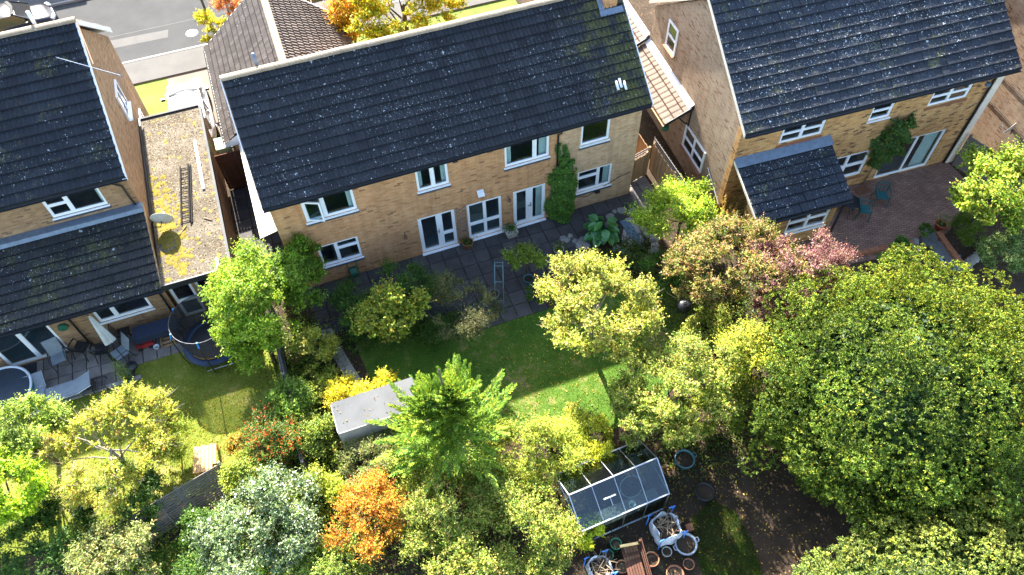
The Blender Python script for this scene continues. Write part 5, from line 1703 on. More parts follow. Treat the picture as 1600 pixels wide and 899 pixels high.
def plume_conifer(name, label, u, v, zb, H, rad, n, seed):
    rng = np.random.default_rng(seed)
    c = at(u, v, zb)
    t = thing(name, label, 'tree', (c[0], c[1], 0))
    mb = MB()
    mb.tube([(c[0], c[1], 0), (c[0] + .05, c[1], H * .5), (c[0], c[1] + .05, H * .95)], [.1, .07, .02], 7)
    PP, NN, TT, KK = [], [], [], []
    for i in range(n):
        h = H * rng.random() ** .75 * .93
        az = rng.uniform(0, 2 * math.pi)
        el = rng.uniform(.25, .85) + .75 * (h / H) ** 1.2
        d = np.array([math.cos(az) * math.cos(el), math.sin(az) * math.cos(el), math.sin(el)])
        L = (rad * (1 - (h / H) ** 1.4) + .5) * rng.uniform(.65, 1.2)
        s = np.array([c[0] + (-.55 if i % 5 < 2 else .25), c[1] + (.1 if i % 5 < 2 else -.1), h * .8 * (.93 if i % 5 < 2 else 1)])
        e = s + d * L
        droop = np.array([0, 0, -.12 * L])
        if i % 3 == 0:
            mb.tube([s, (s + e) / 2 + droop * .5, e], [.02, .012, .004], 4, False)
        m = 290
        tt = .2 + .85 * rng.random(m) ** .8
        side = nrmz(np.cross(d, [0, 0, 1.0]))
        sg = rng.choice([-1, 1], m)[:, None]
        wd = (.17 * L * (1.06 - tt))[:, None] * rng.random((m, 1))
        p = s + d * (tt * L)[:, None] + side * sg * wd * .9 + d * wd * .7 + droop * (tt ** 2)[:, None] + rng.standard_normal((m, 3)) * .012
        PP.append(p)
        up_ = np.cross(side, d)
        NN.append(np.tile(up_, (m, 1)) + rng.standard_normal((m, 3)) * .22)
        TT.append(d + side * sg * .55 + rng.standard_normal((m, 3)) * .1)
        KK.append(np.full(m, i))
    for (ox, oy, top) in ((.25, -.1, H * 1.02), (-.55, .1, H * .97), (.9, .2, H * .72), (-1.2, -.1, H * .66)):
        m = 420
        f = rng.random(m)
        a = rng.uniform(0, 6.283, m)
        rad_ = (.34 * (1 - f) + .03) * rng.random(m) ** .5
        o = np.stack([np.cos(a), np.sin(a), np.zeros(m)], 1)
        PP.append(np.array([c[0] + ox, c[1] + oy, 0]) + o * rad_[:, None] + np.array([0, 0, 1.0]) * (top - 1.5 + 1.5 * f)[:, None])
        NN.append(o + rng.standard_normal((m, 3)) * .4)
        TT.append(o * .7 + np.array([0, 0, 1.0]) + rng.standard_normal((m, 3)) * .25)
        KK.append(np.full(m, n - 1))
    mb.build('trunk', 'bark', t, True)
    P, N, T, K = map(np.concatenate, (PP, NN, TT, KK))
    N = nrmz(N)
    P[:, 2] = np.maximum(P[:, 2], .05)
    q = len(P)
    leaf_obj('crown', P, N, T, .125 * rng.uniform(.6, 1.4, q), .028 * rng.uniform(.7, 1.4, q), colours(rng, q, LEY, K, .15), t, 'needle', .05)
    return t


plume_conifer('cypress_tree', 'vivid green feathery conifer with pointed tips beside the shed', 708, 694, 0.9, 6.0, 2.2, 340, 71)


# wall climber: leaves hugging the facade
def climber(name, label, boxes, pal, n, leaf, seed, base, mat='leaf'):
    """boxes: (x0,x1,y_out,z0,z1,yaw matrix or None) column segments against the wall"""
    rng = np.random.default_rng(seed)
    t = thing(name, label, 'climber', base)
    mb = MB()
    Ps, Ns = [], []
    w = np.array([(b[1] - b[0]) * (b[4] - b[3]) for b in boxes])
    for b, q in zip(boxes, w / w.sum()):
        m = int(n * q)
        x = b[0] + (b[1] - b[0]) * rng.beta(1.4, 1.4, m)
        z = b[3] + (b[4] - b[3]) * rng.random(m)
        x = x + .09 * np.sin(z * 4.1 + b[0]) + .05 * rng.standard_normal(m) * (b[1] - b[0])
        bulge = np.sin(np.clip((x - b[0]) / (b[1] - b[0]), 0, 1) * math.pi) ** .5
        y = -.03 + b[2] * bulge * rng.random(m) ** .4 * (1 + .3 * np.sin(z * 9 + x * 7))
        p = np.stack([x, y, z], 1)
        nn = np.stack([rng.standard_normal(m) * .5 + (x - (b[0] + b[1]) / 2), -np.ones(m), .6 + rng.standard_normal(m) * .5], 1)
        if b[5] is not None:
            Rm = np.array(b[5])
            p = p @ Rm[:3, :3].T + Rm[:3, 3]
            nn = nn @ Rm[:3, :3].T
        Ps.append(p)
        Ns.append(nn)
        xm = (b[0] + b[1]) / 2
        st = [Vector((xm + .1 * math.sin(k), -.03, b[3] + (b[4] - b[3]) * k / 5)) for k in range(6)]
        if b[5] is not None:
            st = [b[5] @ q_ for q_ in st]
        sb = MB()
        sb.tube(st, .025, 6, False)
        sb.build('stem', 'pale_bark', t, True)
    P = np.concatenate(Ps)
    N = nrmz(np.concatenate(Ns))
    m = len(P)
    leaf_obj('foliage', P, N, rng.standard_normal((m, 3)) - np.array([0, 0, 1.0]), leaf[0] * rng.uniform(.7, 1.3, m), leaf[1] * rng.uniform(.7, 1.3, m), colours(rng, m, pal), t, mat)
    return t


climber('ivy_climber', 'dense green ivy column climbing the rear wall of the middle house', [(13.85, 15.0, -.48, .05, 1.6, None), (13.95, 15.02, -.42, 1.4, 2.6, None), (14.05, 14.85, -.3, 2.5, 3.05, None), (14.2, 14.65, -.2, 2.9, 3.4, None), (14.2, 14.36, -.1, 3.2, 4.1, None), (14.5, 14.68, -.1, 3.2, 3.9, None)], [(.04, .10, .018, 5), (.07, .15, .025, 3), (.1, .19, .04, 1)], 9000, (.085, .065), 81, (14.4, -.1, 0))
climber('wall_climber', 'dark green climber hanging between windows of the yellow brick house', [(6.5, 7.5, -.6, 2.5, 3.7, RM), (6.3, 7.9, -.55, 1.8, 2.7, RM), (6.55, 7.2, -.35, 1.2, 1.9, RM)], [(.035, .08, .018, 5), (.055, .11, .03, 3), (.16, .12, .03, .6)], 5200, (.12, .07), 82, tuple(RM @ Vector((6.9, -.2, 0))))
mb = MB(RM)
mb.tube([(6.75, -.1, .05), (6.85, -.1, .9), (7.1, -.12, 1.6), (7.0, -.12, 2.6)], [.035, .03, .03, .02], 6)
mb.build('climber_stem', 'pale_bark', bpy.data.objects['wall_climber'], True)

# pampas style pinkish spikes
rng = np.random.default_rng(90)
c = at(1140, 340, .6)
t = thing('feather_grass', 'upright pinkish feathery spikes in front of the brick gable', 'plant', (c[0], c[1], 0))
mb = MB()
PP, TT = [], []
for i in range(26):
    a = rng.uniform(0, 6.28)
    tip = np.array([c[0] + math.cos(a) * rng.uniform(.1, .75), c[1] + math.sin(a) * rng.uniform(.1, .6), rng.uniform(1.2, 1.9)])
    b = np.array([c[0] + math.cos(a) * .1, c[1] + math.sin(a) * .1, 0])
    mb.tube([b, (b + tip) / 2 + np.array([0, 0, .15]), tip], [.008, .006, .003], 4, False)
    tt = rng.uniform(.55, 1.02, 70)[:, None]
    PP.append(b + (tip - b) * tt + rng.standard_normal((70, 3)) * .03)
    TT.append(np.tile(tip - b, (70, 1)) + rng.standard_normal((70, 3)) * .5)
mb.build('stem', 'twig', t)
P, T = np.concatenate(PP), np.concatenate(TT)
n = len(P)
leaf_obj('foliage', P, nrmz(rng.standard_normal((n, 3)) + [0, 0, .5]), T, np.full(n, .09), np.full(n, .022), colours(rng, n, [(.42, .27, .19, 3), (.32, .24, .13, 3), (.2, .2, .08, 2)]), t)


# grass blades on the lawns and low ground cover in the beds (nobody could count these)
def blades(name, label, polys, n, h, pal, seed, w=.012):
    rng = np.random.default_rng(seed)
    P = []
    for poly_ in polys:
        xs = [p[0] for p in poly_]
        ys = [p[1] for p in poly_]
        k = 0
        m = int(n)
        X = rng.uniform(min(xs), max(xs), m)
        Y = rng.uniform(min(ys), max(ys), m)
        ins = np.zeros(m, bool)
        j = len(poly_) - 1
        for i in range(len(poly_)):
            (xi, yi), (xj, yj) = poly_[i], poly_[j]
            cr_ = ((yi > Y) != (yj > Y)) & (X < (xj - xi) * (Y - yi) / (yj - yi + 1e-9) + xi)
            ins ^= cr_
            j = i
        P.append(np.stack([X[ins], Y[ins], np.full(ins.sum(), .02)], 1))
    P = np.concatenate(P)
    m = len(P)
    L = h * rng.uniform(.5, 1.4, m)
    P[:, 2] += L * .4
    T = np.stack([rng.standard_normal(m) * .6, rng.standard_normal(m) * .6, np.ones(m)], 1)
    N = nrmz(np.stack([rng.standard_normal(m), rng.standard_normal(m), np.full(m, .25)], 1))
    o = leaf_obj(name, P, N, T, L, np.full(m, w), colours(rng, m, pal, None, .2), None, 'leaf', 0, 'stuff')
    return tag(o, label, 'grass')


GR = [(.07, .14, .02, 4), (.12, .19, .03, 3), (.2, .22, .055, 2), (.045, .095, .015, 2)]
blades('grass', 'short mown grass on the lawn of the middle garden', [LAWN], 90000, .05, GR, 201)
blades('grass', 'short grass on the lawn of the left garden', [LLAWN], 70000, .055, [(.15, .20, .025, 4), (.24, .26, .05, 4), (.33, .28, .09, 4)], 202)
blades('grass', 'shaded rough grass at the bottom right', [LAWN3], 30000, .07, [(.035, .07, .014, 4), (.055, .09, .02, 3), (.08, .08, .03, 2)], 203)  # blade colours darkened for shade, like the turf below
blades('grass', 'rough shaded grass at the bottom left', [LAWN4], 30000, .08, GR, 204)


def cover(name, label, spots, n, pal, seed, leaf=(.09, .05)):
    rng = np.random.default_rng(seed)
    Ps = []
    for (x, y, rx, ry, h, wgt) in spots:
        m = int(n * wgt)
        p = rng.standard_normal((m, 2)) * .5
        Ps.append(np.stack([x + p[:, 0] * rx, y + p[:, 1] * ry, .04 + h * rng.random(m) * np.exp(-(p ** 2).sum(1))], 1))
    P = np.concatenate(Ps)
    m = len(P)
    o = leaf_obj(name, P, nrmz(rng.standard_normal((m, 3)) * .7 + [0, 0, .9]), rng.standard_normal((m, 3)), leaf[0] * rng.uniform(.6, 1.4, m), leaf[1] * rng.uniform(.6, 1.4, m), colours(rng, m, pal), None, 'leaf', .15, 'stuff')
    return tag(o, label, 'ground cover')


cover('ground_cover', 'low leafy plants covering the bed along the left fence', [(3.1, -3.2, 1.2, 2.6, .5, .35), (3.0, -6.2, 1.5, 2.2, .5, .3), (1.8, -8.0, 2.2, 1.4, .5, .35)], 12000, [(.10, .16, .03, 4), (.17, .22, .04, 2), (.05, .09, .02, 3)], 301)
cover('ground_cover', 'low weeds covering the soil along the bottom edge', [(3.5, -9.5, 4, 2.0, .6, .35), (7.5, -10.6, 4, 2.2, .5, .35), (-2.2, -8.6, 3.5, 2.2, .5, .3)], 15000, [(.10, .15, .03, 4), (.16, .20, .05, 2), (.05, .085, .02, 3), (.25, .18, .06, 1)], 302)
cover('ground_cover', 'low dark plants under the trees on the right', [(17.0, -6.0, 2.6, 2.4, .5, .3), (19.5, -6.8, 3.5, 1.6, .5, .3), (15.5, -11.0, 3.0, 1.4, .4, .25), (16.3, -3.2, .8, 1.2, .4, .15)], 12000, [(.045, .085, .02, 4), (.08, .13, .03, 2), (.16, .13, .05, 1)], 303)
cover('ground_cover', 'low plants edging the shaded patio beds', [(6.0, -2.9, 1.8, .8, .4, .35), (8.6, -3.6, 1.8, .6, .35, .3), (14.4, -3.2, 1.2, .7, .35, .35)], 7000, DARK, 304)
cover('fallen_leaves', 'fallen yellow leaves scattered over the shaded soil and grass', [(14.6, -12.6, 3.4, 3.4, .0, .4), (12.0, -10.4, 2.5, 2, 0, .2), (11, -6.5, 5, 2.5, 0, .4), (-1.5, -4.2, 4, 2.5, 0, .3), (6.0, -1.8, 2.5, 1.5, 0, .12)], 2600, [(.35, .25, .06, 3), (.25, .13, .05, 2), (.4, .34, .1, 1)], 305, (.06, .04))
# ------------------------------------------------------------------ fences
def fence_run(name, label, a, b, h, mat, boards=True, w=.1, post_every=1.8, top=None, horiz=False, lean=0.0):
    a, b = Vector((*a, 0)), Vector((*b, 0))
    d = (b - a)
    L = d.length
    d.normalize()
    sd = Vector((-d.y, d.x, 0))
    t = thing(name, label, 'fence', tuple(a))
    np_ = max(1, round(L / post_every))
    for i in range(np_ + 1):
        mb = MB()
        p = a + d * (L * i / np_)
        mb.bar(p + sd * .05, p + sd * .05 + Vector((0, 0, h + .06)) + sd * lean, .09)
        mb.build('post', mat, t)
    rs_ = random.Random(int(L * 100))
    if horiz:
        n = int(h / w)
        for i in range(n):
            z = .06 + i * w
            mb = MB()
            mb.bar(a + Vector((0, 0, z + w * .45)) + sd * lean * z / h, b + Vector((0, 0, z + w * .45)) + sd * lean * z / h, .018, w * .88)
            mb.build('slat', mat, t)
        for i in range(int(L / .8) + 1):
            mb = MB()
            p = a + d * min(L, i * .8)
            mb.bar(p - sd * .03, p - sd * .03 + Vector((0, 0, h)) + sd * lean, .05, .04)
            mb.build('batten', mat, t)
    else:
        n = max(1, int(L / w))
        w2 = L / n
        for i in range(n):
            p = a + d * (w2 * (i + .5))
            dz = rs_.uniform(-.012, .012)
            mb = MB()
            mb.obox(p + Vector((0, 0, h / 2 + .03 + dz)) - sd * (.008 if i % 2 else 0), d * (w2 * .52), sd * .008, Vector((0, 0, h / 2 - .03)))
            mb.build('board', mat, t)
        for z in (.3, h - .25):
            mb = MB()
            mb.bar(a + Vector((0, 0, z)) + sd * .035, b + Vector((0, 0, z)) + sd * .035, .04, .08)
            mb.build('rail', mat, t)
    if top:
        for z in (h + .05, h + .18, h + .31):
            mb = MB()
            mb.bar(a + Vector((0, 0, z)), b + Vector((0, 0, z)), .02, .03)
            mb.build('trellis_rail', top, t)
        for i in range(int(L / .16) + 1):
            mb = MB()
            p = a + d * min(L, i * .16)
            mb.bar(p + Vector((0, 0, h)) + sd * .015, p + Vector((0, 0, h + .36)) + sd * .015, .02)
            mb.build('trellis_slat', top, t)
    return t


fence_run('garden_fence', 'tan panel fence with trellis top running beside the brick gable', (19.0, 1.0), (19.0, -2.7), 1.5, 'fence_tan', w=.14, top='fence')
fence_run('garden_fence', 'tan boarded fence piece continuing up the side path behind the trellis', (18.66, 5.4), (18.66, .78), 1.55, 'fence_tan', w=.14)
fence_run('side_gate', 'short trellis-topped fence return closing the side path by the house corner', (17.9, .52), (18.6, .70), 1.35, 'fence_tan', w=.12, top='fence', post_every=.8)
fence_run('garden_fence', 'weathered grey fence between the left garden and the middle garden', (2.5, -.9), (2.45, -7.6), 1.25, 'fence', w=.12)
fence_run('garden_fence', 'leaning grey slatted fence panel at the end of the left lawn', (-2.6, -7.95), (.15, -7.2), 1.2, 'fence', w=.085, horiz=True, lean=.5)
fence_run('garden_fence', 'grey boarded fence beyond the right end of the brick patio', (31.15, -3.5), (32.2, -6.9), 1.7, 'fence', w=.13)

# ------------------------------------------------------------------ shed
t = thing('garden_shed', 'small shed with pale grey felted flat roof among the shrubs', 'shed', (5.2, -7.1, 0))
mb = MB()
mb.box((3.95, -7.35, 0), (6.45, -6.5, 1.95))
mb.build('wall', 'felt_side', t)
mb = MB()
mb.prism([(3.86, -7.46, 1.96), (6.55, -7.46, 1.96), (6.55, -6.40, 2.06), (3.86, -6.40, 2.06)], (0, 0, .06))
mb.build('roof', 'shed_felt', t)
mb = MB()
for x0, x1 in ((3.86, 4.86), (4.88, 5.7), (5.72, 6.55)):
    mb.box((x0, -7.485, 1.35), (x1, -7.462, 2.0 + (x0 % .02)))
mb.build('felt_apron', 'felt_side', t)
for xs_ in (4.75, 5.65):
    mb = MB()
    mb.prism([(xs_, -7.47, 2.022), (xs_ + .16, -7.47, 2.022), (xs_ + .16, -6.39, 2.122), (xs_, -6.39, 2.122)], (0, 0, .008))
    mb.build('felt_seam', 'shed_felt', t)
mb = MB()
mb.box((3.835, -7.44, 1.6), (3.858, -6.42, 2.05))
mb.build('side_apron', 'felt_side', t)

# ------------------------------------------------------------------ greenhouse (ridge runs across)
GH0 = at(890, 768, 1.35)
gM = Matrix.Translation((9.85, -12.75, 0)) @ Matrix.Rotation(R(2.5), 4, 'Z')
t = thing('greenhouse', 'aluminium greenhouse with dark glass roof panes', 'greenhouse', tuple(gM @ Vector((1.45, .95, 0))))
GL, GW, GE, GRZ = 2.95, 1.9, 1.35, 2.0
fm = MB(gM)
r_ = .022
for x in (0, GL):
    fm.bar((x, 0, 0), (x, 0, GE), .032)
    fm.bar((x, GW, 0), (x, GW, GE), .032)
    fm.bar((x, 0, GE), (x, GW / 2, GRZ), .032)
    fm.bar((x, GW, GE), (x, GW / 2, GRZ), .032)
    fm.bar((x, 0, GE), (x, GW, GE), .022)
    fm.bar((x, GW / 2, 0), (x, GW / 2, GRZ), .022)
for y, z in ((0, GE), (GW, GE), (GW / 2, GRZ), (0, .03), (GW, .03)):
    fm.bar((0, y, z), (GL, y, z), .04)
fm.build('frame', 'alu', t)
for i in range(1, 4):
    x = GL * i / 4
    for (p, q) in (((x, 0, GE), (x, GW / 2, GRZ)), ((x, GW, GE), (x, GW / 2, GRZ)), ((x, 0, 0), (x, 0, GE)), ((x, GW, 0), (x, GW, GE))):
        mb = MB(gM)
        mb.bar(p, q, .02)
        mb.build('glazing_bar', 'alu', t)
for i in range(4):
    x0, x1 = GL * i / 4 + .02, GL * (i + 1) / 4 - .02
    for y0, z0, y1, z1, nm in ((.01, GE + .005, GW / 2 - .02, GRZ - .01, 'roof_pane'), (GW - .01, GE + .005, GW / 2 + .02, GRZ - .01, 'roof_pane'), (0, .06, .0, GE - .03, 'side_pane'), (GW, .06, GW, GE - .03, 'side_pane')):
        mb = MB(gM)
        mb.prism([(x0, y0, z0), (x1, y0, z0), (x1, y1, z1), (x0, y1, z1)], (0, .004, .004))
        mb.build(nm, 'glass_gh', t)
for x in (.005, GL - .005):
    for y0, y1 in ((.03, GW / 2 - .02), (GW / 2 + .02, GW - .03)):
        mb = MB(gM)
        za = GE + (GRZ - GE) * (y0 if y0 < GW / 2 else GW - y0) / (GW / 2) - .03
        zb = GE + (GRZ - GE) * (y1 if y1 < GW / 2 else GW - y1) / (GW / 2) - .03
        mb.prism([(x, y0, .05), (x, y1, .05), (x, y1, zb), (x, y0, za)], (.004, 0, 0))
        mb.build('end_pane', 'glass_gh', t)
mb = MB(gM)   # opening roof light lever and frame
mb.bar((.95, .50, 1.72), (1.35, .50, 1.72), .03)
mb.bar((1.15, .28, 1.6), (1.15, .52, 1.74), .02)
mb.build('vent_stay', 'alu', t)
mb = MB(gM)
mb.box((.1, .08, .62), (GL - .1, .55, .66))
mb.box((.1, 1.35, .62), (GL - .1, 1.82, .66))
for x in (.2, 1.5, 2.7):
    for y in (.1, .5, 1.4, 1.78):
        mb.box((x, y, 0), (x + .04, y + .04, .62))
mb.build('staging', 'fence', t)
rng = np.random.default_rng(7)
for i, (x, y, m, lb) in enumerate(((.35, .3, 'terracotta', 'small pot on the staging at the left end inside the greenhouse'), (1.9, .3, 'white_board', 'white tray on the front staging inside the greenhouse'), (2.4, 1.6, 'terracotta', 'small pot on the rear staging inside the greenhouse'))):
    mb = MB(gM)
    mb.lathe([(.05, 0), (.08, .02), (.11, .2), (.1, .2), (.07, .05)], (x, y, .66), 12)
    tag(mb.build('plant_pot', m, smooth=True), lb, 'pot')
mb = MB(gM)
ang = np.linspace(0, 5.6, 30)
mb.tube([(1.9 + .36 * math.cos(a), .55 + .26 * math.sin(a), 1.70 + .18 * math.sin(a)) for a in ang], .012, 5)
tag(mb.build('hose_coil', 'canvas', smooth=True), 'pale hose coil lying on the greenhouse roof', 'hose')


# ------------------------------------------------------------------ pots, tubs, bags
def pot(name, label, x, y, r, h, mat, soil=True, cat='pot', plantpal=None, np_=300, ph=.35, handles=False, seed=1, z=0.0, leafs=(.09, .05), group=None):
    t = thing(name, label, cat, (x, y, z), group)
    mb = MB()
    mb.lathe([(r * .68, 0), (r * .72, .01), (r * .95, h * .86), (r * 1.04, h * .87), (r * 1.05, h), (r * .92, h), (r * .86, h * .8)], (x, y, z), 22)
    mb.build('body', mat, t, True)
    if soil:
        mb = MB()
        mb.lathe([(.002, h * .85), (r * .5, h * .86), (r * .9, h * .82)], (x, y, z), 18)
        mb.build('compost', 'soil', t, True)
    if handles:
        for s in (-1, 1):
            mb = MB()
            mb.tube([(x + s * r * 1.0, y - .08, z + h * .93), (x + s * (r + .08), y - .05, z + h * 1.05), (x + s * (r + .08), y + .05, z + h * 1.05), (x + s * r, y + .08, z + h * .93)], .018, 6)
            mb.build('handle', mat, t, True)
    if plantpal:
        g = np.random.default_rng(seed)
        P = g.standard_normal((np_, 3)) * np.array([r * .7, r * .7, ph * .4]) + np.array([x, y, z + h + ph * .35])
        P[:, 2] = np.maximum(P[:, 2], z + h * .9)
        leaf_obj('foliage', P, nrmz(g.standard_normal((np_, 3)) + [0, 0, .7]), g.standard_normal((np_, 3)), leafs[0] * g.uniform(.7, 1.3, np_), leafs[1] * g.uniform(.7, 1.3, np_), colours(g, np_, plantpal), t)
        mb = MB()
        for k in range(5):
            a = k * 1.26
            mb.tube([(x, y, z + h * .8), (x + r * .4 * math.cos(a), y + r * .4 * math.sin(a), z + h + ph * .5)], .008, 4, False)
        mb.build('stem', 'twig', t)
    return t


def pxy(u, v, z):
    p = at(u, v, z)
    return float(p[0]), float(p[1])


x, y = pxy(1070, 717, .38); pot('rope_tub', 'dark teal two-handled tub right of the greenhouse', x, y, .32, .4, 'pot_teal', cat='tub', handles=True)
x, y = pxy(1072, 850, .38); pot('rope_tub', 'pale grey two-handled tub beside the white bulk bag', x, y, .33, .4, 'pot_grey', cat='tub', handles=True)
x, y = pxy(1042, 862, .25); pot('plant_pot', 'small grey stone pot left of the pale tub', x, y, .15, .26, 'pot_stone', seed=2)
x, y = pxy(1018, 875, .3); pot('plant_pot', 'large terracotta pot beside the wooden bench', x, y, .22, .38, 'terracotta')
x, y = pxy(972, 886, .25); pot('plant_pot', 'terracotta pot left of the wooden bench', x, y, .19, .3, 'terracotta')
x, y = pxy(1055, 897, .2); pot('plant_pot', 'broad terracotta bowl at the bottom edge', x, y, .26, .2, 'terracotta')
x, y = pxy(1076, 882, .2); pot('plant_pot', 'tilted terracotta rim at the bottom edge right of the bowl', x, y, .17, .24, 'terracotta')
x, y = pxy(962, 852, .35); pot('plant_pot', 'tall green plastic pot by the yellow bush', x, y, .17, .5, 'green_plastic')
x, y = pxy(950, 868, .3); pot('plant_pot', 'green plastic pot behind the bag of branches', x, y, .16, .4, 'green_plastic')
x, y = pxy(1101, 769, .3); pot('compost_bin', 'dark round tub in the shade right of the greenhouse', x, y, .3, .35, 'black', cat='tub')
mb = MB()
x, y = pxy(1078, 823, .2)
mb.prism([(x - .12, y - .1, 0), (x + .1, y - .12, 0), (x + .12, y + .1, 0), (x - .1, y + .12, 0)], (0, 0, .16))
tag(mb.build('square_pot', 'terracotta'), 'square terracotta pot above the pale tub', 'pot')


def bulk_bag(label, u, v, w, h, seed, brush=True):
    x, y = pxy(u, v, h * .6)
    g = np.random.default_rng(seed)
    t = thing('bulk_bag', label, 'bag', (x, y, 0))
    mb = MB()
    n = 28
    rings = []
    for z, s in ((0, .9), (h * .35, 1.05), (h * .7, 1.0), (h, .95), (h * .98, .90), (h * .6, .88)):
        ring = []
        for k in range(n):
            a = 2 * math.pi * k / n
            q = 1 / max(abs(math.cos(a)), abs(math.sin(a))) ** .65
            r = w / 2 * s * q * (1 + .06 * math.sin(a * 5 + z * 9) + .04 * g.standard_normal())
            ring.append((x + r * math.cos(a), y + r * math.sin(a), z + (.09 * math.sin(a * 4 + 1) + .05 * g.standard_normal() if z > h * .9 else 0)))
        rings.append(mb.pts(ring))
    for i in range(len(rings) - 1):
        for k in range(n):
            mb.f.append((rings[i] + k, rings[i] + (k + 1) % n, rings[i + 1] + (k + 1) % n, rings[i + 1] + k))
    mb.build('sack', 'white_bag', t, True)
    for sx in (-1, 1):
        for sy in (-1, 1):
            mb = MB()
            px_, py_ = x + sx * w * .50, y + sy * w * .50
            mb.tube([(px_, py_, .05), (px_, py_, h), (px_ + sx * .05, py_, h + .16), (px_ - sx * .12, py_ + .04, h + .05)], .022, 5)
            mb.build('strap', 'blue_strap', t)
    mb = MB()
    mb.lathe([(.002, h * .78), (w * .3, h * .8), (w * .46, h * .66)], (x, y, 0), 14)
    mb.build('filling', 'soil', t, True)
    if brush:
        mb = MB()
        for k in range(34):
            a = g.uniform(0, 6.28)
            b0 = Vector((x + g.uniform(-.25, .25), y + g.uniform(-.25, .25), h * g.uniform(.75, 1.05)))
            mb.tube([b0, b0 + Vector((math.cos(a) * .35, math.sin(a) * .35, g.uniform(-.02, .25)))], [.016, .006], 5)
        mb.build('cut_branches', 'twig', t, kind='stuff')
    return t


bulk_bag('white bulk bag with blue straps slumped beside the greenhouse', 1040, 826, .82, .74, 3)
bulk_bag('white bulk bag full of cut branches at the bottom edge', 937, 890, .68, .62, 4)

# wooden bench seen from above
t = thing('garden_bench', 'slatted reddish wooden bench at the bottom edge', 'bench', (*pxy(990, 885, 0), 0))
bx, by = pxy(990, 882, .4)
Mb = Matrix.Translation((bx, by, 0)) @ Matrix.Rotation(R(-100), 4, 'Z')
for i in range(6):
    mb = MB(Mb)
    mb.box((-.6, -.25 + i * .085, .41), (.6, -.18 + i * .085, .435))
    mb.build('seat_slat', 'bench_wood', t)
for i in range(3):
    mb = MB(Mb)
    mb.box((-.6, .28 + i * .03, .52 + i * .12), (.6, .30 + i * .03, .61 + i * .12))
    mb.build('back_slat', 'bench_wood', t)
for sx in (-.56, .5):
    for y0, zt in ((-.26, .6), (.26, .88)):
        mb = MB(Mb)
        mb.box((sx, y0, 0), (sx + .06, y0 + .06, zt))
        mb.build('leg', 'bench_wood', t)
    mb = MB(Mb)
    mb.box((sx - .01, -.3, .6), (sx + .07, .3, .63))
    mb.build('armrest', 'pine', t)

# ------------------------------------------------------------------ pond and rocks
pc = [(16.3, -.95), (16.9, -1.0), (17.25, -1.5), (17.2, -2.3), (16.9, -3.0), (16.45, -3.1), (16.25, -2.5), (16.05, -1.7)]
sheet('pond', pc, .035, 'water')
mb = MB()
mb.prism([(16.55, -1.25, .04), (16.9, -1.3, .04), (17.0, -2.2, .04), (16.8, -2.75, .04), (16.6, -2.2, .04)], (0, 0, .02))
tag(mb.build('pond_shelf', 'pond_liner'), 'blue plastic shelf showing in the small pond', 'pond liner')
rs = random.Random(9)


def rock(x, y, r, h, mat='stone', label=None, group=None):
    mb = MB()
    n, m = 9, 5
    pts_ = []
    for j in range(m):
        ph = j / (m - 1) * math.pi / 2
        ring = mb.pts([(x + r * math.cos(ph * .98) * math.cos(6.283 * k / n) * rs.uniform(.8, 1.2), y + r * math.cos(ph * .98) * math.sin(6.283 * k / n) * rs.uniform(.8, 1.2), h * math.sin(ph) * rs.uniform(.85, 1.1)) for k in range(n)])
        pts_.append(ring)
    for j in range(m - 1):
        for k in range(n):
            mb.f.append((pts_[j] + k, pts_[j] + (k + 1) % n, pts_[j + 1] + (k + 1) % n, pts_[j + 1] + k))
    mb.f.append(tuple(pts_[-1] + k for k in range(n)))
    o = mb.build('rock', mat)
    return tag(o, label, 'rock', group)


for i in range(22):
    a = i / 22 * 6.283
    x, y = 16.68 + .78 * math.cos(a) + rs.uniform(-.08, .08), -2.02 + 1.32 * math.sin(a) + rs.uniform(-.08, .08)
    rock(x, y, rs.uniform(.11, .22), rs.uniform(.08, .17), 'stone', 'grey edging rock set around the little pond', 'rocks edging the pond')
for i in range(7):
    rock(17.35 + rs.uniform(-.1, .35), -1.0 - i * .32, rs.uniform(.14, .24), rs.uniform(.08, .2), 'stone', 'grey rock in the bank right of the pond', 'rocks in the bank')

# big leaved plant by the pond
t = thing('big_leaf_plant', 'lush large-leaved green plant beside the pond', 'plant', (15.55, -1.75, 0))
g = np.random.default_rng(15)
mls = []
for v_ in range(3):
    mb = MB()
    nseg = 7
    W_ = (.0, .10, .15, .16, .13, .08, .0)
    for i in range(nseg):
        yy = .46 * i / (nseg - 1)
        zz = .05 * math.sin(yy * 5 + v_) - .18 * yy * yy
        mb.pts([(-W_[i], yy, zz + .03), (0, yy, zz), (W_[i], yy, zz + .03)])
    for i in range(nseg - 1):
        mb.f += [(3 * i, 3 * i + 1, 3 * i + 4, 3 * i + 3), (3 * i + 1, 3 * i + 2, 3 * i + 5, 3 * i + 4)]
    me = bpy.data.meshes.new('leaf_blade')
    me.from_pydata(mb.v, [], mb.f)
    a_ = me.attributes.new('col', 'FLOAT_COLOR', 'FACE')
    cgreen = [(.05, .20, .03), (.08, .26, .04), (.035, .14, .02)][v_]
    a_.data.foreach_set('color', np.tile(np.array([*cgreen, 1], np.float32), len(mb.f)))
    me.materials.append(M['leaf_gloss'])
    mls.append(me)
stm = MB()
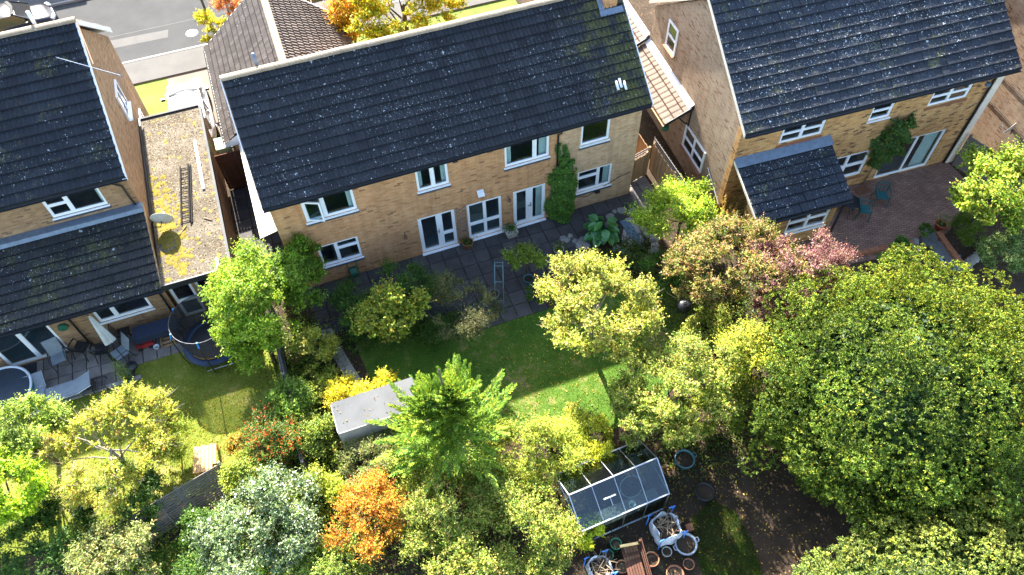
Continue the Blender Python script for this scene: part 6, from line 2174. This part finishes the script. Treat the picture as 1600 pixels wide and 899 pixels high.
for i in range(46):
    az = g.uniform(0, 6.283)
    rr = g.random() ** .6 * .42
    z = .95 - rr * .9 + g.uniform(-.15, .1)
    p = Vector((15.55 + rr * math.cos(az), -1.75 + rr * math.sin(az), max(.2, z)))
    o = link('leaf', mls[i % 3], t)
    o.matrix_basis = Matrix.Translation(p) @ Matrix.Rotation(az - math.pi / 2, 4, 'Z') @ Matrix.Rotation(R(-10 - rr * 40 + g.uniform(-15, 15)), 4, 'X') @ Matrix.Rotation(g.uniform(-.4, .4), 4, 'Y') @ Matrix.Scale(g.uniform(.75, 1.15), 4)
    stm.tube([(15.55, -1.75, 0), (15.55 + rr * .4 * math.cos(az), -1.75 + rr * .4 * math.sin(az), z * .7), tuple(p)], [.014, .012, .008], 4, False)
stm.build('stem', 'green_plastic', t)
for (u, v, n_) in ((893, 378, 5), (908, 385, 4)):
    x, y = pxy(u, v, 0)
    for k in range(n_):
        rock(x + rs.uniform(-.3, .3), y + rs.uniform(-.3, .3), rs.uniform(.1, .2), rs.uniform(.08, .2), 'stone', 'grey rock on the patio edge left of the large-leaved plant', 'patio edge rocks')

# ------------------------------------------------------------------ patio pots and arch
x, y = pxy(730, 378, .3); pot('plant_pot', 'terracotta pot standing between the two left patio doors', x, y - .05, .22, .36, 'terracotta', plantpal=DARK, np_=90, ph=.15)
x, y = pxy(798, 362, .25)
t = thing('stone_planter', 'square stone planter with green plants by the right patio door', 'planter', (x, y, 0))
mb = MB()
for s0, s1, z0, z1 in ((.20, .24, 0, .06), (.18, .23, .06, .34)):
    k0 = mb.pts([(x - s0, y - s0, z0), (x + s0, y - s0, z0), (x + s0, y + s0, z0), (x - s0, y + s0, z0)])
    k1 = mb.pts([(x - s1, y - s1, z1), (x + s1, y - s1, z1), (x + s1, y + s1, z1), (x - s1, y + s1, z1)])
    mb.f += [(k0 + i, k0 + (i + 1) % 4, k1 + (i + 1) % 4, k1 + i) for i in range(4)]
mb.box((x - .25, y - .25, .34), (x + .25, y + .25, .40))
mb.build('trough', 'pot_stone', t)
g = np.random.default_rng(31)
P = g.standard_normal((260, 3)) * [.13, .13, .06] + [x, y, .47]
leaf_obj('foliage', P, nrmz(g.standard_normal((260, 3)) + [0, 0, .8]), g.standard_normal((260, 3)), np.full(260, .08), np.full(260, .04), colours(g, 260, DARK), t)
x, y = pxy(772, 458, .3); pot('plant_pot', 'blue ring-shaped pot with dead reddish stems beside the arch', x, y, .2, .3, 'pot_blue', plantpal=[(.2, .07, .04, 2), (.12, .06, .03, 2)], np_=90, ph=.4, leafs=(.1, .02))
x, y = pxy(826, 436, .25); pot('plant_pot', 'blue glazed pot under the bush by the arch', x, y, .2, .3, 'pot_blue')
x, y = pxy(873, 390, .3); pot('plant_pot', 'dark round pot on the patio beside the yellow tree', x, y, .2, .34, 'pot_stone', plantpal=[(.1, .17, .03, 2), (.06, .1, .02, 2)], np_=120, ph=.4)
x, y = pxy(695, 452, .3); pot('bird_bath', 'small grey stone bowl among the shaded shrubs', x, y, .24, .5, 'pot_stone', soil=False, cat='bird bath')
t = thing('garden_arch', 'slender pale metal arch at the edge of the shaded patio', 'arch', (10.75, -3.6, 0))
xa, ya = 10.62, -3.85
xb, yb = 11.0, -2.75
for off in (0, .30):
    mb = MB()
    P_ = []
    n = 14
    dx, dy = -(yb - ya), (xb - xa)
    l_ = math.hypot(dx, dy)
    ox, oy = dx / l_ * off, dy / l_ * off
    for k in range(4):
        P_.append((xa + ox, ya + oy, 1.6 * k / 3.5))
    for k in range(n + 1):
        a = math.pi * k / n
        f_ = (1 - math.cos(a)) / 2
        P_.append((xa + (xb - xa) * f_ + ox, ya + (yb - ya) * f_ + oy, 1.6 + .5 * math.sin(a)))
    for k in range(4):
        P_.append((xb + ox, yb + oy, 1.6 * (3 - k) / 3.5))
    mb.tube(P_, .011, 6)
    mb.build('hoop', 'pot_teal', t, True)
    if off == 0:
        Q_ = P_
for k in range(2, len(Q_), 5):
    mb = MB()
    mb.tube([Q_[k], (Q_[k][0] + ox, Q_[k][1] + oy, Q_[k][2])], .009, 5)
    mb.build('cross_bar', 'pot_teal', t)
# hose reel cart by the wall
x, y = pxy(553, 425, .35)
t = thing('hose_cart', 'green plastic hose cart against the brick wall', 'hose cart', (x, y, 0))
mb = MB()
mb.tube([(x - .13, y, .38), (x + .13, y, .38)], .2, 16)
mb.build('drum', 'green_plastic', t)
for s in (-1, 1):
    mb = MB()
    mb.tube([(x + s * .17, y - .1, .02), (x + s * .17, y, .4), (x + s * .17, y + .12, .85)], .018, 6)
    mb.build('side_frame', 'green_plastic', t)
mb = MB()
mb.tube([(x - .17, y + .12, .85), (x + .17, y + .12, .85)], .018, 6)
mb.build('handle', 'green_plastic', t)
mb = MB()
mb.tube([(x - .2, y - .02, .3), (x - .35, y - .1, .1), (x - .5, y - .05, .06), (x - .6, y + .2, .06)], .012, 5)
mb.build('hose', 'rust', t)
# kettle barbecue
x, y = pxy(1068, 478, .7)
t = thing('kettle_barbecue', 'black kettle barbecue on legs beside the russet tree', 'barbecue', (x, y, 0))
mb = MB()
mb.lathe([(.02, .45), (.15, .47), (.26, .58), (.28, .68), (.25, .80), (.14, .89), (.02, .91)], (x, y, 0), 20)
mb.build('bowl', 'black', t, True)
for k in range(3):
    a = k * 2.094 + .4
    mb = MB()
    mb.tube([(x + .2 * math.cos(a), y + .2 * math.sin(a), .52), (x + .3 * math.cos(a), y + .3 * math.sin(a), 0)], .014, 6)
    mb.build('leg', 'alu', t)
mb = MB()
mb.tube([(x - .07, y, .9), (x - .05, y, .96), (x + .05, y, .96), (x + .07, y, .9)], .012, 6)
mb.build('handle', 'fence', t)


# ------------------------------------------------------------------ furniture builders (local, then placed)
def plastic_chair(mat, label, slats=True):
    t = thing('garden_chair', label, 'chair')
    mb = MB()
    mb.prism([(-.24, -.24, .42), (.24, -.24, .42), (.21, .2, .40), (-.21, .2, .40)], (0, 0, .03))
    mb.build('seat', mat, t)
    for i in range(7):
        mb = MB()
        a = (i - 3) * .075
        mb.tube([(a * .95, .2 + .02 * (9 - i * i % 3) * 0, .42), (a * 1.05, .24 + .01, .62), (a * 1.1, .30 - abs(a) * .1, .84)], .016, 5)
        mb.build('back_slat', mat, t)
    mb = MB()
    mb.tube([(-.25, .22, .62), (-.25, .27, .76), (-.18, .30, .86), (0, .31, .89), (.18, .30, .86), (.25, .27, .76), (.25, .22, .62)], .022, 6)
    mb.build('back_rail', mat, t, True)
    for s in (-1, 1):
        mb = MB()
        mb.tube([(s * .26, .24, .66), (s * .29, .05, .66), (s * .28, -.22, .64)], [.02, .026, .022], 6)
        mb.build('armrest', mat, t, True)
        mb = MB()
        mb.tube([(s * .28, -.22, .64), (s * .25, -.24, .42), (s * .28, -.28, 0)], .02, 6)
        mb.build('leg', mat, t)
        mb = MB()
        mb.tube([(s * .25, .24, .66), (s * .22, .2, .42), (s * .26, .30, 0)], .02, 6)
        mb.build('leg', mat, t)
    return t


def sling_chair(mat, label):
    t = thing('sling_chair', label, 'chair')
    mb = MB()
    mb.prism([(-.25, -.25, .40), (.25, -.25, .40), (.25, .22, .36), (-.25, .22, .36)], (0, 0, .015))
    mb.build('seat', mat, t)
    mb = MB()
    mb.prism([(-.25, .22, .37), (.25, .22, .37), (.25, .48, .95), (-.25, .48, .95)], (0, .012, .004))
    mb.build('backrest', mat, t)
    for s in (-1, 1):
        mb = MB()
        mb.tube([(s * .27, .5, .98), (s * .27, .22, .37), (s * .27, -.27, .41), (s * .27, -.3, 0)], .014, 6)
        mb.build('side_frame', 'darkmetal', t)
        mb = MB()
        mb.tube([(s * .27, .33, 0), (s * .27, .2, .58), (s * .27, -.27, .60), (s * .27, -.28, .41)], .014, 6)
        mb.build('armrest', 'darkmetal', t)
    return t


proto = plastic_chair('black', 'black plastic chair nearest the glass sliding door')
x, y = pxy(127, 545, .4); place(proto, (x, y, .045), R(150), group='black plastic chairs on the left patio')
for (u, v, rz, lb) in ((160, 548, 170, 'black plastic chair beside the folded parasol'), (193, 520, 95, 'black plastic chair at the left end of the dark table')):
    x, y = pxy(u, v, .4)
    place(dup(proto), (x, y, .045), R(rz), lb, 'black plastic chairs on the left patio')
s1 = sling_chair('grey_mesh', 'grey sling chair in front of the glass sliding door')
x, y = pxy(92, 560, .4); place(s1, (x, y, .045), R(10), group='grey sling chairs on the left patio')
x, y = pxy(188, 552, .4); place(dup(s1), (x, y, .045), R(-60), 'grey sling chair facing the dark table', 'grey sling chairs on the left patio')
tc = plastic_chair('teal_chair', 'teal garden chair standing nearer the house door on the brick patio')
x, y = pxy(1378, 305, .45); place(tc, (x, y, .03), R(-25), group='teal chairs on the brick patio')
x, y = pxy(1350, 327, .45); place(dup(tc), (x, y, .03), R(60), 'teal garden chair pulled up to the small table', 'teal chairs on the brick patio')
x, y = pxy(1330, 318, .6)
t = thing('bistro_table', 'small dark round table by the bay on the brick patio', 'table', (x, y, 0))
mb = MB()
mb.lathe([(.002, .68), (.36, .68), (.37, .70), (.36, .71), (.002, .712)], (x, y, 0), 24)
mb.build('table_top', 'darkmetal', t)
for k in range(3):
    a = k * 2.094
    mb = MB()
    mb.tube([(x + .05 * math.cos(a), y + .05 * math.sin(a), .68), (x + .1 * math.cos(a), y + .1 * math.sin(a), .35), (x + .34 * math.cos(a), y + .34 * math.sin(a), .03)], .014, 6)
    mb.build('leg', 'darkmetal', t)

# long dark table under a navy cover
x0, y0 = pxy(206, 523, .72)
x1, y1 = pxy(273, 506, .72)
t = thing('garden_table', 'long table under a navy cover below the rear window', 'table', ((x0 + x1) / 2, y0, 0))
mb = MB()
mb.box((x0, y0 - .28, .70), (x1 + .12, y0 + .30, .73))
mb.prism([(x0, y0 - .285, .42), (x1 + .12, y0 - .285, .46), (x1 + .12, y0 - .285, .729), (x0, y0 - .285, .729)], (0, .004, 0))
mb.build('cover', 'navy', t)
for px_ in (x0 + .08, x1):
    for py_ in (y0 - .22, y0 + .24):
        mb = MB()
        mb.box((px_, py_, .045), (px_ + .05, py_ + .05, .70))
        mb.build('leg', 'darkmetal', t)
# folded parasol
t = thing('folded_parasol', 'folded cream parasol leaning by the rear window', 'parasol', (-3.2, -.55, 0))
mb = MB()
A, B = Vector((-3.30, -.02, 2.02)), Vector((-3.02, -.62, 1.02))
dv = (B - A).normalized()
sd = dv.cross(Vector((0, 0, 1))).normalized()
nv = sd.cross(dv)
n = 20
for f_, r_ in ((0, .015), (.1, .05), (.55, .11), (1.0, .17)):
    mb.pts([A + (B - A) * f_ + (sd * math.cos(6.283 * k / n) + nv * math.sin(6.283 * k / n)) * r_ * (1 + .28 * math.cos(k * math.pi)) for k in range(n)])
for j in range(3):
    for k in range(n):
        mb.f.append((j * n + k, j * n + (k + 1) % n, (j + 1) * n + (k + 1) % n, (j + 1) * n + k))
mb.build('canopy', 'canvas', t)
mb = MB()
mb.tube([A - dv * .08, B + dv * 1.15], .018, 6)
mb.build('pole', 'black', t)
mb = MB()
e = B + dv * 1.15
mb.lathe([(.002, .0), (.22, .0), (.22, .06), (.05, .1), (.002, .1)], (e.x, e.y, .045), 16)
mb.build('base', 'black', t)


def lounger(label):
    t = thing('sun_lounger', label, 'sun lounger')
    mb = MB()
    mb.box((-.62, -.29, .30), (.45, .29, .325))
    mb.build('bed', 'grey_mesh', t)
    mb = MB()
    mb.prism([(.45, -.29, .30), (.98, -.29, .52), (.98, .29, .52), (.45, .29, .30)], (0, 0, .024))
    mb.build('backrest', 'grey_mesh', t)
    for s in (-1, 1):
        mb = MB()
        mb.tube([(-.64, s * .31, .3), (.46, s * .31, .3), (1.0, s * .31, .53)], .016, 6)
        mb.build('side_rail', 'alu', t)
        for xx in (-.5, .5):
            mb = MB()
            mb.tube([(xx, s * .31, .3), (xx + .05, s * .31, 0)], .016, 6)
            mb.build('leg', 'alu', t)
    return t


l1 = lounger('pale grey sun lounger along the left patio edge')
x, y = pxy(100, 612, .3); place(l1, (x, y, .045), R(2), group='sun loungers on the left patio')
x, y = pxy(60, 624, .3); place(dup(l1), (x, y - .05, .045), R(95), 'grey sun lounger standing next to the round pool', 'sun loungers on the left patio')
# round pool with dark cover
x, y = pxy(2, 612, .55)
t = thing('round_pool', 'round inflatable pool with dark cover at the left edge', 'pool', (x, y, 0))
mb = MB()
mb.lathe([(.98, .02), (1.04, .15), (1.0, .3), (1.04, .42), (1.0, .55)], (x, y, 0), 40)
mb.build('wall', 'tub_side', t, True)
mb = MB()
mb.lathe([(.93, .55), (.98, .6), (1.03, .57), (1.0, .53)], (x, y, 0), 40)
mb.build('rim', 'white_board', t, True)
mb = MB()
mb.lathe([(.002, .62), (.5, .61), (.92, .57)], (x, y, 0), 40)
mb.build('cover', 'tub_cover', t, True)
# low wall edging of the left patio
t = thing('patio_edging', 'low concrete edging along the left patio above the lawn', 'edging', (-5.4, -1.75, 0))
rs = random.Random(3)
xx = -8.2
while xx < -2.6:
    w_ = rs.uniform(.4, .55)
    mb = MB()
    mb.box((xx, -1.84, 0), (xx + w_ - .012, -1.70, .12 + rs.uniform(-.01, .01)))
    mb.build('block', 'stone', t)
    xx += w_
# potted conifer at the patio corner
x, y = pxy(200, 592, .2); pot('plant_pot', 'blue pot with a feathery green plant at the left patio corner', x, y, .17, .28, 'pot_blue', plantpal=[(.10, .17, .04, 3), (.16, .23, .06, 2), (.07, .1, .03, 2)], np_=900, ph=.95, leafs=(.10, .015))
# slatted metal firewood basket / grill
x, y = pxy(155, 600, .2)
t = thing('iron_grate', 'black slatted iron grate on the left patio edge', 'grate', (x, y, 0))
for k in range(8):
    mb = MB()
    mb.bar((x - .22 + k * .06, y - .2, .24), (x - .22 + k * .06, y + .22, .28), .02)
    mb.build('bar', 'black', t)
for s in (-.23, .23):
    mb = MB()
    mb.bar((x - .24, y + s, .24), (x + .24, y + s, .24), .03)
    mb.build('rail', 'black', t)
    for q in (-.22, .22):
        mb = MB()
        mb.bar((x + q, y + s, .045), (x + q, y + s, .24), .025)
        mb.build('leg', 'black', t)
x, y = pxy(42, 578, .05)
mb = MB()
mb.box((x - .4, y - .22, .05), (x + .35, y + .2, .07))
tag(mb.build('door_mat', 'black'), 'dark door mat outside the glass sliding door', 'mat')
# toys and box near the trampoline
x, y = pxy(263, 533, .15)
t = thing('wooden_crate', 'small wooden crate on the slabs beside the trampoline', 'crate', (x, y, 0))
for k in range(4):
    mb = MB()
    mb.box((x - .25, y - .16 + k * .09, .05 + .08 * (k % 2)), (x + .25, y - .09 + k * .09, .09 + .08 * (k % 2)))
    mb.build('slat', 'fence_tan', t)
for s in (-.25, .22):
    mb = MB()
    mb.box((x + s, y - .17, .05), (x + s + .03, y + .2, .24))
    mb.build('end_board', 'fence_tan', t)
x, y = pxy(228, 540, .15)
t = thing('ride_on_toy', 'dark red ride-on toy under the navy table', 'toy', (x, y, 0))
mb = MB()
mb.prism([(x - .3, y - .1, .15), (x + .25, y - .1, .15), (x + .3, y - .1, .28), (x + .05, y - .1, .32), (x - .1, y - .1, .24), (x - .3, y - .1, .27)], (0, .22, 0))
mb.build('body', 'red_paint', t)
for dx in (-.2, .18):
    for dy in (-.13, .12):
        mb = MB()
        mb.tube([(x + dx, y + dy, .13), (x + dx, y + dy + .04, .13)], .085, 12)
        mb.build('wheel', 'rubber', t)
x, y = pxy(245, 543, .1); pot('bucket', 'small white bucket beside the wooden crate', x, y, .1, .17, 'white_board', soil=False, cat='bucket')

# trampoline
tx, ty = .28, -1.45
TR, TRIM, TBED = 1.02, 1.95, .52
t = thing('trampoline', 'small round trampoline with safety net and blue pad', 'trampoline', (tx, ty, 0))
mb = MB()
mb.lathe([(TR * .78, TBED + .03), (TR * .8, TBED + .055), (TR * 1.03, TBED + .045), (TR * 1.05, TBED - .06)], (tx, ty, 0), 40)
mb.build('pad', 'blue_pad', t, True)
mb = MB()
mb.lathe([(.002, TBED), (TR * .8, TBED + .02)], (tx, ty, 0), 32)
mb.build('mat', 'black', t)
mb = MB()
ring = [(tx + TR * 1.02 * math.cos(a), ty + TR * 1.02 * math.sin(a), TRIM) for a in np.linspace(0, 2 * math.pi, 41)]
mb.tube(ring, .017, 6, False)
mb.build('net_ring', 'darkmetal', t, True)
mb = MB()
mb.lathe([(TR * .86, TBED + .06), (TR * .95, TBED + .7), (TR * 1.01, TRIM)], (tx, ty, 0), 40)
mb.build('safety_net', 'net', t, True)
mb = MB()
mb.tube([(tx + TR * .84 * math.cos(a), ty + TR * .84 * math.sin(a), TBED + .09) for a in np.linspace(R(215), R(330), 18)], .022, 6)
mb.build('strap', 'yellow', t, True)
for k in range(6):
    a = R(20 + 60 * k)
    mb = MB()
    cx_, sx_ = math.cos(a), math.sin(a)
    mb.tube([(tx + TR * 1.07 * cx_, ty + TR * 1.07 * sx_, .02), (tx + TR * 1.12 * cx_, ty + TR * 1.12 * sx_, TBED), (tx + TR * 1.12 * cx_, ty + TR * 1.12 * sx_, TRIM - .3), (tx + TR * 1.03 * cx_, ty + TR * 1.03 * sx_, TRIM)], .019, 6)
    pl_ = mb.build('pole', 'darkmetal', t, True)
    mb = MB()
    mb.tube([(tx + TR * 1.1 * cx_, ty + TR * 1.1 * sx_, TRIM - .18), (tx + TR * 1.03 * cx_, ty + TR * 1.03 * sx_, TRIM + .06)], .034, 8)
    mb.build('foam_cap', 'blue_foam', pl_)
for a in (30, 150, 270):
    mb = MB()
    a0_, a1_ = R(a - 28), R(a + 28)
    mb.tube([(tx + TR * .98 * math.cos(a0_), ty + TR * .98 * math.sin(a0_), TBED - .03), (tx + TR * math.cos(a0_), ty + TR * math.sin(a0_), .03), (tx + TR * math.cos(a1_), ty + TR * math.sin(a1_), .03), (tx + TR * .98 * math.cos(a1_), ty + TR * .98 * math.sin(a1_), TBED - .03)], .02, 6)
    mb.build('leg', 'alu', t)

# fresh timber pallet table
x, y = pxy(320, 716, .4)
t = thing('timber_table', 'fresh pine slatted table in the sun at the lawn end', 'table', (x, y, 0))
Mt = Matrix.Translation((x, y, 0)) @ Matrix.Rotation(R(-8), 4, 'Z')
for k in range(6):
    mb = MB(Mt)
    dz = (k % 3) * .004
    mb.box((-.36 + k * .125, -.48 + (.2 if k == 5 else 0), .40 + dz), (-.36 + k * .125 + .11, .46 - .03 * (k % 2), .43 + dz))
    mb.build('plank', 'pine', t)
for xx in (-.33, .3):
    for yy in (-.4, .36):
        mb = MB(Mt)
        mb.box((xx, yy, 0), (xx + .06, yy + .06, .398))
        mb.build('leg', 'pine', t)
x, y = pxy(398, 692, .25)
rock(x, y, .3, .5, 'stone', 'rounded pale boulder at the foot of the berry shrub')

# ------------------------------------------------------------------ right garden: edging, steps, pots, hose
t = thing('brick_edging', 'low red brick wall edging the raised bed by the steps', 'edging', (28.3, -7.0, 0))
pa, pb = Vector((*pxy(1466, 362, .2), 0)), Vector((*pxy(1503, 412, .2), 0))
L_ = (pb - pa).length
dd = (pb - pa).normalized()
sd = Vector((-dd.y, dd.x, 0))
n = int(L_ / .115)
for k in range(n):
    mb = MB()
    mb.obox(pa + dd * (.115 * (k + .5)) + Vector((0, 0, .16)), dd * .052, sd * .11, Vector((0, 0, .05)))
    mb.build('brick', 'terracotta', t)
mb = MB()
mb.obox(pa + dd * L_ / 2 + Vector((0, 0, .05)), dd * L_ / 2, sd * .1, Vector((0, 0, .055)))
mb.build('footing', 'brick_red', t)
t = thing('brick_edging', 'low red brick edging along the front of the brick patio', 'edging', (24.5, -6.2, 0))
pa, pb = Vector((*pxy(1305, 402, .15), 0)), Vector((*pxy(1432, 378, .15), 0))
L_ = (pb - pa).length
dd = (pb - pa).normalized()
sd = Vector((-dd.y, dd.x, 0))
for k in range(int(L_ / .235)):
    mb = MB()
    mb.obox(pa + dd * (.235 * (k + .5)) + Vector((0, 0, .1)), dd * .112, sd * .1, Vector((0, 0, .09)))
    mb.build('brick', 'terracotta', t)
t = thing('garden_steps', 'dark slate garden steps leading down from the brick patio', 'steps', (*pxy(1475, 390, 0), 0))
for k, (u, v) in enumerate(((1452, 372), (1470, 390), (1490, 408))):
    x, y = pxy(u, v, .1)
    mb = MB(Matrix.Translation((x, y, 0)) @ Matrix.Rotation(R(-38), 4, 'Z'))
    mb.box((-.3, -.42, 0), (.3, .42, .13 - .03 * k))
    mb.build('tread', 'slate', t)
x, y = pxy(1470, 352, .25); pot('plant_pot', 'glossy red pot with a thin green plant at the patio corner', x, y, .22, .36, 'glazed_red', plantpal=[(.12, .19, .04, 2), (.08, .13, .03, 2)], np_=260, ph=.6, leafs=(.08, .02))
mb = MB()
P_ = [(*pxy(u, v, .2), .2) for u, v in ((1410, 373), (1416, 381), (1424, 386), (1440, 392), (1455, 397), (1468, 402), (1476, 412))]
mb.tube(P_, .03, 6)
tag(mb.build('hose', 'hose', smooth=True), 'pale blue hose lying along the steps of the right garden', 'hose')
for k in range(7):
    x, y = pxy(1508 + k * 5.2, 415 - k * 4.2, .1)
    rock(x, y, .2, .22 + .03 * (k % 3), 'stone', 'pale rock in the rockery edge under the right-hand tree', 'rockery rocks on the right')
x, y = pxy(1432, 375, .15)
rock(x, y, .16, .22, 'stone', 'grey boulder beside the top step of the right garden')
x, y = pxy(1348, 296, .1)
mb = MB()
mb.box((x - .3, y - .2, .031), (x + .3, y + .2, .05))
tag(mb.build('door_mat', 'rust'), 'brown door mat below the sliding door on the brick patio', 'mat')
x, y = pxy(1316, 405, .1); pot('plant_pot', 'pale pot half hidden by the purple tree at the edging', x, y, .18, .26, 'pot_grey')


# ------------------------------------------------------------------ vehicles and street post
def car(label, body_mat, loc, rz, van=False):
    t = thing('parked_car', label, 'car', group='cars by the street')
    S = [(-2.1, .62, .42, .62), (-2.02, .78, .30, .86), (-1.6, .86, .24, .94), (-.8, .89, .22, .95), (.2, .89, .22, .95), (1.0, .88, .22, .93), (1.6, .85, .24, .84), (1.95, .74, .3, .70), (2.1, .55, .4, .58)]
    mb = MB()
    n = 20
    rings = []
    for (yy, hw, zb, zt) in S:
        ring = []
        for k in range(n):
            a = 2 * math.pi * k / n
            ca, sa = math.cos(a), math.sin(a)
            e_ = .45
            ring.append((hw * math.copysign(abs(ca) ** e_, ca), yy, (zb + zt) / 2 + (zt - zb) / 2 * math.copysign(abs(sa) ** e_, sa)))
        rings.append(mb.pts(ring))
    for i in range(len(rings) - 1):
        for k in range(n):
            mb.f.append((rings[i] + k, rings[i] + (k + 1) % n, rings[i + 1] + (k + 1) % n, rings[i + 1] + k))
    mb.f.append(tuple(rings[0] + k for k in range(n)))
    mb.f.append(tuple(rings[-1] + k for k in reversed(range(n))))
    mb.build('body', body_mat, t, True)
    mb = MB()
    CS = [(-1.92, .74, .90), (-1.55, .68, 1.36), (-.2, .66, 1.45), (.35, .66, 1.40), (1.12, .78, .92)]
    G = []
    for (yy, hw, zt) in CS:
        G.append(mb.pts([(-hw - (.1 if zt > 1 else 0), yy, .88), (-hw, yy, zt), (hw, yy, zt), (hw + (.1 if zt > 1 else 0), yy, .88)]))
    for i in range(len(G) - 1):
        for k in range(3):
            mb.f.append((G[i] + k, G[i + 1] + k, G[i + 1] + k + 1, G[i] + k + 1))
    mb.build('glasshouse', 'car_glass', t)
    mb = MB()
    RP = [(-1.62, .66, 1.33), (-1.5, .68, 1.405), (-.9, .69, 1.46), (-.2, .69, 1.475), (.25, .68, 1.44), (.42, .66, 1.385)]
    G = []
    for (yy, hw, zt) in RP:
        G.append(mb.pts([(-hw, yy, zt - .03), (-hw * .8, yy, zt), (0, yy, zt + .02), (hw * .8, yy, zt), (hw, yy, zt - .03)]))
    for i in range(len(G) - 1):
        for k in range(4):
            mb.f.append((G[i] + k, G[i + 1] + k, G[i + 1] + k + 1, G[i] + k + 1))
    mb.build('roof_panel', body_mat, t, True)
    mb = MB()
    mb.prism([(-.64, .34, 1.45), (0, .46, 1.48), (.64, .34, 1.45), (.64, .20, 1.47), (0, .30, 1.50), (-.64, .20, 1.47)], (0, 0, .012))
    mb.build('windscreen_seal', 'rubber', t)
    for s in (-1, 1):
        for (p, q) in (((s * .70, .38, 1.39), (s * .86, 1.1, .92)), ((s * .72, -.55, 1.43), (s * .81, -.6, .92)), ((s * .70, -1.55, 1.36), (s * .80, -1.9, .92))):
            mb = MB()
            mb.bar(p, q, .06)
            mb.build('pillar', body_mat, t)
        mb = MB()
        mb.obox((s * .98, .72, 1.0), (.09, 0, 0), (0, .05, 0), (0, 0, .06))
        mb.build('mirror', 'black', t)
        mb = MB()
        mb.obox((s * .60, 1.93, .68), (.16, -.06 * s, 0), (0, .07, 0), (0, 0, .07))
        mb.build('headlight', 'lamp_lens', t)
        for yy in (-1.3, 1.3):
            mb = MB()
            mb.tube([(s * .70, yy, .32), (s * .91, yy, .32)], .32, 20)
            wh = mb.build('wheel', 'rubber', t)
            mb = MB()
            mb.tube([(s * .91, yy, .32), (s * .925, yy, .32)], .2, 14)
            mb.build('rim', 'alu', wh)
    place(t, loc, rz)
    return t


car('white car on the concrete drive behind the flat garage roof', 'car_white', (.98, 11.2, .04), R(2))
car('glossy black car parked at the top left corner', 'car_black', (-6.75, 21.15, .01), R(-78))
car('white car glimpsed beyond the brown gabled roof', 'car_white', (8.3, 17.6, .02), R(-88))
x, y = pxy(326, 18, .9)
t = thing('street_sign_post', 'dark post standing at the roadside beyond the brown gable', 'post', (2.75, 17.0 - .35, 0))
mb = MB()
mb.tube([(2.75, 16.65, .1), (2.75, 16.65, 3.2)], .06, 8)
mb.build('pole', 'darkmetal', t)
mb = MB()
mb.tube([(2.75, 16.65, 3.2), (2.75, 16.65, 5.0), (2.75, 17.2, 5.4)], .045, 8)
mb.build('upper_pole', 'darkmetal', t)
mb = MB()
mb.obox((2.75, 17.4, 5.4), (.12, 0, 0), (0, .25, 0), (0, 0, .06))
mb.build('lantern', 'lead', t)
# road repair strips
sheet('road_patch', [(-20, 19.3), (30, 18.95), (30, 19.0), (-20, 19.35)], .008, 'footway')

sheet('road_patch', [(-2.5, 18.2), (.4, 18.1), (.5, 18.75), (-2.4, 18.9)], .007, 'footway')
mb = MB()
mb.lathe([(.002, .012), (.3, .012), (.31, .004)], (1.6, 18.0, 0), 24)
struct('manhole_cover', mb, 'darkmetal')
rng = np.random.default_rng(411)
n = 26
P = np.stack([rng.uniform(3.9, 6.5, n), rng.uniform(-7.4, -6.45, n), np.zeros(n)], 1)
P[:, 2] = 2.035 + (P[:, 1] + 7.46) / 1.06 * .1
o = leaf_obj('fallen_leaves', P, nrmz(rng.standard_normal((n, 3)) * .25 + [0, 0, 1]), rng.standard_normal((n, 3)), rng.uniform(.03, .08, n), rng.uniform(.02, .05, n), colours(rng, n, [(.2, .14, .05, 3), (.1, .08, .03, 2), (.3, .26, .06, 1)]), None, 'leaf', .15, 'stuff')
tag(o, 'fallen leaves lying on the grey shed roof', 'fallen leaves')
